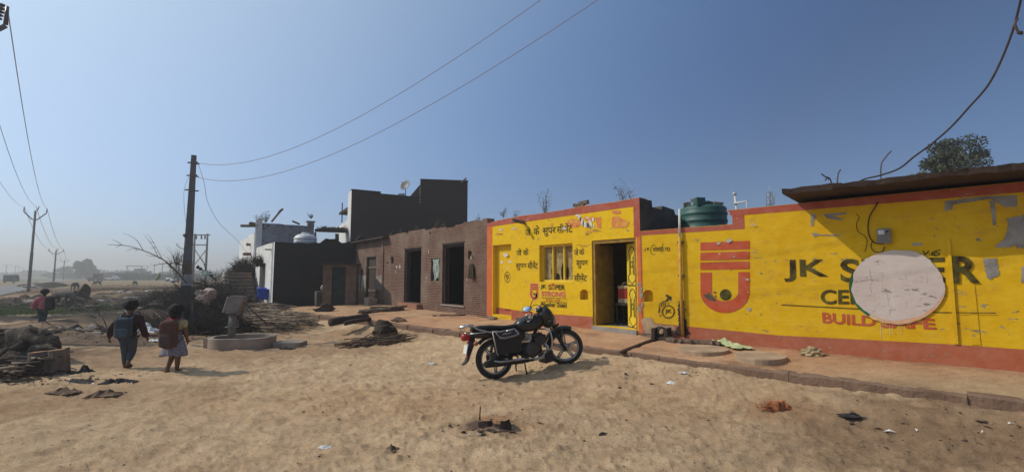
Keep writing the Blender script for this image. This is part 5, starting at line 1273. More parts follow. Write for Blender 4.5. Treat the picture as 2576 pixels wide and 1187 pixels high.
# blue tub
q = Pt(663, 752, 20.3); k = MB(); T_ = Matrix.Translation(q) @ Matrix.Rotation(.12, 4, 'Y')
r_ = empty('plastic_tub', q, 'bright blue plastic tub standing against the white wall', 'tub')
k.lathe([(.24, 0), (.27, .03), (.315, .44), (.335, .45), (.33, .47), (.30, .465), (.26, .05), (.01, .04)], 28, T_, cap=False); k.build('tub_body', M['blue'], r_)
k = MB(); k.tube([T_ @ Vector((.31 * math.cos(g), .31 * math.sin(g), .40)) * 1.0 for g in (2.9, 3.14, 3.4)], .02, 6); k.build('grip', M['blue'], r_)

# ---- tall dark brick house
TO = (-9.06, 26.0); WT = Plane(TO, (.86, .5)); a955 = WT.hit(955, 600)[0]; a1055 = WT.hit(1056, 600)[0]
zt0 = WT.hit(880, 478)[1]; zt1 = WT.hit(1000, 493.5)[1]
hT = empty('tall_brick_house', (*TO, 0), 'tall dark brick house of two blocks towering behind the low brick house', 'house')
m = MB(); m.slab([[(0, 0), (0, zt0), (.02, zt0 + .02), (a955 - .1, zt0 - .02), (a955 - .08, zt0 + .03), (a955, zt0 - .0), (a955 + .05, zt1 + .03), (a1055, zt1 - .02), (a1055 + .3, zt1 - .02), (a1055 + .3, 0)]], wfn(WT), .25); m.build('front_wall', M['brick_dark'], hT, uv=True)
m = MB(); wbox(m, WT, 0, a955, zt0 + .03, zt0 + .07, -.27, .03); wbox(m, WT, a955 + .06, a1055 - .01, zt1 + .035, zt1 + .07, -.27, .03); m.build('coping', M['slab'], hT)
WL_ = Plane(TO, (-.5, .86)); zsl = WL_.hit(861, 575)
m = MB(); m.slab([[(0.004, 0), (0.004, zt0 - .01), (.9, zt0 - .02), (1.0, zt0 - 1.6), (4.5, zt0 - 1.75), (4.5, 0)]], wfn(WL_, .004), .24); m.build('side_wall', M['white_paint'], hT)
m = MB()
for i in range(6): wbox(m, WL_, 1.3 + .5 * i, 1.42 + .5 * i, zt0 - 2.1, zt0 - 1.85, .0, .012)
m.build('vent_slit', M['hole'], hT)
m = MB(); wbox(m, WT, .2, a1055 + .2, zt1 - .7, zt1 - .55, -5, -.255); m.build('roof', M['slab'], hT)
cT = WT.pt(a1055, 0, .0); WT2 = Plane((cT.x, cT.y), (.985, .17)); a1175 = WT2.hit(1176, 520)[0]
zr0 = WT2.hit(1057, 453)[1]; zr1 = WT2.hit(1174, 458)[1]
m = MB(); m.slab([[(0.0, 0), (0.0, zr0), (a1175, zr1), (a1175, 0)]], wfn(WT2, .02), .25); m.build('block_wall', M['brick_dark'], hT, uv=True)
m = MB(); wbox(m, WT2, -.03, a1175 + .03, max(zr0, zr1) + .003, max(zr0, zr1) + .07, -.3, .05); m.build('block_coping', M['slab'], hT)
m = MB(); wbox(m, WT2, a1175 - .25, a1175 - .004, 0, zr1 - .01, -4, -.235); m.build('block_side_wall', M['brick_dark'], hT, uv=True)
# raking stair wall seen left of the right block
aS0 = WT2.hit(1020, 497)[0]
m = MB(); m.slab([[(aS0, zr0 - 2.5), (aS0, zr0 - 1.15), (-.02, zr0 - .05), (-.02, zr0 - 2.5)]], wfn(WT2, -.9), .22); m.build('stair_wall', mat('rake_brick', (.10, .07, .055), .95, .4, 3), hT)
m = MB()
for i in range(9): wbox(m, WT2, -.06, .002, zr0 - 1.2 + .15 * i - .2, zr0 - 1.2 + .15 * i - .13, -.15, .024)
m.build('sunlit_toothed_edge', M['mortar_white'], hT)  # brick teeth coloured pale to stand for the sun on their edges
p = Pt(1162, 459, 28.4); k = MB(); k.tube([Pt(1160, 460, 28.3), Pt(1173, 448, 28.3)], .06, 6); k.build('leaning_log', M['wood_grey'], label='short log jutting up at the right corner of the tall brick house', cat='log')
k = MB(); k.tube([Pt(860, 560, 27.5), Pt(861, 510, 27.5)], .035, 5); k.build('roof_pole', M['wood_dark'], label='thin upright pole beside the white side of the tall brick house', cat='pole')
# satellite dish
dc = Pt(1020, 467, 28.0); r_ = empty('satellite_dish', Vector((dc.x, dc.y, zt1)), 'grey round satellite dish on the roof of the tall brick house', 'satellite dish')
ax = Vector((-.35, -.85, .42)).normalized(); Mt = Matrix.Translation(dc) @ ax.to_track_quat('Z', 'Y').to_matrix().to_4x4()
k = MB(); k.lathe([(.02, -.0), (.15, .012), (.27, .045), (.34, .075), (.345, .065), (.27, .033), (.15, .0), (.02, -.012)], 28, Mt, cap=False); k.build('reflector', M['dish'], r_)
k = MB(); k.tube([Mt @ Vector((0, -.3, .06)), Mt @ Vector((0, -.06, .38))], .012, 5); k.blob(Mt @ Vector((0, -.04, .4)), .04, 1, .0); k.build('feed_arm', M['steel'], r_)
k = MB(); k.tube([Vector((dc.x, dc.y + .1, zt1)), dc + Vector((0, .05, -.05))], .025, 6); k.build('mast', M['steel'], r_)
k = MB(); q = Pt(1012, 492, 28.0); k.box(q + Vector((-.05, 0, -.05)), (.4, .3, .3), rz=.3, j=.03); k.build('mast_foot', M['mortar_white'], r_)

# ------------------------------------------------------------------ hand pump and its basin
hb = Vector((Pt(612, 848, 10.15).x, 10.15, 0.06)); hb.z = float(gh(hb.x, hb.y))
r_ = empty('pump_basin', hb, 'oval concrete basin round the foot of the hand pump', 'basin')
def rrect(L_, W_, rad, n=20):
    o = []
    for (sx, sy, g0) in ((1, 1, 0), (-1, 1, 90), (-1, -1, 180), (1, -1, 270)):
        for i in range(n + 1):
            g = math.radians(g0 + 90 * i / n); o.append((sx * (L_ / 2 - rad) + rad * math.cos(g), sy * (W_ / 2 - rad) + rad * math.sin(g)))
    return o
fb = lambda a, b, o=0.0: hb + Vector((a * .985 - b * .17, a * .17 + b * .985, .21 + o))
k = MB(); k.slab([rrect(1.27, .98, .44), rrect(1.10, .81, .36)], fb, .32); k.build('rim_wall', M['concrete_pale'], r_)
k = MB(); k.slab([rrect(1.12, .83, .36)], lambda a, b, o=0: fb(a, b, o) - Vector((0, 0, .17)), .06); k.build('floor', M['concrete'], r_)
k = MB(); k.slab([rrect(.62, .5, .1)], lambda a, b, o=0: hb + Vector((.92 + a, .17 + b, .075 + o)), .1); k.build('drain_apron', M['concrete_pale'], r_)
k = MB(); k.box(hb + Vector((-.66, -.0, .08)), (.18, .3, .22), j=.02); k.build('side_block', M['concrete_pale'], r_)
pb_ = hb + Vector((-.27, .03, .0)); M['pump'] = mat('dusty_grey_pump_paint', (.2, .175, .15), .75, .35, 6, bmp=.15)
r_ = empty('hand_pump', pb_, 'grey cast-iron village hand pump with long handle standing in its basin', 'hand pump')
k = MB(); k.lathe([(.075, .0), (.075, .70)], 18, Matrix.Translation(pb_)); k.build('column', M['pump'], r_)
k = MB()
for z_ in (.40, .70): k.lathe([(.135, z_), (.135, z_ + .02)], 18, Matrix.Translation(pb_))
k.build('flange', M['pump'], r_)
k = MB()
hx = lambda x, y, z: pb_ + Vector((x, y, z))
sec = [(-.14, .72), (.14, .72), (.27, 1.0), (.25, 1.06), (-.02, 1.08), (-.05, 1.05)]
k.add([hx(x, -.10, z) for x, z in sec] + [hx(x, .10, z) for x, z in sec], [tuple(range(6)), tuple(range(11, 5, -1))] + [(i, i + 6, (i + 1) % 6 + 6, (i + 1) % 6) for i in range(6)]); hd = k.build('pump_head', M['pump'], r_)
k = MB(); k.add([hx(-.15, -.11, .725), hx(-.06, -.11, 1.045), hx(-.06, .11, 1.045), hx(-.15, .11, .725), hx(-.165, -.11, .73), hx(-.075, -.11, 1.05), hx(-.075, .11, 1.05), hx(-.165, .11, .73)], [(0, 1, 2, 3), (7, 6, 5, 4), (0, 4, 5, 1), (1, 5, 6, 2), (2, 6, 7, 3), (3, 7, 4, 0)]); k.build('front_plate', mat('pale_worn_plate', (.55, .53, .5), .6, .3, 9), hd)
k = MB(); k.tube([hx(.2, .0, .95), hx(.42, .02, .74), hx(.74, .04, .46)], .017, 8); k.build('handle', M['steel'], r_)
k = MB(); k.tube([hx(0, .06, .52), hx(0, .18, .5), hx(.0, .22, .42)], .03, 10); k.build('spout', M['pump'], r_)

# ------------------------------------------------------------------ brushwood, firewood and logs
def heap(c, rx, ry, h):
    def fn(r):
        g = r.uniform(0, 6.283); q = math.sqrt(r.random()); x, y = q * math.cos(g), q * math.sin(g)
        z = h * max(0.02, (1 - q ** 1.6)) * r.uniform(.25, 1.0)
        return (c + Vector((x * rx, y * ry, z)), (r.uniform(-1, 1), r.uniform(-1, 1), r.uniform(-.25, .7)))
    return fn
def brush(x, y, Y, rx, ry, h, n, L_, r_, mt, lab, seed, core=True):
    rnd = random.Random(seed); c = Pt(x, y, Y); c.z = float(gh(c.x, c.y)) - .02
    k = MB(); twigs(k, n, heap(c, rx, ry, h), L_, r_, 3, .3, rnd, .7)
    if core: k.m = 1; k.blob(c + Vector((0, 0, h * .0)), (rx * .8, ry * .75, h * .42), 4, .6, 3.4, seed)
    return k.build('brush_heap', [M[mt], M['earth_dark']], label=lab, cat='brush heap', group='heaps of dry brushwood')
brush(548, 768, 17.6, 1.35, 1.5, 1.0, 2000, .75, .011, 'twig_dark', 'large dark thorn heap before the brick steps, right of the concrete pole', 1)
brush(520, 752, 21.3, 1.9, 1.0, 1.2, 1900, .75, .011, 'twig_dark', 'wide dark thorn heap directly behind the concrete pole', 2)
brush(432, 748, 22.5, 1.6, 1.3, .75, 1300, .6, .012, 'twig_dark', 'low dark thorn heap left of the concrete pole', 3)
brush(545, 824, 12.6, .95, .8, .55, 1100, .55, .009, 'twig_dark', 'dark thorn heap close behind the hand pump basin', 4)
brush(440, 815, 13.4, 1.1, .8, .32, 700, .7, .009, 'twig', 'low brown scrub heap behind the girl in the dress', 5, False)
k = MB(); c = Pt(612, 672, 23.6); c.z = 1.52; twigs(k, 900, heap(c, .62, .6, .9), .55, .012, 3, .35, random.Random(6), .7); k.m = 1; k.blob(c + Vector((0, 0, .15)), (.42, .42, .3), 2, .4, 2.5, 3); k.build('brush_heap', [M['twig_dark'], M['earth_dark']], label='bushy dark brushwood bundle piled at the top of the brick steps', cat='brush heap', group='heaps of dry brushwood')
def sticks(x0, y0, x1, y1, Y0, Y1, wd, h, n, L_, r_, mt, name, lab, seed, cat='firewood', jit=.25):
    rnd = random.Random(seed); a, b = Pt(x0, y0, Y0), Pt(x1, y1, Y1); a.z = float(gh(a.x, a.y)); b.z = float(gh(b.x, b.y))
    if cat == 'logs': a.z = float(plat_z(a.x, a.y)); b.z = float(plat_z(b.x, b.y))
    d = (b - a).normalized(); s = Vector((-d.y, d.x, 0)); k = MB()
    for i in range(n):
        q = a.lerp(b, rnd.random()) + s * rnd.uniform(-wd, wd); q.z += h * rnd.random() * (1 - abs(rnd.uniform(-.6, .6)))
        e = (d + Vector((rnd.uniform(-1, 1), rnd.uniform(-1, 1), rnd.uniform(-.2, .35))) * jit).normalized(); l = L_ * rnd.uniform(.5, 1.2)
        k.m = rnd.choice((0, 0, 1)) if isinstance(mt, tuple) else 0
        k.tube([q - e * l / 2, q + Vector((rnd.uniform(-.02, .02), rnd.uniform(-.02, .02), rnd.uniform(-.01, .02))), q + e * l / 2], [r_ * rnd.uniform(.7, 1.4), r_ * rnd.uniform(.7, 1.3), r_ * .6], 5)
    return k.build(name, [M[t_] for t_ in (mt if isinstance(mt, tuple) else (mt,))], label=lab, cat=cat)
sticks(625, 788, 745, 806, 14.5, 12.6, .75, .55, 330, 1.1, .014, ('wood_grey', 'twig_pale', 'twig'), 'firewood_heap', 'long heap of grey firewood sticks behind the hand pump', 11)
sticks(640, 765, 700, 775, 17.6, 17.0, .6, .35, 120, 1.2, .016, ('wood_grey', 'twig_pale'), 'firewood_heap', 'firewood sticks stacked below the blue tub', 12, jit=.2)
sticks(886, 850, 1005, 850, 10.2, 10.4, .35, .12, 110, .8, .013, ('wood', 'twig', 'wood_grey'), 'firewood_heap', 'scattered brown sticks round the dark lump before the brick house', 13, jit=.6)
q = G(962, 845); k = MB(); k.blob(q + Vector((0, .1, .12)), (.26, .22, .25), 3, .3, 1.8, 9); k.build('wood_lump', M['wood_dark'], label='rounded dark root lump among scattered sticks before the brick house', cat='root')
sticks(935, 785, 1000, 772, 14.8, 15.6, .22, .16, 46, .9, .032, ('wood_grey', 'wood'), 'log_pile', 'stack of thick dry logs on the walkway below the first brick doorway', 14, 'logs', .12)
a, b = on_plat(832, 818), on_plat(924, 806)
k = MB(); k.tube(smooth([a + Vector((0, 0, .07)), a.lerp(b, .4) + Vector((0, 0, .1)), b + Vector((0, 0, .12))]), [.1] * 6 + [.08] * 6 + [.06], 8); k.tube(smooth([a + Vector((.4, -.1, .06)), a.lerp(b, .7) + Vector((.1, -.12, .05)), b + Vector((.1, -.1, .05))]), .06, 7); k.build('fallen_log', M['wood_dark'], label='thick dark fallen log lying on the kerb end before the outhouse', cat='log')
q = on_plat(1002, 810); k = MB(); k.blob(q + Vector((0, 0, .05)), (.25, .1, .06), 2, .6, 2.2, 6); k.build('bark_piece', M['wood'], label='curled brown bark piece on the red walkway before the first doorway', cat='bark')
q = on_plat(1130, 796); k = MB(); k.blob(q + Vector((.08, 0, .03)), (.3, .09, .045), 2, .7, 2.2, 7); k.blob(q + Vector((-.28, 0, .02)), (.14, .06, .03), 2, .6, 2.2, 8); k.build('bark_piece', M['wood'], label='flat bark pieces on the red walkway under the right brick doorway', cat='bark')
q = on_plat(1460 / 1.0, 880)
q = on_plat(932, 768); k = MB(); k.box(q + Vector((0, 0, .12)), (.36, .25, .3), rz=.9, j=.03); k.build('stone_block', M['concrete'], label='square stone block by the left wooden door of the brick house', cat='block')
# scattered long branches on the earth left of the pump
def branch(pts, r0, lab, mt='twig_dark', name='fallen_branch', side=5, seed=0, dz=.04):
    rnd = random.Random(seed); g = [G(x, y) + Vector((0, 0, dz + rnd.uniform(0, .05))) for x, y in pts]; g = smooth(g, 4); n = len(g); k = MB()
    k.tube(g, [r0 * (1 - .75 * i / n) for i in range(n)], 6)
    for i in range(side):
        q = g[rnd.randrange(n // 4, n)]; e = Vector((rnd.uniform(-1, 1), rnd.uniform(-1, 1), rnd.uniform(0, .5))).normalized(); l = rnd.uniform(.3, .9)
        k.tube([q, q + e * l * .5 + Vector((0, 0, .03)), q + e * l + Vector((0, 0, .02))], [r0 * .5, r0 * .35, r0 * .15], 4)
    return k.build(name, M[mt], label=lab, cat='branch', group='dry branches on the earth')
branch([(460, 782), (400, 790), (330, 800), (230, 812), (150, 818)], .035, 'long dark branch lying from the pole foot past both children', seed=1, side=9)
branch([(470, 806), (400, 812), (330, 822), (255, 832)], .03, 'dark branch lying behind the boy with the blue backpack', seed=2, side=7)
branch([(420, 770), (350, 778), (270, 782), (200, 786)], .03, 'farthest long branch lying beyond the two walking children', seed=3, side=8)
branch([(210, 838), (150, 826), (90, 822), (20, 818)], .022, 'thin branch lying right of the stump pile towards the far child', seed=4, side=6)
branch([(300, 845), (260, 815), (235, 795), (225, 780)], .02, 'thin branch crossing the others left of the boy', seed=5, side=6)
branch([(400, 845), (440, 828), (480, 815), (540, 812)], .035, 'pale bare pole lying behind the girl and the hand pump', 'twig_pale', seed=6, side=2)
branch([(420, 800), (470, 790), (540, 786)], .04, 'pale stick lying at the foot of the concrete pole', 'twig_pale', seed=7, side=2)
# the upright bare branch by the concrete pole
def br3(pts, r0, kk):
    g = smooth([Pt(x, y, Y) for x, y, Y in pts], 5); n = len(g); kk.tube(g, [r0 * (1 - .8 * i / n) for i in range(n)], 5); return g
k = MB(); br3([(470, 712, 19.5), (452, 692, 19.4), (420, 660, 19.2), (395, 645, 19), (360, 630, 18.8), (318, 618, 18.6), (270, 615, 18.4)], .034, k)
for pts in ([(400, 650, 19), (385, 620, 19), (370, 600, 19), (363, 590, 19)], [(408, 652, 19.1), (394, 625, 19.2), (380, 600, 19.3), (368, 588, 19.3)], [(360, 630, 18.8), (345, 605, 18.7), (325, 592, 18.6), (309, 586, 18.6)], [(345, 626, 18.7), (330, 626, 18.6), (318, 632, 18.6)], [(395, 645, 19), (380, 644, 19), (368, 641, 19)], [(310, 618, 18.6), (292, 606, 18.6), (280, 602, 18.6)], [(304, 617, 18.6), (290, 622, 18.5)], [(388, 610, 19), (375, 608, 19)], [(392, 622, 19), (378, 624, 19)], [(350, 627, 18.7), (340, 632, 18.7)]):
    br3(pts, .012, k)
k.build('bare_branch', M['twig'], label='tall bare branch reaching into the sky from the heap by the concrete pole', cat='branch')
k = MB(); br3([(545, 705, 21), (525, 690, 20.8), (505, 676, 20.5), (495, 672, 20.4)], .04, k); br3([(478, 675, 19.6), (462, 668, 19.6), (440, 663, 19.5), (410, 663, 19.4), (385, 668, 19.4)], .03, k)
for pts in ([(520, 688, 20.8), (512, 660, 20.8), (505, 648, 20.8)], [(470, 672, 19.6), (462, 690, 19.6), (455, 715, 19.6)], [(445, 664, 19.5), (436, 650, 19.5), (440, 638, 19.5)], [(430, 663, 19.5), (424, 672, 19.4)], [(455, 660, 19.6), (458, 640, 19.6)]): br3(pts, .02, k)
for x, y in ((498, 672), (505, 676), (534, 690), (528, 686)): k.blob(Pt(x, y, 20.3), .07, 1, .4, 3, x)
k.build('bare_branch', M['twig_dark'], label='knotty dark branch leaning against the concrete pole just above the heap', cat='branch')
k = MB(); twigs(k, 60, lambda r: (Pt(r.uniform(436, 458), r.uniform(655, 715), 21.5), (r.uniform(-.4, .4), 0, 1)), .9, .008, 4, .3, random.Random(9), .8); k.build('bare_shrub', M['twig'], label='thin bare shrub standing just left of the concrete pole', cat='shrub')
# logs at the left edge
r_c = G(60, 938)
k = MB(); q = G(40, 925)
k.tube(smooth([q + Vector((-.75, .1, .25)), q + Vector((-.3, .12, .36)), q + Vector((.1, .1, .42)), q + Vector((.42, .05, .36)), q + Vector((.55, .02, .22))]), [.2, .22, .19, .21, .2, .23, .24, .22] + [.22, .25, .23, .2, .22, .24, .2, .19] + [.17, .18, .15, .16, .14, .15, .13, .12] + [.08], 24)
k.tube(smooth([q + Vector((-.8, -.1, .1)), q + Vector((-.2, -.12, .17)), q + Vector((.35, -.1, .15))]), [.2, .17, .19, .18, .16, .17] + [.16, .18, .15, .14, .15, .13] + [.1], 24)
for i, (dx, dy, dz, rx, ry, rz_) in enumerate(((.15, .05, .42, .2, .1, .08), (-.35, .02, .46, .16, .12, .1))): k.blob(q + Vector((dx, dy, dz)), (rx, ry, rz_), 4, .75, 3.2, i)
rr_ = random.Random(31)
for i in range(34):
    o = q + Vector((rr_.uniform(-.8, .55), rr_.uniform(-.25, .2), rr_.uniform(.05, .5))); d = Vector((rr_.uniform(-1, 1), rr_.uniform(-.6, .3), rr_.uniform(-.3, .6))).normalized(); l = rr_.uniform(.15, .45); w0 = rr_.uniform(.025, .07)
    k.tube(smooth([o, o + d * l * .5 + Vector((0, 0, rr_.uniform(-.05, .08))), o + d * l + Vector((rr_.uniform(-.08, .08), 0, rr_.uniform(-.05, .1)))], 4), [w0 * (1.2 - .9 * j / 8) for j in range(9)], 7)
P_ = np.array(k.v); f6 = lambda a, b, s_, fr: vn(P_[:, a] * fr + 7, P_[:, b] * fr + P_[:, 3 - a - b] * fr * .8 + 3, s_) - .5
P_ = P_ + np.stack([.10 * f6(1, 2, 5, 6) + .05 * f6(1, 2, 6, 15), .10 * f6(0, 2, 7, 6) + .05 * f6(0, 2, 8, 15), .12 * f6(0, 1, 9, 7) + .06 * f6(0, 1, 10, 16)], 1); k.v = [tuple(v) for v in P_]
k.build('root_log', M['root_wood'], label='huge gnarled grey root log lying behind the upright log stumps', cat='log')
for (x, y, rr, hh, lab) in ((96, 941, .12, .34, 'cut upright log stump nearest the gnarled root log'), (128, 940, .15, .27, 'middle upright log stump with pale cut top beside the root log'), (148, 940, .13, .37, 'rightmost upright log stump before the gnarled root log'), (66, 944, .09, .2, 'low short stump at the front of the root log')):
    q = G(x, y); k = MB(); n_ = 14
    prf = [(rr * 1.08, -.03), (rr, hh * .5), (rr * .97, hh), (.005, hh + .005)]
    vs0 = len(k.v); k.lathe(prf, n_, Matrix.Translation(q) @ Matrix.Rotation(R.uniform(-.1, .1), 4, 'Y'), smooth=False)
    for i in range(len(k.v)):
        v = Vector(k.v[i]); g = math.atan2(v.y - q.y, v.x - q.x); f = 1 + .22 * (float(vn(g * 1.6 + 9, v.z * 2, x)) - .5); k.v[i] = (q.x + (v.x - q.x) * f, q.y + (v.y - q.y) * f, v.z)
    for i in range(len(k.mi)): 
        if i >= 2 * n_: k.mi[i] = 1
    k.build('log_stump', [M['wood_grey'], M['wood_cut']], label=lab, cat='stump', group='upright log stumps')
sticks(0, 930, 105, 935, 7.2, 7.1, .35, .35, 60, .7, .018, ('wood_dark', 'wood_grey'), 'firewood_heap', 'dark broken sticks jumbled against the gnarled root log', 15, jit=.7)
# stumps in the open sand
q = G(1240, 1078); r_ = empty('tree_stump', q, 'low sawn tree stump with a thin upright shoot in the open sand', 'stump')
k = MB(); k.m = 0
for (dx, dy, rr, hh) in ((-.06, .02, .085, .085), (.07, .0, .10, .10)):
    b0 = len(k.v); k.lathe([(rr * 1.25, -.03), (rr, hh * .7), (rr * .95, hh), (.004, hh + .004)], 12, Matrix.Translation(q + Vector((dx, dy, 0))), smooth=False)
    for i in range(b0, len(k.v)):
        v = k.v[i]; f = .025 * (float(vn(v[0] * 22, v[1] * 22, 3)) - .5); k.v[i] = (v[0] + f, v[1] + f, v[2] + f * .6)
for i in range(len(k.mi)):
    c_ = k.f[i]
    if all(k.v[j][2] > q.z + .07 for j in c_): k.mi[i] = 1
k.build('wood', [M['wood_dark'], M['wood_cut']], r_)
k = MB(); k.blob(q + Vector((-.2, .02, -.0)), (.13, .1, .05), 2, .4, 2, 3); k.blob(q + Vector((0, -.08, -.0)), (.2, .06, .035), 2, .5, 2, 4); k.build('root_earth', M['wood'], r_)
k = MB(); k.tube(smooth([q + Vector((-.13, -.0, .0)), q + Vector((-.13, 0, .12)), q + Vector((-.125, 0, .215))]), [.010] * 6 + [.007] * 6 + [.004], 6); k.build('shoot', M['twig_dark'], r_)
q = G(1960, 1030); r_ = empty('tree_stump', q, 'reddish split stump shard sticking out of the open sand', 'stump')
k = MB()
pr = [(-.10, .09), (-.075, .10), (-.05, .085), (-.02, .10), (.01, .08), (.05, .105), (.08, .065), (.115, .045)]
vs = []
for (x, h) in pr: vs += [q + Vector((x * 1.2, -.05 + .03 * math.sin(x * 30), -.03)), q + Vector((x * 1.0, -.02 + .02 * math.sin(x * 50), h)), q + Vector((x * 1.0, .03, h * .93)), q + Vector((x * 1.2, .07, -.03))]
fs = [(i * 4 + j, (i + 1) * 4 + j, (i + 1) * 4 + j + 1, i * 4 + j + 1) for i in range(7) for j in range(3)] + [(0, 1, 2, 3), (31, 30, 29, 28)]
k.add(vs, fs); k.build('wood', M['wood_red'], r_)
k = MB(); twigs(k, 40, lambda r: (q + Vector((r.uniform(-.22, -.05), r.uniform(-.06, .03), r.uniform(0, .04))), (r.uniform(-1, .3), r.uniform(-.5, .5), r.uniform(0, .6))), .1, .005); k.build('splinters', M['wood_red'], r_)
# scraps
for i, (x, y, L_, W_, H_, mt, lab) in enumerate(((200, 962, .48, .16, .09, 'cloth_black', 'flat dark rag left of the grey rag on the sand'), (298, 965, .44, .2, .12, 'cloth_black', 'rumpled grey-black rag on the sand below the boy'), (212, 940, .3, .2, .16, 'cloth_black', 'small black heap of rag just right of the log stumps'), (265, 995, .36, .22, .11, 'wood', 'brown rag half buried in the left foreground sand'), (160, 988, .4, .2, .1, 'wood', 'reddish clod heap in the left sand'), (725, 878, .34, .12, .08, 'cloth_black', 'dark scrap on the sand below the basin apron'), (1086, 915, .14, .09, .07, 'litter_white', 'small white wrapper on the sand left of the motorcycle'), (817, 1127, .11, .06, .04, 'litter_white', 'white wrapper in the middle foreground sand'), (1690, 965, .13, .1, .05, 'litter_white', 'clear crumpled plastic below the kerb right of the motorcycle'), (1720, 938, .12, .07, .03, 'paper', 'pale scrap by the kerb between motorcycle and round slabs'), (2140, 1047, .22, .12, .05, 'cloth_black', 'grey scrap on the sand right of the red stump shard'), (1520, 1096, .1, .08, .05, 'cloth_black', 'dark scrap on the foreground sand right of the sawn stump'), (985, 1133, .12, .09, .06, 'wood', 'brown clod on the foreground sand'), (372, 826, .5, .35, .3, 'litter_white', 'bright white plastic sack in the brush between the two children'), (388, 858, .3, .16, .1, 'litter_white', 'white plastic scrap on the ground under the white sack'), (520, 690, .55, .4, .3, 'cloth_green', 'small pale plastic sheet snagged on the thorn heap right of the pole'), (1413, 880, .0, .0, .0, '', ''), (1425, 1100, .0, .0, .0, '', ''))):
    if not mt: continue
    q = G(x, y)
    if (x, y) == (520, 690): q = Pt(517, 692, 19.4)
    if (x, y) == (372, 826): q = Pt(372, 836, 11.9)
    crumple('scrap' if mt != 'litter_white' else 'plastic_scrap', q + Vector((0, 0, -.005)), L_, W_, H_, R.uniform(-.4, .4), M[mt], lab, 'scrap', i + 3, 12)
q = Pt(517, 744, 16.2); k = MB(); k.blob(q, (.24, .22, .26), 3, .5, 2.5, 7); k.build('rubble_lump', mat('pinkish_rubble', (.5, .36, .3), .95, .5, 6, bmp=.6, bsc=14, bd=.04), label='pale pinkish rubble lump on the thorn heap below the concrete pole', cat='rubble')
q = Pt(470, 808, 11.4); crumple('black_sheet', q, .5, .45, .9, .5, M['cloth_black'], 'black plastic sheet hanging in the thorn heap right of the girl', 'plastic sheet', 21, 12)
for i, (x, y, Y, lab) in enumerate(((437, 706, 24, 'white sack lying left of the concrete pole on the dark heap'), (424, 703, 24.5, 'white sack at the left end of the dark heap by the pole'), (398, 696, 27, 'pale upright sack standing left of the leaning bare branch'))):
    k = MB(); q = Pt(x, y, Y); k.blob(q, (.16, .14, .09) if i < 2 else (.09, .09, .24), 2, .3, 2, i, True, Matrix.Rotation(.5 if i == 2 else 0, 3, 'Y')); k.build('sack', M['litter_white'] if i < 2 else M['cloth_lime'], label=lab, cat='sack')
def rubble():
    rnd = random.Random(8); k = MB()
    for (px, py, rx, ry, n) in ((250, 750, 6, 5, 220), (340, 748, 6, 6, 260), (440, 750, 6, 6, 260), (540, 752, 5, 5, 180), (330, 802, 3, 1.4, 200), (500, 800, 2.6, 1.4, 160), (200, 828, 2.2, .8, 160)):
        q = G(px, py)
        for i in range(n):
            x, y = q.x + rnd.gauss(0, rx * .55), q.y + rnd.gauss(0, ry * .55); s = rnd.uniform(.03, .1) * (2.2 if py < 780 else 1) * rnd.uniform(.6, 1.5); k.m = rnd.choice((0, 0, 0, 1, 1, 2))
            k.blob((x, y, float(gh(x, y)) + s * .15), (s * rnd.uniform(1, 2), s * rnd.uniform(.8, 1.3), s * rnd.uniform(.5, 1)), 1, .45, 2, rnd.randrange(99))
    k.build('rubble', [M['earth_dark'], M['wood_dark'], M['concrete']], label='dark clods and rubble strewn over the churned earth', cat='rubble', kind='stuff')
rubble()
# small loose litter and clods nobody could count
def litter():
    rnd = random.Random(5); k = MB()
    def one(x, y, s, mi):
        g = rnd.uniform(0, 6.28); z = float(gh(x, y) + relief(np.array([x]), np.array([y]))[0]); u, t = ut(x, y)
        if u > KU + .15 and -6 < t < 18: z = float(plat_z(x, y)) + .01
        k.m = mi
        if mi in (0, 1) and rnd.random() < .55: k.blob((x, y, z + s * .2), (s, s * rnd.uniform(.5, 1), s * .45), 1, .4, 2, rnd.randrange(99))
        else:
            c, s_ = math.cos(g), math.sin(g); h = rnd.uniform(.004, .02) ; a = s * rnd.uniform(.8, 1.8); b = s * rnd.uniform(.2, .6)
            k.add([(x - a * c, y - a * s_, z + .004), (x + b * s_, y - b * c, z + h), (x + a * c, y + a * s_, z + h * .5), (x - b * s_, y + b * c, z + h + .01)], [(0, 1, 2, 3)])
    for i in range(1900):
        r = 2.8 + 13 * rnd.random() ** 1.3; g = math.radians(rnd.uniform(-52, 52)); x, y = r * math.sin(g), r * math.cos(g)
        u, t = ut(x, y)
        if u > 8.0: continue
        d = float(vn(np.array([x * .7]), np.array([y * .7]), 71)[0])
        if d < .38 + .25 * rnd.random(): continue
        one(x, y, rnd.choice((.004, .006, .006, .008, .008, .011, .016)), rnd.choice((0, 0, 0, 1, 1, 2, 3, 4)))
    for (px, py, rx, ry, n) in ((330, 845, 2.6, .8, 420), (200, 835, 1.8, .9, 200), (450, 858, 1.6, .5, 200), (120, 955, 1.2, .4, 120), (1700, 945, .8, .3, 40), (2420, 1080, 1.0, .6, 60), (1240, 1085, .4, .2, 50), (700, 790, 1.5, .6, 80), (300, 760, 5, 2.5, 260), (470, 765, 4, 2, 160), (940, 865, .8, .3, 70)):
        q = G(px, py)
        for i in range(n):
            one(q.x + rnd.gauss(0, rx * .55), q.y + rnd.gauss(0, ry * .6), rnd.choice((.010, .014, .02, .03)) * (1.6 if py < 800 else 1), rnd.choice((0, 0, 1, 1, 2, 3, 4)))
    k.build('ground_litter', [M['wood_dark'], M['earth_dark'], M['twig_pale'], M['wood_grey'], M['litter_white']], label='scattered clods, chips and leaf litter over the bare sand', cat='litter', kind='stuff')
litter()

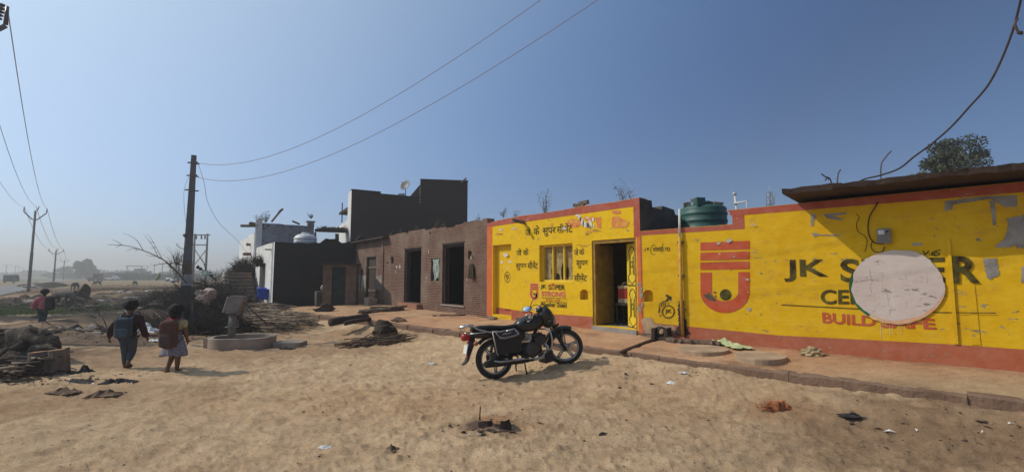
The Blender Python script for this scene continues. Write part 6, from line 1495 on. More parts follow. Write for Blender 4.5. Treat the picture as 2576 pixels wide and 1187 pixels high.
# ------------------------------------------------------------------ poles and wires
mp_ = Pt(466, 760, 20.0); mp_.z = .15
topz = Pt(488, 391, 20.0).z
r_ = empty('concrete_pole', mp_, 'tall tapering concrete power pole with painted bands beside the thorn heaps', 'power pole')
tilt = 0.0
def pseg(k, z0, z1, e=0.0):
    def q(z):
        f = (z - mp_.z) / (topz - mp_.z); return (.17 - .085 * f + e, .12 - .05 * f + e, mp_ + Vector((.0 * f, 0, z - mp_.z)))
    (a, b, c), (d, e_, f) = q(z0), q(z1); g = .35
    vs = []
    for (ax, by, cc) in ((a, b, c), (d, e_, f)):
        for sx, sy in ((-1, -1), (1, -1), (1, 1), (-1, 1)):
            x, y = sx * ax, sy * by; vs.append(cc + Vector((x * math.cos(g) - y * math.sin(g), x * math.sin(g) + y * math.cos(g), 0)))
    k.add(vs, [(0, 3, 2, 1), (4, 5, 6, 7), (0, 1, 5, 4), (1, 2, 6, 5), (2, 3, 7, 6), (3, 0, 4, 7)])
k = MB(); pseg(k, mp_.z, topz); k.build('shaft', M['pole_con'], r_)
zz = lambda y: Pt(470, y, 20.0).z
k = MB(); pseg(k, zz(772), zz(718), .004); k.build('black_band', M['black_band'], r_)
k = MB(); pseg(k, zz(718), zz(690), .0045); k.build('pale_band', M['white_band'], r_)
k = MB(); pseg(k, zz(688), zz(663), .006); pseg(k, zz(660), zz(657), .012); k.build('tin_band', M['pole_band'], r_)
k = MB()
for y, w_ in ((411, .34), (443, .34), (479, .42)): z_ = zz(y); k.box(Vector((mp_.x, mp_.y - .12, z_)), (w_, .06, .05)); k.box(Vector((mp_.x, mp_.y + .12, z_)), (w_, .04, .05))
k.build('bracket', M['steel'], r_)
for y in (411, 443):
    k = MB(); z_ = zz(y); k.lathe([(.03, -.06), (.055, -.05), (.04, -.015), (.055, .02), (.03, .05)], 12, Matrix.Translation(Vector((mp_.x + .22, mp_.y - .12, z_)))); k.build('insulator', M['insul'], r_)
k = MB(); k.blob(Pt(466, 592, 19.85), .09, 1, .2); k.build('knot_box', M['insul'], r_)
k = MB(); k.tube(smooth([Pt(475, 445, 19.8), Pt(463, 478, 19.8), Pt(464, 530, 19.8), Pt(468, 560, 19.8), Pt(466, 592, 19.8), Pt(467, 620, 19.8)]), .008, 4); k.build('slack_wire', M['wire_pale'], r_)
pole2 = copy_tree(r_); pole2.location = (7.2, 1.4, .1); pole2['label'] = 'second concrete power pole standing outside the view on the right'
def wire(pts, r, lab, mt='wire', n=5, sides=4, r1=None):
    k = MB(); g = smooth(pts, n); k.tube(g, [r + ((r1 or r) - r) * i / (len(g) - 1) for i in range(len(g))], sides, False); return k.build('wire', M[mt], label=lab, cat='wire', group='overhead wires')
for off, lab in ((0.0, 'upper of the two brown wires sweeping up right from the concrete pole'), (-.62, 'lower of the two brown wires sweeping up right from the concrete pole')):
    pts = []
    for kk in np.linspace(0, 27, 28): pts.append(Vector((mp_.x + .22 + .741 * kk, mp_.y - .12 - .672 * kk, zz(411) - .225 * kk + .0103 * kk * kk + off)))
    wire(pts, .010, lab, n=2, r1=.0035)
wire([Pt(499, 414, 19.9), Pt(508, 440, 20), Pt(515, 468, 20.2), Pt(520, 500, 20.5), Pt(535, 535, 21), Pt(555, 565, 21.6), Pt(580, 588, 22.4), Pt(600, 608, 23), Pt(622, 636, 23.9)], .010, 'pale slack service wire drooping from the concrete pole to the whitewashed house', 'wire_pale')
# steel poles with branching arms along the road
def far_pole(h, arm=1.15, name='steel_pole', lab='', rz=0.0, loc=(0, 0, 0)):
    r = empty(name, (0, 0, 0), lab, 'power pole', 'steel poles with forked arms')
    k = MB(); k.tube([(0, 0, -.6), (0, 0, h * .45), (0, 0, h * .46), (0, 0, h)], [.13, .12, .10, .085], 8); k.build('shaft', M['pole_far'], r)
    k = MB(); k.tube([(-arm, 0, h - .18), (-arm * .25, 0, h - .85), (0, 0, h - .95), (arm * .25, 0, h - .85), (arm, 0, h - .18)], .055, 6); k.build('cross_arm', M['pole_far'], r)
    for x, z in ((-arm, h - .15), (arm, h - .15), (0.12, h + .02)):
        k = MB(); k.tube([(x, 0, z), (x + (.12 if x == 0.12 else 0), 0, z + .45)], [.05, .035], 6); k.build('insulator', M['insul'], r)
    r.location = loc; r.rotation_euler = (0, 0, rz); return r
Q1 = Pt(72, 726, 45.0); rzp = math.radians(40)
near = Vector((-13.15, 10.55, 0.0)); z_tip = Pt(6, 22, 11.2).z
hn = z_tip - .0
h1 = Pt(83, 522, 45).z - Q1.z - .3
P1 = far_pole(h1, .78, lab='nearest steel pole with forked arms, standing left by the road', rz=rzp, loc=(Q1.x, Q1.y, 0))
P1.location.z = Q1.z
spots = [(134, 716, 86, 626, 'second steel pole with forked arms, right of the nearest one by the road'), (158, 708, 150, 652, 'third steel pole with forked arms, before the left of the two round far trees')]
lst = [P1]
for (x, y, Y, yt, lab) in spots:
    c = copy_tree(P1); q = Pt(x, y, Y); tz = Pt(x, yt, Y).z; c.location = (q.x, q.y, 0); c.scale = (1.25, 1.25, (tz - 0.0) / (h1 + .3)); c['label'] = lab; lst.append(c)
pn = copy_tree(P1); pn.location = (near.x, near.y, 0); pn.scale = (1.0, 1, (z_tip - .35) / h1); pn['label'] = 'steel pole just outside the left edge whose arm tip shows in the top left corner'
k = MB(); q = Pt(5, 18, 11.2)
for i in range(5): k.lathe([(.03, -.04), (.085, -.02), (.085, .0), (.03, .03)], 12, Matrix.Translation(q + Vector((-.02 * i, 0, -.085 * i + .05))))
k.build('insulator_string', M['insul'], label='dark maroon insulator string in the top left corner', cat='insulator')
for (x, yt, lab) in ((442, 641, 'tallest of the row of far forked poles left of the concrete pole'), (428, 653, 'second tallest far forked pole left of the concrete pole'), (407, 660, 'far forked pole behind the crossing of the bare branches'), (387, 663, 'far forked pole fourth from the concrete pole'), (369, 667, 'far forked pole second from the left end of its row'), (356, 670, 'smallest far forked pole at the left end of its row'), (461, 612, 'far forked pole half hidden just behind the left side of the concrete pole'), (458, 634, 'lower far forked pole with hooked arm hidden by the concrete pole')):
    Y = 6.6 * F / (694 - yt); c = copy_tree(P1); q = Pt(x, 694, Y); c.location = (q.x, q.y, 0); c.scale = (2.0, 2.0, 8.1 / (h1 + .3)); c.rotation_euler = (0, 0, .1); c['label'] = lab; c['group'] = 'far row of forked poles'
for (x, yt, lab) in ((14, 664, 'leftmost of four thin far poles on the left horizon'), (37, 667, 'second of four thin far poles on the left horizon'), (46, 668, 'third of four thin far poles on the left horizon'), (57, 672, 'rightmost of four thin far poles on the left horizon'), (175, 668, 'short far pole right of the third roadside pole'), (184, 672, 'shorter far pole beside the short one, left of the round tree')):
    Y = 6.6 * F / (694 - yt); c = copy_tree(P1); q = Pt(x, 694, Y); c.location = (q.x, q.y, 0); c.scale = (1.7, 1.7, 8.1 / (h1 + .3)); c.rotation_euler = (0, 0, 1.0); c['label'] = lab; c['group'] = 'thin poles on the left horizon'
def tip(o, x):
    s = o.scale; hz = (h1 - .15 + .42 if x else h1 + .45) * s.z; a = x * .78 * s.x; rz = o.rotation_euler.z
    return Vector((o.location.x + a * math.cos(rz), o.location.y + a * math.sin(rz), o.location.z + hz))
def span(p, q, sag, r, lab):
    pts = [p.lerp(q, t) - Vector((0, 0, sag * 4 * t * (1 - t))) for t in np.linspace(0, 1, 14)]; wire(pts, r, lab, 'wire_pale', 1)
for s_, nm in ((-1, 'left'), (0, 'middle'), (1, 'right')):
    span(tip(pn, s_), tip(P1, s_), 1.1, .012, '%s pale wire from out of view to the nearest steel pole' % nm)
    span(tip(P1, s_), tip(lst[1], s_), .9, .02, '%s wire between the first and second roadside steel poles' % nm)
    span(tip(lst[1], s_), tip(lst[2], s_), .8, .025, '%s wire between the second and third roadside steel poles' % nm)
# transformer frame
hl, hr_ = Pt(486, 700, 70), Pt(517, 700, 70); hz = Pt(500, 591, 70).z
r_ = empty('transformer_frame', (hl.x, 70, 0), 'twin-legged transformer frame with crossed braces just right of the concrete pole', 'power frame')
for q, t_ in ((hl, -.0), (hr_, .0)):
    k = MB(); tx = Pt(490 if q is hl else 522, 591, 70); k.tube([(q.x, 70, 0), (tx.x, 70, hz + .2)], [.17, .12], 8); k.build('leg', M['pole_far'], r_)
xl, xr = Pt(488, 640, 70).x, Pt(519, 640, 70).x
k = MB(); k.box(((xl + xr) / 2 + .1, 70, hz), (xr - xl + .6, .14, .16)); k.box(((xl + xr) / 2, 70, Pt(500, 616, 70).z), (xr - xl + .3, .14, .14)); k.build('cross_beam', M['pole_far'], r_)
k = MB(); zb, zt_ = Pt(500, 670, 70).z, Pt(500, 627, 70).z; k.tube([(xl, 70, zb), (xr, 70, zt_)], .06, 5); k.tube([(xl, 70.1, zt_), (xr, 70.1, zb)], .06, 5); k.build('brace', M['pole_far'], r_)
for x in (494, 507, 516):
    k = MB(); q = Pt(x, 593, 70); k.lathe([(.06, -.55), (.14, -.45), (.08, -.35), (.14, -.25), (.08, -.15), (.1, 0)], 8, Matrix.Translation(Vector((q.x, 70, hz - .08)))); k.build('insulator', M['insul'], r_)

# ------------------------------------------------------------------ trees
def crown(k, c, rad, n, s, rnd, cl=14, m0=0, m1=1):
    """leaf clumps: sub-blobs through the crown, each filled with small leaf faces"""
    cs = []
    for i in range(cl):
        while True:
            p = Vector((rnd.uniform(-1, 1), rnd.uniform(-1, 1), rnd.uniform(-1, 1)))
            if .2 < p.length < 1: break
        cs.append((p, rnd.uniform(.22, .42), rnd.random() < .35))
    for i in range(n):
        p, q, lt = cs[rnd.randrange(cl)]
        d = Vector((rnd.gauss(0, 1), rnd.gauss(0, 1), rnd.gauss(0, 1))); d = d.normalized() * rnd.random() ** .45 * q
        x = c + Vector(((p.x * .8 + d.x) * rad[0], (p.y * .8 + d.y) * rad[1], (p.z * .8 + d.z) * rad[2]))
        a = Vector((rnd.uniform(-1, 1), rnd.uniform(-1, 1), rnd.uniform(-1, 1))).normalized() * s * rnd.uniform(.6, 1.3)
        b = a.cross(Vector((rnd.uniform(-1, 1), rnd.uniform(-1, 1), rnd.uniform(-1, 1)))).normalized() * s * rnd.uniform(.35, .6)
        k.m = m1 if lt else m0
        k.add([x - a, x + b, x + a, x - b], [(0, 1, 2, 3)])
    k.m = 0
    return [c + Vector((p.x * .8 * rad[0], p.y * .8 * rad[1], p.z * .8 * rad[2])) for p, q, lt in cs]
def tree(x, Y, ztop, rad, n, s, lab, seed, mts=('leaf', 'leaf2'), trunk=.16, base_z=0.0, extra=(), grp=None):
    rnd = random.Random(seed); q = Pt(x, 694, Y); c = Vector((q.x, Y, ztop - rad[2]))
    r = empty('tree', (q.x, Y, base_z), lab, 'tree', grp)
    k = MB(); cs = crown(k, c, rad, n, s, rnd)
    for (dx, dy, dz, rr, nn) in extra: cs += crown(k, c + Vector((dx, dy, dz)), rr, nn, s, rnd, 5)
    k.build('crown', [M[m_] for m_ in mts], r)
    k = MB(); b0 = Vector((q.x + .1, Y, base_z)); f0 = c - Vector((0, 0, rad[2] * .9)); k.tube(smooth([b0, b0.lerp(f0, .5) + Vector((.08, 0, 0)), f0], 4), [trunk * (1.2 - .5 * i / 8) for i in range(9)], 8)
    for e in cs: k.tube([f0 - Vector((0, 0, .2 * rad[2])), f0.lerp(e, .5) + Vector((0, 0, .1 * rad[2])), e], [trunk * .5, trunk * .3, trunk * .1], 5)
    k.build('trunk', M['wood'], r)
    return r
q = Pt(2412, 346, 22)
tree(2418, 22, q.z, (1.55, 1.5, 1.05), 5200, .075, 'dusty green tree top showing above the concrete canopy', 3, trunk=.13, extra=((-1.55, 0, -.75, (.42, .5, .35), 420), (-.9, 0, -.3, (.5, .5, .55), 500)))
for (x, Y, yt, wpx, lab, sd_, n) in ((217, 190, 651, 54, 'round hazy tree standing alone on the horizon right of the roadside poles', 11, 5200), (168, 230, 668, 46, 'hazy tree behind the third roadside pole', 12, 1500), (124, 240, 682, 34, 'low hazy bush-like tree between the two nearest roadside poles', 13, 700), (198, 210, 686, 34, 'low hazy tree joining the foot of the round far tree', 14, 600)):
    zt_ = Pt(x, yt, Y).z; rx = wpx / 2 * Y / F
    tree(x, Y, zt_, (rx, rx, zt_ * .48), n, rx * .15, lab, sd_, ('leaf_far', 'leaf_far'), rx * .06, grp='hazy trees on the horizon')
def treeline(x0, x1, Y, h0, h1_, n, lab, sd_):
    rnd = random.Random(sd_); k = MB(); 
    for i in range(n):
        x = rnd.uniform(x0, x1); hh = h0 + (h1_ - h0) * float(vn(x * .055, sd_, sd_)) ; q = Pt(x, 694, Y); z = hh * rnd.random() ** .7; s = rnd.uniform(.6, 1.5) * Y / 330
        c = Vector((q.x, Y + rnd.uniform(-8, 8), z)); a = Vector((rnd.uniform(-1, 1), rnd.uniform(-.4, .4), rnd.uniform(-.6, .6))).normalized() * s; b = Vector((rnd.uniform(-.4, .4), rnd.uniform(-.4, .4), 1)).normalized() * s * .7
        k.add([c - a, c - b, c + a, c + b], [(0, 1, 2, 3)])
    return k.build('woodland', M['leaf_far'], label=lab, cat='woodland', kind='stuff')
treeline(-200, 120, 330, 1.5, 5.5, 2600, 'hazy line of trees on the left horizon', 5)
treeline(230, 600, 300, 1.5, 6.0, 3000, 'hazy line of trees on the horizon behind the bare branch', 6)
treeline(300, 600, 150, .6, 2.6, 2600, 'low scrub strip before the hazy horizon behind the poles', 8)
treeline(560, 900, 420, 3, 7, 1500, 'hazy line of trees far behind the houses', 9)
# low far buildings
def far_house(x0, x1, yt, Y, lab, mt, dp=6, rise=0.0, seed=0):
    a, b = Pt(x0, 694, Y), Pt(x1, 694, Y); zt_ = Pt(x0, yt, Y).z; rnd = random.Random(seed)
    r = empty('house', ((a.x + b.x) / 2, Y, 0), lab, 'house', 'hazy houses on the horizon')
    k = MB(); W_ = b.x - a.x; hl_ = []
    fn = lambda s, z, o=0.0: Vector((a.x + s, Y - o, z))
    nw = max(2, int(W_ / 3.5)); holes = [rect(W_ * (i + .3) / nw, zt_ * .35, W_ * (i + .62) / nw, zt_ * .7) for i in range(nw)]
    k.slab([rect(0, -.2, W_, zt_)] + holes, fn, .3); k.build('front_wall', mt, r)
    k = MB(); k.obox((a.x, Y + .32, -.2), (W_, 0, 0), (0, dp, 0), (0, 0, zt_ + .2)); k.build('body', mt, r)
    k = MB(); k.obox((a.x - .3, Y - .3, zt_ + .01), (W_ + .6, 0, 0), (0, dp + .8, 0), (0, 0, .3)); k.build('roof', M['slab'], r)
    if rise: k = MB(); k.obox((a.x + W_ * .5, Y + 1, zt_ + .31), (W_ * .3, 0, 0), (0, dp * .6, 0), (0, 0, rise)); k.build('roof_room', mt, r)
M['far_wall'] = mat('far_grey_wall', (.16, .15, .15), .9, .2, .3, bmp=0); M['far_wall2'] = mat('far_pale_wall', (.42, .4, .38), .9, .15, .3, bmp=0)
far_house(236, 303, 688, 170, 'long low grey building on the horizon right of the round far tree', M['far_wall'])
far_house(312, 352, 684, 200, 'low hazy building with roof room just left of the far pole row', M['far_wall'], rise=1.2)
far_house(135, 162, 690, 190, 'small low building left of the third roadside pole', M['far_wall2'])
far_house(536, 548, 684, 400, 'leftmost hazy pale town block right of the transformer frame', M['far_wall2'], rise=1.5); far_house(549, 561, 682, 410, 'tallest hazy pale town block right of the transformer frame', M['far_wall2'], rise=2); far_house(562, 572, 686, 400, 'rightmost hazy pale town block right of the transformer frame', M['far_wall2'])
q = Pt(337, 690, 260); k = MB()
for dx in (-4, 4): k.tube([(q.x + dx, 260, 0), (q.x + dx, 260, 7)], .25, 5)
k.box((q.x, 260, 7), (9.5, .5, .5)); k.build('far_gantry', M['pole_far'], label='tiny square gantry frame on the horizon above the low hazy building', cat='gantry')
# telecom mast behind the right wall
tm = Pt(1946, 694, 120); tz0, tzt = 0, Pt(1946, 484, 120).z; r_ = empty('telecom_mast', (tm.x, 120, 0), 'thin lattice telecom mast far beyond the right wall', 'mast')
k = MB(); hw = lambda z: .95 - .45 * z / tzt
for sx, sy in ((-1, -1), (1, -1), (1, 1), (-1, 1)): k.tube([(tm.x + sx * hw(0) * 1.4, 120 + sy * hw(0) * 1.4, 0), (tm.x + sx * hw(tzt), 120 + sy * hw(tzt), tzt)], .085, 5)
for i in range(22):
    z0_, z1_ = tzt * i / 22, tzt * (i + 1) / 22; w0, w1_ = hw(z0_), hw(z1_)
    for sy in (-1, 1):
        k.tube([(tm.x - w0, 120 + sy * w0, z0_), (tm.x + w1_, 120 + sy * w1_, z1_)], .045, 4); k.tube([(tm.x + w0, 120 + sy * w0, z0_), (tm.x - w1_, 120 + sy * w1_, z1_)], .045, 4); k.tube([(tm.x - w1_, 120 + sy * w1_, z1_), (tm.x + w1_, 120 + sy * w1_, z1_)], .045, 4)
k.build('lattice', M['pole_far'], r_)
k = MB()
for dx, dz in ((-.7, -.8), (.7, -.8), (-.75, -2.4), (.75, -2.4), (0, -1.6)): k.box((tm.x + dx, 119.3, tzt + dz), (.3, .2, 1.1))
k.tube([(tm.x, 120, tzt), (tm.x, 120, tzt + 1.6)], .06, 5); k.build('antenna', M['tank_white'], r_)

# ------------------------------------------------------------------ spoil by the road, vehicles
for (x, y, Y, rx, ry, h, lab, mt) in ((112, 708, 62, 2.6, 1.6, .75, 'pale gravel heap between the two nearest roadside poles', 'concrete_pale'), (93, 707, 58, 1.6, 1.2, .45, 'lower pale gravel heap just right of the nearest roadside pole', 'concrete'), (205, 745, 25, .33, .4, .85, 'dark earthen lump standing right of the grey calf', 'earth_dark'), (195, 762, 24, .9, .6, .35, 'low dark earth hump before the earthen lump', 'earth_dark')):
    q = Pt(x, y, Y); q.z = float(gh(q.x, q.y)); k = MB(); k.blob(q, (rx, ry, h), 4, .35, 2.2, int(x)); k.build('earth_heap', M[mt], label=lab, cat='heap')
def wheel(k, c, r, wd): k.torus(c, (0, 1, 0), r - wd / 2, wd / 2, 18, 8); k.lathe([(r * .6, -wd * .3), (r * .6, wd * .3)], 14, Matrix.Translation(c) @ Matrix.Rotation(1.5708, 4, 'X'))
def vehicle(lab, cat, name, loc, rz, body_c, profile, wid, wheels, glass, sc=1.0):
    r = empty(name, (0, 0, 0), lab, cat); mt = mat(name + '_paint', body_c, .5, .25, 2, bmp=0, spec=.4)
    k = MB(); n = len(profile); h = wid / 2
    k.add([(x, -h, z) for x, z in profile] + [(x, h, z) for x, z in profile], [tuple(range(n)), tuple(range(2 * n - 1, n - 1, -1))] + [(i, i + n, (i + 1) % n + n, (i + 1) % n) for i in range(n)]); k.build('body', mt, r)
    for (x, y, rr) in wheels: k = MB(); wheel(k, Vector((x, y, rr)), rr, .18); k.build('wheel', M['black_band'], r)
    for (x0, z0, x1, z1) in glass:
        for s in (-1, 1):
            k = MB(); k.box(((x0 + x1) / 2, s * (h + .004), (z0 + z1) / 2), (x1 - x0, .012, z1 - z0)); k.build('window', M['hole'], r)
    r.location = loc; r.rotation_euler = (0, 0, rz); r.scale = (sc, sc, sc); return r
q = Pt(28, 712, 84); vehicle('dark blue three-wheeled van driving away on the far road', 'van', 'van', (q.x, 84, .22), 2.0, (.02, .03, .07), [(-1.4, .35), (-1.5, .6), (-1.45, 1.75), (-1.2, 1.9), (.5, 1.9), (.9, 1.75), (1.35, 1.0), (1.4, .35)], 1.6, ((-.9, -.7, .3), (-.9, .7, .3), (1.1, 0, .3)), ((.0, 1.0, .8, 1.6),), .8)
q = Pt(240, 710, 112); vehicle('brown canopied jeep seen side-on beyond the cattle', 'jeep', 'jeep', (q.x, 112, .2), 3.3, (.10, .075, .06), [(-1.5, .5), (-1.5, 1.0), (-1.3, 1.05), (-1.25, 2.0), (.2, 2.05), (.35, 1.15), (1.5, 1.05), (1.55, .5)], 1.5, ((-1, -.7, .38), (-1, .7, .38), (1, -.7, .38), (1, .7, .38)), ((-1.1, 1.2, -.5, 1.8), (-.4, 1.2, .15, 1.8)), .9)
q = Pt(281, 703, 130); vehicle('white car parked far off before the long grey building', 'car', 'car', (q.x, 130, .2), 3.0, (.6, .6, .6), [(-1.9, .4), (-1.95, .8), (-1.3, .95), (-.8, 1.45), (.6, 1.45), (1.2, .95), (1.9, .85), (1.95, .4)], 1.6, ((-1.2, -.75, .3), (-1.2, .75, .3), (1.2, -.75, .3), (1.2, .75, .3)), ((-.9, 1.0, -.1, 1.35), (0, 1.0, .8, 1.35)))

# ------------------------------------------------------------------ skinned bodies
def skin(k, nodes, edges, sub=2, root=0, smooth_=True):
    me = bpy.data.meshes.new('body'); me.from_pydata([n[:3] for n in nodes], edges, [])
    o = bpy.data.objects.new('body', me); COL.objects.link(o)
    o.modifiers.new('skin', 'SKIN'); s = o.modifiers.new('sub', 'SUBSURF'); s.levels = sub; s.render_levels = sub
    for i, n in enumerate(nodes):
        sv = me.skin_vertices[0].data[i]; r = n[3]; sv.radius = (r, r) if not isinstance(r, tuple) else r; sv.use_root = (i == root)
    dg = bpy.context.evaluated_depsgraph_get(); m2 = bpy.data.meshes.new_from_object(o.evaluated_get(dg))
    k.add([v.co[:] for v in m2.vertices], [tuple(p.vertices) for p in m2.polygons], smooth_)
    bpy.data.objects.remove(o); bpy.data.meshes.remove(me); bpy.data.meshes.remove(m2)
    return k
def calf(mt, lab, loc, rz, sc, graze=True):
    r = empty('cow', (0, 0, 0), lab, 'cow', 'cattle grazing on the rough ground')
    N = [(0, 0, .80, .22), (.3, 0, .82, .26), (.62, 0, .84, .24), (.85, 0, .88, .17), (-.35, 0, .84, .23), (-.55, 0, .82, .16)]
    E = [(0, 1), (1, 2), (2, 3), (0, 4), (4, 5)]
    if graze: N += [(1.08, 0, .74, .12), (1.25, 0, .50, .10), (1.33, 0, .30, .085), (1.42, 0, .12, .06)]
    else: N += [(1.05, 0, 1.02, .12), (1.2, 0, 1.12, .11), (1.36, 0, 1.08, .085), (1.5, 0, .98, .06)]
    E += [(3, 6), (6, 7), (7, 8), (8, 9)]
    for s in (-1, 1):
        b = len(N); N += [(.7, s * .13, .62, .09), (.72, s * .14, .36, .055), (.69, s * .14, .12, .042), (.72, s * .14, .0, .05)]; E += [(2, b), (b, b + 1), (b + 1, b + 2), (b + 2, b + 3)]
        b = len(N); N += [(-.42, s * .13, .6, .11), (-.34, s * .14, .46, .07), (-.52, s * .14, .30, .05), (-.46, s * .14, .1, .04), (-.43, s * .14, 0, .05)]; E += [(4, b), (b, b + 1), (b + 1, b + 2), (b + 2, b + 3), (b + 3, b + 4)]
    k = MB(); skin(k, N, E, 2); hp = Vector(N[7][:3])
    for s in (-1, 1): k.blob(hp + Vector((-.02, s * .16, .03)), (.05, .11, .03), 1, .1)
    k.build('body', M[mt], r)
    k = MB()
    for s in (-1, 1): k.tube(smooth([hp + Vector((-.04, s * .07, .07)), hp + Vector((-.12, s * .17, .12)), hp + Vector((-.2, s * .16, .2))]), [.025] * 6 + [.018] * 6 + [.006], 6)
    k.build('horn', M['insul'], r)
    k = MB(); k.tube([(-.68, 0, .86), (-.76, 0, .6), (-.74, .02, .32), (-.74, .02, .22)], [.03, .02, .018, .04], 6); k.build('tail', M[mt], r)
    r.location = loc; r.rotation_euler = (0, 0, rz); r.scale = (sc, sc, sc); return r
M['hide_black'] = mat('black_hide', (.022, .018, .018), .8, .4, 4, bmp=0); M['hide_grey'] = mat('greyish_brown_hide', (.1, .08, .068), .85, .4, 3, bmp=0)
q = Pt(150, 765, 22.5); cg = calf('hide_grey', 'grey-brown calf grazing right behind the child in the pink jacket', (q.x, 22.5, float(gh(q.x, 22.5))), -.25, .78)
q = Pt(187, 722, 48); cb = calf('hide_black', 'black cow grazing in front of the round far tree', (q.x, 48, float(gh(q.x, 48)) - .0), 2.0, .80)
for (x, y, Y, rz, sc, lab) in ((247, 716, 62, 3.0, .62, 'small black calf standing before the brown jeep'), (338, 716, 62, 1.9, .62, 'small dark calf alone in the dry grass left of the far pole row')):
    c = copy_tree(cb); q = Pt(x, y, Y); c.location = (q.x, Y, float(gh(q.x, Y))); c.rotation_euler = (0, 0, rz); c.scale = (sc, sc, sc); c['label'] = lab

# ------------------------------------------------------------------ children
M['skin'] = mat('brown_skin', (.16, .075, .042), .6, .15, 9, bmp=0, spec=.3); M['hair'] = mat('black_hair', (.012, .010, .009), .75, .4, 40, bmp=.5, bsc=90)
def person(lab, loc, rz, H, P, cl):
    """P: joint places in fractions of the height, facing +y; cl: list of clothing builders"""
    r = empty('person', (0, 0, 0), lab, 'person'); S_ = H
    def n3(p, rad): return (p[0] * S_, p[1] * S_, p[2] * S_, rad * S_)
    N = [n3((0, 0, .46), .075), n3((0, 0, .57), .07), n3((0, .01, .68), .078), n3((0, .0, .755), .045), n3((0, .0, .80), .034)]
    E = [(0, 1), (1, 2), (2, 3), (3, 4)]
    hd = P.get('head', (0, .012, .895)); N += [n3((hd[0] * .6, hd[1] + .0, .845), .05), n3((hd[0], hd[1] + .004, .90), .074), n3((hd[0], hd[1] - .004, .945), .058)]; E += [(4, 5), (5, 6), (6, 7)]
    wr = []
    for s, A in ((-1, P['L']), (1, P['R'])):
        b = len(N); N += [n3((s * .075, 0, .745), .04), n3((s * .115, 0, .725), .036), n3(A[0], .028), n3(A[1], .02), n3(A[2], (.022))]; E += [(2, b), (b, b + 1), (b + 1, b + 2), (b + 2, b + 3), (b + 3, b + 4)]; wr.append((Vector(A[1]) * S_, Vector(A[2]) * S_, s))
    for s, A in ((-1, P['LL']), (1, P['RL'])):
        b = len(N); N += [n3((s * .05, 0, .43), .058), n3(A[0], .042), n3(A[1], .027), n3(A[2], .03), n3(A[3], .022)]; E += [(0, b), (b, b + 1), (b + 1, b + 2), (b + 2, b + 3), (b + 3, b + 4)]
    k = MB(); skin(k, N, E, 2)
    hc = Vector((hd[0], hd[1], .90)) * S_
    k.blob(hc + Vector((0, .076, -.008)) * S_, (.012 * S_, .018 * S_, .016 * S_), 1, 0, smooth=True)                       # nose
    for s in (-1, 1): k.blob(hc + Vector((s * .076, -.005, -.005)) * S_, (.012 * S_, .02 * S_, .026 * S_), 1, 0, smooth=True)   # ears
    k.blob(hc + Vector((0, .07, -.04)) * S_, (.022 * S_, .008 * S_, .007 * S_), 1, 0, smooth=True)                         # mouth
    for w0, w1_, s in wr:                                                                                                    # fingers and thumb
        d = (w1_ - w0).normalized(); sd_ = d.cross(Vector((1, 0, 0))); sd_ = sd_.normalized() if sd_.length > .1 else Vector((0, 1, 0)); nn = d.cross(sd_)
        for i, l in enumerate((.046, .052, .049, .038)):
            o = w1_ + sd_ * (i - 1.5) * .0105 * S_; k.tube([o, o + (d + nn * .12 * s) * l * .5 * S_, o + (d * .9 + nn * .4 * s) * l * S_], [.006 * S_, .0055 * S_, .004 * S_], 5)
        o = w1_ - d * .012 * S_ - sd_ * .018 * S_; k.tube([o, o + (d * .6 - sd_ * .7) * .02 * S_, o + (d * .9 - sd_ * .5) * .036 * S_], [.0065 * S_, .006 * S_, .0045 * S_], 5)
    k.build('body', M['skin'], r)
    for s in (-1, 1): e = MB(); e.blob(hc + Vector((s * .03, .068, .004)) * S_, (.011 * S_, .007 * S_, .008 * S_), 1, 0, smooth=True); e.build('eye', M['black_band'], r)
    for f in cl: f(r, S_, N, n3, hc)
    r.location = loc; r.rotation_euler = (0, 0, rz); return r
def hair(rad=1.0, long=False):
    def f(r, S_, N, n3, hc):
        k = MB(); k.blob(hc + Vector((0, -.014, .022)) * S_, (.090 * S_ * rad, .090 * S_ * rad, .083 * S_ * rad), 4, .09, 7, 3)
        if long: k.blob(hc + Vector((0, -.035, -.04)) * S_, (.085 * S_, .055 * S_, .075 * S_), 3, .12, 6, 4)
        k.build('hair', M['hair'], r)
    return f
def top(mt, th=.018, arms=1.0, hem=.44, name='jacket', hem_r=.10, short=False):
    def f(r, S_, N, n3, hc):
        i0 = 8; T = [n3((0, 0, hem), hem_r), n3((0, 0, .53), .088 + th * .4), n3((0, .0, .63), .090 + th * .4), n3((0, .0, .735), .066 + th * .3), n3((0, 0, .785), .046)]
        E = [(0, 1), (1, 2), (2, 3), (3, 4)]
        for b in (i0, i0 + 5):
            j = len(T)
            for q in range(1, 3 if short else 4):
                x, y, z, rr = N[b + q]; T.append((x, y, z, rr + th * S_))
            if short: T[-1] = tuple(Vector(T[-2][:3]).lerp(Vector(T[-1][:3]), .6)) + (T[-1][3] * 1.15,)
            E += [(3, j)] + [(j + q, j + q + 1) for q in range(len(T) - j - 1)]
        k = MB(); skin(k, T, E, 2)
        for i in range(len(k.v)):
            v = k.v[i]; d = .012 * S_ * (float(vn(v[0] * 18 / S_, v[2] * 22 / S_, 5)) - .5); k.v[i] = (v[0] + d, v[1] + d, v[2])
        k.build(name, M[mt] if isinstance(mt, str) else mt, r)
    return f
def trousers(mt, th=.012):
    def f(r, S_, N, n3, hc):
        T = [n3((0, 0, .47), .088)]; E = []
        for b in (18, 23):
            j = len(T)
            for q in range(0, 3):
                x, y, z, rr = N[b + q]; T.append((x, y, z + (.02 * S_ if q == 2 else 0), rr + th * S_))
            E += [(0, j), (j, j + 1), (j + 1, j + 2)]
        k = MB(); skin(k, T, E, 2); k.build('trousers', M[mt] if isinstance(mt, str) else mt, r)
    return f
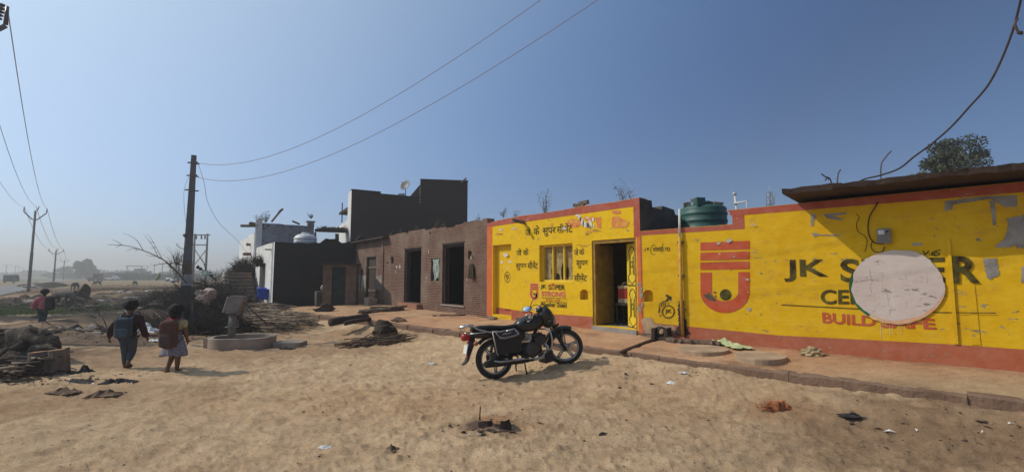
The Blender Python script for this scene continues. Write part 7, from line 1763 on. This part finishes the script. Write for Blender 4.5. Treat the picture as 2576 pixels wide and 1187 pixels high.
def shoes(mt):
    def f(r, S_, N, n3, hc):
        for b in (18, 23):
            a, t_ = Vector(N[b + 3][:3]), Vector(N[b + 4][:3]); an = Vector(N[b + 2][:3]); k = MB(); d = (t_ - a)
            k.tube(smooth([a - d * .35 + Vector((0, 0, -.002)), a, t_, t_ + d * .25], 4), [.026 * S_] * 4 + [.034 * S_] * 4 + [.032 * S_] * 4 + [.014 * S_], 10, flat=.8); k.build('shoe', M[mt] if isinstance(mt, str) else mt, r)
    return f
def mt_(name, c, **kw):
    if name not in M: M[name] = mat(name, c, .9, .3, 14, bmp=.4, bsc=40, **kw)
    return M[name]
def bag(name, lab, person_o, S_, shape, mt, mt2, straps=True):
    """a school bag on the back of a child: shell, pocket, top band, straps"""
    w_, d_, h_, z0, y0 = shape; r = empty(name, (0, 0, 0), lab, 'backpack')
    def pill(k, x, y, z, w, d, h, n=20, pw=4.2):
        vs = []; L_ = 12
        for j in range(L_ + 1):
            f = -1 + 2 * j / L_; sc = (1 - abs(f) ** 6 * .32) if abs(f) < 1 else .3
            for i in range(n):
                g = 2 * math.pi * i / n; c, s = math.cos(g), math.sin(g); e = 2 / pw
                vs.append(Vector((x + w / 2 * sc * math.copysign(abs(c) ** e, c), y + d / 2 * sc * math.copysign(abs(s) ** e, s), z + h / 2 * f)) * S_)
        k.add(vs, [(j * n + i, j * n + (i + 1) % n, (j + 1) * n + (i + 1) % n, (j + 1) * n + i) for j in range(L_) for i in range(n)] + [tuple(range(n))[::-1], tuple(L_ * n + i for i in range(n))], True)
    k = MB(); pill(k, 0, y0, z0 + h_ / 2, w_, d_, h_); k.build('shell', mt, r)
    k = MB(); pill(k, 0, y0 - d_ * .42, z0 + h_ * .3, w_ * .78, d_ * .4, h_ * .45); k.build('pocket', mt2, r)
    k = MB(); k.tube([Vector((w_ * .46 * math.cos(g), y0 - d_ * .30, z0 + h_ * .70 + h_ * .24 * math.sin(g))) * S_ for g in np.linspace(math.pi, 0, 12)], .008 * S_, 5); k.build('top_band', mt_('bag_band_' + lab[:6].replace(' ', '_'), (.05, .16, .3) if 'blue' in lab else (.45, .08, .09)), r)
    if straps:
        for s in (-1, 1): k = MB(); k.tube(smooth([Vector(p) * S_ for p in ((s * .07, y0 + d_ * .3, z0 + h_ * .9), (s * .085, 0, .815), (s * .09, .085, .76), (s * .1, .1, .64), (s * .11, .05, .54), (s * .09, y0 + d_ * .3, z0 + .06))]), .013 * S_, 6, flat=.4); k.build('strap', mt2, r)
    r.location = person_o.location; r.rotation_euler = person_o.rotation_euler; return r
# the boy
q = G(318, 929); Hb = 1.12
boy = person('child in dark maroon jacket and grey trousers walking away with blue backpack', (q.x, q.y, q.z), .28, Hb,
    {'L': [(-.20, -.03, .60), (-.245, .02, .455), (-.25, .035, .425)], 'R': [(.18, -.03, .59), (.215, .03, .44), (.22, .045, .41)],
     'LL': [(-.035, .02, .235), (-.02, .0, .04), (-.02, .03, .022), (-.022, .085, .016)], 'RL': [(.045, .03, .235), (.05, -.085, .11), (.052, -.075, .075), (.055, -.04, .055)]},
    [hair(1.0), top(mt_('maroon_jacket', (.045, .016, .016)), .022, hem=.45), trousers(mt_('grey_trousers', (.06, .07, .085)), .010), shoes(mt_('dark_shoes', (.04, .03, .03)))])
bag('backpack', 'blue and teal school backpack worn by the child in the maroon jacket', boy, Hb, (.205, .12, .30, .455, -.165), mt_('teal_bag', (.045, .06, .075)), mt_('teal_pocket', (.06, .095, .11)))
# the girl
q = G(434, 938); Hg = 1.06
def dress(r, S_, N, n3, hc):
    k = MB(); n = 40; vs = []; rows = [(.60, .078, 0), (.52, .088, .01), (.44, .115, .06), (.36, .135, .12), (.29, .15, .2), (.255, .155, .24)]
    for z, rr, w_ in rows:
        for i in range(n):
            g = 2 * math.pi * i / n; q_ = rr * (1 + w_ * .55 * math.sin(g * 9 + z * 9) + w_ * .3 * math.sin(g * 4 + 1)); vs.append(Vector((q_ * math.cos(g) * 1.05 + .012 * (.6 - z), q_ * math.sin(g) * .85, z + w_ * .05 * math.sin(g * 3))) * S_)
    k.add(vs, [(j * n + i, j * n + (i + 1) % n, (j + 1) * n + (i + 1) % n, (j + 1) * n + i) for j in range(len(rows) - 1) for i in range(n)], True)
    b0 = k.build('skirt', M['floral'], r); md = b0.modifiers.new('t', 'SOLIDIFY'); md.thickness = .006
m_, t_, b_ = base('floral_cotton', .95, .1); v_ = crd(t_); vo = nd(t_, 'ShaderNodeTexVoronoi'); vo.inputs['Scale'].default_value = 60; t_.links.new(v_, vo.inputs['Vector'])
t_.links.new(mixc(t_, ramp(t_, vo.outputs['Distance'], .25, .5), mixc(t_, ramp(t_, noi(t_, v_, 9), .4, .6), (.10, .12, .22), (.16, .06, .08)), (.25, .25, .28)), b_.inputs['Base Color']); M['floral'] = m_
girl = person('child in yellow sleeves and floral skirt walking under a long brown backpack', (q.x, q.y, q.z), .12, Hg,
    {'L': [(-.15, -.01, .585), (-.155, .03, .45), (-.155, .04, .42)], 'R': [(.15, .0, .585), (.15, .05, .46), (.148, .065, .43)],
     'LL': [(-.035, .04, .24), (-.055, -.045, .06), (-.06, -.03, .03), (-.075, .02, .014)], 'RL': [(.05, .02, .23), (.04, .03, .04), (.04, .05, .022), (.042, .11, .015)]},
    [hair(1.08, True), top(mt_('yellow_sleeves', (.40, .35, .19)), .02, hem=.55, name='blouse', hem_r=.07, short=True), dress, shoes(mt_('brown_slippers', (.2, .1, .03)))])
bag('backpack', 'long worn brown school backpack on the child in the floral skirt', girl, Hg, (.225, .13, .42, .37, -.155), mt_('brown_bag', (.095, .045, .034)), mt_('brown_pocket', (.085, .05, .045)))
k = MB(); S_ = Hg; k.tube([Vector(p) * S_ for p in ((-.06, -.045, .79), (0, -.07, .775), (.06, -.045, .79))], .016 * S_, 6); sc_ = k.build('collar', mt_('red_collar', (.3, .025, .05)), girl)
# the far child
q = G(104, 820); Hf = 1.12
far = person('child in faded pink jacket walking far off near the grazing calf', (q.x, q.y, q.z), .5, Hf,
    {'L': [(-.17, -.01, .585), (-.2, .04, .46), (-.2, .05, .43)], 'R': [(.18, .02, .60), (.25, .1, .55), (.27, .12, .53)],
     'LL': [(-.03, .02, .235), (-.03, -.02, .045), (-.03, .0, .022), (-.03, .05, .015)], 'RL': [(.04, .04, .235), (.045, -.05, .08), (.047, -.035, .05), (.05, .01, .03)], 'head': (.01, .02, .895)},
    [hair(.98), top(mt_('pink_jacket', (.46, .13, .155)), .035, hem=.43, hem_r=.135), trousers(mt_('teal_trousers', (.04, .065, .075)), .014), shoes('cloth_black')])
bq = bag('school_bag', 'black school bag hanging from the arm of the child in pink', far, Hf, (.2, .15, .37, .34, .0), mt_('black_bag', (.022, .02, .024)), mt_('black_pocket', (.03, .026, .03)), False)
bq.location = (q.x + .30, q.y - .1, q.z + .1)

# ------------------------------------------------------------------ grass
def grass(name, lab, spots, n, h, mt, seed):
    rnd = random.Random(seed); k = MB()
    for i in range(n):
        (x, y, rx, ry) = spots[rnd.randrange(len(spots))]; q = x + rnd.gauss(0, rx * .5), y + rnd.gauss(0, ry * .5)
        if float(vn(np.array([q[0] * .9]), np.array([q[1] * .9]), 81)[0]) < .35: continue
        z = float(gh(q[0], q[1])) - .01; hh = h * rnd.uniform(.4, 1.3); g = rnd.uniform(0, 6.28); w_ = h * .09; lx, ly = rnd.uniform(-.5, .5) * hh, rnd.uniform(-.5, .5) * hh
        c, s = math.cos(g) * w_, math.sin(g) * w_
        k.add([(q[0] - c, q[1] - s, z), (q[0] + c, q[1] + s, z), (q[0] + lx, q[1] + ly, z + hh)], [(0, 1, 2)])
    return k.build(name, M[mt], label=lab, cat='grass', kind='stuff')
gs = lambda L_: [(G(x, y).x, G(x, y).y, rx, ry) for x, y, rx, ry in L_]
grass('green_grass', 'short green grass patch at the left edge before the road', gs([(20, 790, 2.5, 1.4), (70, 782, 4, 1.8), (120, 775, 4, 2), (180, 772, 4, 2)]), 14000, .12, 'grass_green', 1)
grass('dry_grass', 'dry brown grass over the rough ground before the horizon', gs([(200, 735, 6, 4), (300, 728, 9, 5), (400, 726, 10, 5), (480, 724, 8, 5), (350, 718, 16, 9), (60, 755, 6, 3)]), 9000, .16, 'grass_dry', 2)

# ------------------------------------------------------------------ the motorcycle (x forward, y to its left, z up)
M['bk'] = mat('black_bike_paint', (.012, .011, .011), .32, .3, 7, col2=(.03, .026, .022), bmp=.04, spec=.5)
M['bk_matt'] = mat('black_bike_plastic', (.016, .015, .014), .6, .4, 9, col2=(.032, .028, .024), bmp=.15, bsc=80)
M['rubber'] = mat('dusty_tyre_rubber', (.022, .021, .02), .85, .5, 8, col2=(.05, .042, .034), bmp=.5, bsc=60)
M['seat'] = mat('black_seat_vinyl', (.012, .011, .011), .55, .3, 12, bmp=.2, bsc=90)
M['chrome'] = mat('worn_chrome', (.55, .54, .52), .28, .2, 9, bmp=0, metal=.95)
M['alloy'] = mat('dusty_alloy', (.40, .38, .35), .45, .35, 6, bmp=.1, metal=.35)
M['engine'] = mat('dark_engine_cast', (.075, .07, .066), .55, .4, 10, bmp=.2, metal=.4)
M['red_lens'] = mat('red_lens', (.35, .012, .012), .25, .2, 9, bmp=0, spec=.5)
M['amber'] = mat('amber_lens', (.3, .07, .02), .3, .2, 9, bmp=0, spec=.5)
M['plate'] = mat('white_number_plate', (.65, .64, .6), .5, .1, 9, bmp=0)
m_, t_, b_ = base('mirror_glass', .04, .5, 1.0); b_.inputs['Base Color'].default_value = (.9, .92, .95, 1); M['mirror'] = m_
bike = empty('motorcycle', (0, 0, 0), 'black commuter motorcycle on its stand with chrome rear rack, before the yellow house', 'motorcycle')
WBs, WR = 1.24, .305
STEER = math.radians(27)
V3 = Vector
def spoked(x, name, wt):
    r_ = empty(name, (0, 0, 0)); r_.parent = bike; WL[r_.name] = V3((0, 0, 0))
    k = MB(); n = 48; prof = [(WR - .075, -.036), (WR - .05, -.044), (WR - .02, -.04), (WR - .005, -.022), (WR, 0), (WR - .005, .022), (WR - .02, .04), (WR - .05, .044), (WR - .075, .036)]
    k.lathe([(r * 1.0, z * wt) for r, z in prof], n, Matrix.Translation(V3((x, 0, WR))) @ Matrix.Rotation(1.5708, 4, 'X'), cap=False); k.build('tyre', M['rubber'], r_)
    k = MB(); k.lathe([(WR - .095, -.03), (WR - .072, -.036), (WR - .070, -.03), (WR - .082, 0), (WR - .070, .03), (WR - .072, .036), (WR - .095, .03), (WR - .1, 0), (WR - .095, -.03)], n, Matrix.Translation(V3((x, 0, WR))) @ Matrix.Rotation(1.5708, 4, 'X'), cap=False); k.build('rim', M['alloy'], r_)
    k = MB()
    for i in range(5):
        g = 2 * math.pi * i / 5 + (.35 if x > .5 else -.3)
        for s in (-1, 1):
            e = V3((math.cos(g), 0, math.sin(g))); f = V3((-math.sin(g), 0, math.cos(g)))
            a, b = V3((x, 0, WR)) + e * .045 + f * .018 * s, V3((x, 0, WR)) + e * (WR - .09) + f * .014 * s
            k.tube([a + V3((0, .0, 0)), a.lerp(b, .5), b], [.017, .0125, .014], 6)
    k.build('spoke', M['alloy'], r_)
    k = MB(); k.lathe([(.02, -.075), (.062, -.06), (.07, -.02), (.07, .04), (.05, .06), (.02, .075)], 24, Matrix.Translation(V3((x, 0, WR))) @ Matrix.Rotation(1.5708, 4, 'X')); k.build('hub', M['alloy'] if x > .5 else M['engine'], r_)
spoked(0, 'rear_wheel', 1.1); spoked(WBs, 'front_wheel', .95)
def part(k, name, mt, par=None): return k.build(name, M[mt] if isinstance(mt, str) else mt, par or bike)
def loft(k, secs, n=16, pw=2.6, cap=True):
    """rounded sections along x: (x, y half width, z bottom, z top[, y centre])"""
    vs = []
    for s in secs:
        x, hw, z0, z1 = s[:4]; yc = s[4] if len(s) > 4 else 0
        for i in range(n):
            g = 2 * math.pi * i / n; c, q = math.cos(g), math.sin(g); e = 2 / pw
            vs.append(V3((x, yc + hw * math.copysign(abs(c) ** e, c), (z0 + z1) / 2 + (z1 - z0) / 2 * math.copysign(abs(q) ** e, q))))
    L_ = len(secs); fs = [(j * n + i, j * n + (i + 1) % n, (j + 1) * n + (i + 1) % n, (j + 1) * n + i) for j in range(L_ - 1) for i in range(n)]
    if cap: fs += [tuple(range(n))[::-1], tuple((L_ - 1) * n + i for i in range(n))]
    k.add(vs, fs, True)
# tank, seat, tail
k = MB(); loft(k, [(.40, .07, .70, .80), (.46, .115, .655, .845), (.55, .142, .635, .88), (.66, .15, .635, .90), (.76, .142, .65, .895), (.83, .12, .67, .87), (.885, .075, .70, .83), (.90, .03, .73, .80)]); tkb = part(k, 'fuel_tank', 'bk')
k = MB(); k.lathe([(.035, 0), (.035, .012), (.02, .016), (.002, .016)], 16, Matrix.Translation(V3((.64, 0, .897)))); part(k, 'fuel_cap', 'chrome', tkb)
k = MB(); loft(k, [(-.33, .07, .775, .80), (-.30, .10, .76, .835), (-.18, .118, .745, .845), (-.02, .125, .735, .832), (.12, .128, .72, .805), (.26, .122, .705, .788), (.38, .10, .70, .79), (.45, .07, .71, .80)]); part(k, 'seat', 'seat')
k = MB(); loft(k, [(-.46, .03, .70, .745), (-.40, .065, .68, .765), (-.28, .085, .66, .765), (-.1, .10, .64, .745), (.1, .105, .60, .72), (.22, .09, .60, .71)]); part(k, 'tail_panel', 'bk')
k = MB(); loft(k, [(.14, .115, .50, .72), (.24, .125, .46, .715), (.36, .12, .46, .70), (.46, .10, .50, .70), (.54, .06, .54, .68)]); part(k, 'side_panel', 'bk')
k = MB(); k.tube([(.86, 0, .80), (.74, 0, .62), (.62, 0, .38), (.48, 0, .30), (.36, 0, .34), (.30, 0, .60), (-.3, 0, .70)], .03, 8); k.tube([(.86, 0, .80), (.4, 0, .66), (-.35, .07, .70)], .022, 8); part(k, 'frame', 'bk_matt')
# rear: rack, lamp, fender, plate, indicators
k = MB()
for s in (-1, 1):
    k.tube(smooth([(.0, s * .13, .70), (-.14, s * .135, .755), (-.26, s * .13, .80), (-.33, s * .115, .855), (-.40, s * .105, .865), (-.49, s * .09, .855), (-.505, s * .05, .855)], 4), .0125, 8); k.tube([(-.40, s * .11, .735), (-.46, s * .1, .80), (-.48, s * .09, .855)], .010, 6); k.tube([(.06, s * .13, .735), (-.40, s * .115, .745)], .011, 6)
    k.tube([(-.29, s * .04, .868), (-.49, s * .035, .862)], .009, 6)
for x in (-.33, -.41, -.50): k.tube([(x, -.105, .862), (x, .105, .862)], .010, 6)
k.box((-.36, -.05, .872), (.08, .06, .02)); part(k, 'rear_rack', 'chrome')
k = MB(); loft(k, [(-.49, .045, .655, .74), (-.46, .07, .64, .755), (-.39, .075, .64, .75), (-.36, .06, .66, .74)]); part(k, 'tail_light', 'red_lens')
k = MB()
vs = []; n = 14
for i in range(n + 1):
    g = math.radians(70 + 62 * i / n); rr = WR + .05
    for y, d in ((-.062, -.02), (-.05, .01), (.05, .01), (.062, -.02)): vs.append(V3((math.cos(g) * (rr + d), y, WR + math.sin(g) * (rr + d))))
k.add(vs, [(i * 4 + j, i * 4 + j + 1, (i + 1) * 4 + j + 1, (i + 1) * 4 + j) for i in range(n) for j in range(3)], True)
loft(k, [(-.52, .05, .29, .305), (-.47, .06, .30, .34), (-.42, .065, .34, .46), (-.37, .07, .44, .64), (-.30, .07, .58, .70)], 10); rf = part(k, 'rear_fender', 'bk_matt')
k = MB(); k.box((-.445, 0, .52), (.008, .18, .13), ry=.28); part(k, 'number_plate', 'plate', rf)
for s in (-1, 1):
    k = MB(); k.blob((-.33, s * .19, .60), (.035, .045, .035), 2, 0, smooth=True); k.tube([(-.33, s * .19, .60), (-.32, s * .08, .61)], .01, 6); part(k, 'indicator', 'amber')
k = MB(); k.blob((-.44, -.03, .40), (.02, .03, .025), 1, 0, smooth=True); part(k, 'reflector', 'red_lens', rf)
for s in (-1, 1):
    k = MB(); k.tube([(-.02, s * .13, .335), (.06, s * .135, .60)], .02, 8); n = 26
    k.tube([V3((-.015 + .068 * i / 60, s * .135, .34 + .24 * i / 60)) + V3((.03 * math.cos(i * 1.05), .03 * math.sin(i * 1.05), 0)) for i in range(61)], .006, 5); part(k, 'shock_absorber', 'engine')
k = MB(); k.tube([(0, -.1, WR), (.3, -.1, .33), (.46, -.08, .34)], .024, 8); k.tube([(0, .1, WR), (.3, .1, .33), (.46, .08, .34)], .024, 8); part(k, 'swing_arm', 'bk_matt')
k = MB(); loft(k, [(-.09, .02, .22, .38, .115), (.1, .03, .25, .40, .12), (.4, .03, .29, .40, .12), (.5, .02, .30, .38, .11)]); part(k, 'chain_cover', 'bk_matt')
# right side box with its chrome-edged lid
k = MB(); y0 = -.15
pr = [(-.05, .725), (-.02, .41), (.06, .375), (.34, .375), (.40, .44), (.40, .70)]
k.add([(x, y0 - .06, z) for x, z in pr] + [(x, y0 + .045, z) for x, z in pr], [tuple(range(6)), tuple(range(11, 5, -1))] + [(i, i + 6, (i + 1) % 6 + 6, (i + 1) % 6) for i in range(6)]); sb = part(k, 'side_box', 'bk_matt')
k = MB(); k.tube([(-.055, y0 - .066, .735), (-.02, y0 - .066, .40), (.0, y0 - .066, .375)], .009, 6); k.tube([(-.06, y0 - .064, .735), (.06, y0 - .064, .722), (.30, y0 - .064, .735)], .011, 6); part(k, 'box_rail', 'alloy', sb)
pl = [(-.01, .715), (.05, .705), (.16, .718), (.31, .735), (.365, .655), (.30, .638), (.12, .625), (.04, .645)]
k = MB(); k.add([(x, y0 - .078, z) for x, z in pl] + [(x, y0 - .055, z) for x, z in pl], [tuple(range(8)), tuple(range(15, 7, -1))] + [(i, i + 8, (i + 1) % 8 + 8, (i + 1) % 8) for i in range(8)]); part(k, 'box_lid', 'bk', sb)
k = MB(); k.tube([(x, y0 - .08, z) for x, z in pl + pl[:1]][2:], .007, 6); k.tube([(x, y0 - .08, z - .016) for x, z in pl][3:], .005, 6); k.tube([(-.01, y0 - .08, .715), (.035, y0 - .08, .65)], .006, 6); part(k, 'lid_trim', 'chrome', sb)
k = MB(); k.tube(smooth([(.10, y0 - .081, .672), (.13, y0 - .081, .69), (.18, y0 - .081, .678), (.24, y0 - .081, .692)]), .007, 5); k.tube([(.13, y0 - .081, .668), (.155, y0 - .081, .70)], .006, 5); part(k, 'lid_emblem', 'alloy', sb)
# engine, exhaust, guards
k = MB(); loft(k, [(.46, .10, .27, .46), (.52, .125, .255, .48), (.66, .13, .25, .47), (.76, .11, .27, .44), (.80, .07, .29, .40)], 18); part(k, 'crankcase', 'engine')
k = MB(); k.lathe([(.115, 0), (.125, .02), (.115, .035), (.06, .04), (.002, .04)], 28, Matrix.Translation(V3((.60, -.118, .365))) @ Matrix.Rotation(1.5708, 4, 'X')); part(k, 'clutch_cover', 'engine')
k = MB()
for i in range(7): f = i / 6; k.box((.70 + .13 * f, 0, .455 + .05 * f), (.022, .20, .155), ry=-.15)
k.box((.76, 0, .55), (.15, .12, .1)); k.box((.86, 0, .50), (.06, .15, .12), j=.008); part(k, 'cylinder', 'engine')
k = MB(); k.lathe([(.03, 0), (.03, .1)], 12, Matrix.Translation(V3((.56, -.05, .53)))); k.box((.58, 0, .56), (.12, .12, .10), j=.01); k.tube([(.56, -.10, .36), (.57, -.12, .52), (.60, -.1, .60)], .008, 5); part(k, 'carburettor', 'alloy')
k = MB(); k.tube(smooth([(.84, -.03, .44), (.90, -.08, .36), (.86, -.12, .24), (.72, -.14, .215), (.56, -.145, .21)], 5), .019, 10); ex = part(k, 'exhaust_pipe', 'chrome')
k = MB(); Mx = V3((-.20, -.155, .265)); k.tube(smooth([(.60, -.145, .21), (.50, -.148, .215), (.40, -.15, .225), (.1, -.153, .245), (-.15, -.155, .262), (-.21, -.155, .266)], 4), [.02] * 4 + [.03] * 4 + [.042] * 4 + [.05] * 4 + [.05] * 4 + [.04], 14); part(k, 'silencer', 'bk_matt', ex)
k = MB(); k.tube([(.52, -.18, .245), (.30, -.195, .262), (.02, -.195, .275), (-.07, -.19, .30)], [.016, .03, .032, .018], 10, flat=.5); part(k, 'heat_shield', 'alloy', ex)
k = MB(); k.tube([(.42, -.11, .275), (.44, -.23, .27)], .016, 8); k.tube([(.42, .11, .275), (.44, .23, .27)], .016, 8); k.box((.44, -.23, .277), (.05, .11, .025)); part(k, 'foot_peg', 'rubber')
k = MB(); k.tube([(.30, -.2, .28), (.52, -.21, .245), (.70, -.2, .235), (.76, -.2, .26), (.77, -.2, .30)], .011, 6); k.box((.775, -.2, .305), (.05, .06, .02)); part(k, 'brake_pedal', 'chrome')
k = MB()
for s in (-1, 1): k.tube(smooth([(.80, s * .05, .66), (.88, s * .18, .645), (.905, s * .24, .58), (.905, s * .25, .45), (.88, s * .22, .34), (.80, s * .10, .30), (.74, s * .04, .29)], 5), .0125, 8)
part(k, 'crash_guard', 'chrome')
k = MB(); k.add([(.79, -.16, .30), (.93, -.16, .30), (.95, -.16, .14), (.80, -.16, .12), (.79, .12, .30), (.93, .12, .30), (.95, .12, .14), (.80, .12, .12)], [(0, 3, 2, 1), (4, 5, 6, 7), (0, 1, 5, 4), (1, 2, 6, 5), (2, 3, 7, 6), (3, 0, 4, 7)]); part(k, 'engine_guard_plate', 'bk_matt')
k = MB(); k.tube([(.44, .10, .27), (.40, .15, .12), (.42, .2, .0)], .013, 8); k.tube([(.46, -.08, .27), (.47, -.1, .03)], .012, 8); k.box((.475, -.1, .02), (.03, .02, .03)); part(k, 'stand', 'bk_matt')
k = MB(); k.box((.30, .13, .40), (.03, .03, .03)); k.tube([(.52, .1, .4), (.52, .1, .66)], .014, 6); part(k, 'battery_strap', 'bk_matt')
# front end
k = MB(); ft, fa = V3((.915, 0, .92)), V3((WBs, 0, WR))
for s in (-1, 1): k.tube([ft + V3((-.02, s * .085, 0)), ft.lerp(fa, .55) + V3((0, s * .085, 0))], .018, 8); 
part(k, 'fork_tube', 'chrome')
k = MB()
for s in (-1, 1): k.tube([ft.lerp(fa, .52) + V3((0, s * .085, 0)), fa + V3((0, s * .085, .0))], .026, 10); k.box(fa + V3((.0, s * .085, .0)), (.05, .05, .06))
k.box(ft.lerp(fa, .25), (.07, .22, .05), ry=.6); part(k, 'fork_leg', 'bk_matt')
vs = []; n = 18; k = MB()
for i in range(n + 1):
    g = math.radians(68 + 104 * i / n); rr = WR + .045
    for y, d in ((-.06, -.03), (-.055, -.005), (-.03, .006), (.03, .006), (.055, -.005), (.06, -.03)): vs.append(V3((WBs + math.cos(g) * (rr + d), y, WR + math.sin(g) * (rr + d))))
k.add(vs, [(i * 6 + j, i * 6 + j + 1, (i + 1) * 6 + j + 1, (i + 1) * 6 + j) for i in range(n) for j in range(5)], True); k.tube([(WBs - .02, -.075, WR + .34), (WBs - .06, -.09, WR + .18)], .02, 6); k.tube([(WBs - .02, .075, WR + .34), (WBs - .06, .09, WR + .18)], .02, 6)
ff = part(k, 'front_fender', 'bk'); ff.modifiers.new('t', 'SOLIDIFY').thickness = .006; rf.modifiers.new('t', 'SOLIDIFY').thickness = .005
k = MB(); loft(k, [(.86, .05, .80, .98), (.92, .11, .74, 1.03), (.98, .135, .70, 1.055), (1.04, .135, .69, 1.03), (1.09, .115, .70, .97), (1.125, .08, .73, .90), (1.14, .04, .76, .86)], 18); hc_ = part(k, 'headlamp_cowl', 'bk')
k = MB(); loft(k, [(1.10, .10, .72, .90), (1.135, .085, .74, .885), (1.15, .05, .77, .85)], 16); part(k, 'headlight', mat('headlight_glass', (.25, .25, .25), .15, .2, 9, bmp=0, spec=.5), hc_)
k = MB(); loft(k, [(.84, .06, .97, 1.02), (.90, .10, .985, 1.055), (.94, .08, 1.0, 1.05)], 12); part(k, 'instrument_pod', 'bk_matt', hc_)
k = MB(); k.lathe([(.035, 0), (.035, .006), (.002, .006)], 16, Matrix.Translation(V3((.885, -.045, 1.045))) @ Matrix.Rotation(-.5, 4, 'Y')); k.lathe([(.035, 0), (.035, .006), (.002, .006)], 16, Matrix.Translation(V3((.885, .045, 1.045))) @ Matrix.Rotation(-.5, 4, 'Y')); part(k, 'dial', 'alloy', hc_)
for s in (-1, 1):
    k = MB(); k.blob((1.03, s * .19, .80), (.045, .03, .03), 2, 0, smooth=True); k.tube([(1.03, s * .19, .80), (1.0, s * .1, .80)], .01, 6); part(k, 'indicator', 'bk_matt')
k = MB(); loft(k, [(1.05, .07, .66, .70), (1.15, .06, .70, .735), (1.20, .05, .73, .75)], 10); part(k, 'lower_visor', 'bk_matt', hc_)
k = MB(); k.tube(smooth([(.66, -.36, .955), (.74, -.28, .975), (.84, -.12, .985), (.88, -.04, .955), (.88, .04, .955), (.84, .12, .985), (.74, .28, .975), (.66, .36, .955)], 4), .0115, 8); hb_ = part(k, 'handlebar', 'chrome')
for s in (-1, 1):
    k = MB(); k.tube([(.63, s * .385, .945), (.71, s * .30, .97)], .018, 10); part(k, 'grip', 'rubber', hb_)
    k = MB(); k.box((.745, s * .265, .985), (.06, .05, .05), rz=s * .8, j=.004); k.tube([(.77, s * .26, .975), (.75, s * .34, .96), (.70, s * .41, .945)], .007, 6); part(k, 'brake_lever', 'chrome', hb_)
    k = MB(); hm = V3((.70 if s < 0 else .86, s * (.33 if s < 0 else .27), 1.13 if s < 0 else 1.19)); k.tube(smooth([(.76, s * .25, .995), (.775, s * .265, 1.06), ((.775 + hm.x) / 2, s * .28, hm.z - .06), (hm.x + .005, hm.y - s * .015, hm.z - .02)], 4), .007, 6); part(k, 'mirror_stem', 'bk_matt', hb_)
    ax = Matrix.Rotation(STEER, 3, 'Z') @ V3((-.42, -.72, .62) if s < 0 else (-.9, .42, .1)).normalized(); Mm = Matrix.Translation(hm) @ ax.to_track_quat('Z', 'Y').to_matrix().to_4x4() @ Matrix.Rotation(.3, 4, 'Z')
    k = MB(); k.lathe([(.02, -.03), (.05, -.022), (.062, -.005), (.062, .004), (.058, .006)], 24, Mm @ Matrix.Diagonal((1.15, .78, 1, 1))); mr = part(k, 'mirror', 'bk_matt', hb_) if False else part(k, 'mirror', 'bk_matt')
    k = MB(); k.lathe([(.055, .0065), (.054, .0075), (.002, .0075)], 24, Mm @ Matrix.Diagonal((1.15, .78, 1, 1))); part(k, 'mirror_glass', 'mirror', mr)
k = MB()
for s, dz in ((-1, 0), (1, .02), (-.4, .03)): k.tube(smooth([(.76, s * .24, .98), (.90, s * .20, 1.02 + dz), (.96, s * .08, .96), (.94, s * .04, .80)], 4), .006, 5)
part(k, 'control_cable', 'rubber')
# the bars are turned to the rider's right
a0_, a1_ = V3((.915, 0, .92)), V3((WBs, 0, WR))
Ms = Matrix.Translation(a1_) @ Matrix.Rotation(-STEER, 4, (a0_ - a1_).normalized()) @ Matrix.Translation(-a1_)
FRONT = ('fork_tube', 'fork_leg', 'front_fender', 'headlamp_cowl', 'handlebar', 'mirror', 'front_wheel')
def turn(o, on, sh=V3((0, 0, 0))):
    on = on or o.name.split('.')[0] in FRONT or (o.name.startswith('indicator') and o.parent == bike and o.type == 'MESH' and sum(v.co.x for v in o.data.vertices) / len(o.data.vertices) > .9)
    nm = o.name.split('.')[0]
    if nm in ('handlebar', 'mirror'): sh = V3((-.035, 0, -.06))
    elif nm == 'headlamp_cowl': sh = V3((-.03, 0, -.045))
    if on and o.type == 'MESH': o.data.transform(Ms @ Matrix.Translation(sh))
    for ch in o.children: turn(ch, on, sh)
for ch in bike.children: turn(ch, False)
# stand it on the sand
gr, gf = G(1249, 950), G(1430, 919)
d_ = V3((math.cos(math.radians(22)), math.sin(math.radians(22)), 0))
bx, by = gr.x, gr.y
BS = .955
gz0 = float(gh(bx, by)); fx, fy = bx + d_.x * WBs * BS, by + d_.y * WBs * BS; gz1 = float(gh(fx, fy))
pitch = math.atan2(gz1 - gz0, WBs * BS)
bike.rotation_euler = (math.radians(-4.0), -pitch, math.atan2(d_.y, d_.x))
bike.scale = (BS, BS, BS)
bike.location = (bx, by, gz0 - .012 + float(relief(np.array([bx]), np.array([by]))[0]))

# ------------------------------------------------------------------ hazy air
def haze():
    b = MB(); b.obox((-1600, -1600, -1.6), (3200, 0, 0), (0, 3200, 0), (0, 0, 33.5))
    m = bpy.data.materials.new('hazy_air'); m.use_nodes = True; t = m.node_tree; t.nodes.clear()
    o = nd(t, 'ShaderNodeOutputMaterial'); v = nd(t, 'ShaderNodeVolumePrincipled')
    v.inputs['Color'].default_value = (1.0, .965, .91, 1); v.inputs['Density'].default_value = HAZE; v.inputs['Anisotropy'].default_value = 0.35
    t.links.new(v.outputs[0], o.inputs['Volume'])
    m.cycles.homogeneous_volume = True if hasattr(m.cycles, 'homogeneous_volume') else False
    b.build('haze', m, kind='stuff')
HAZE = 0.0025
haze()
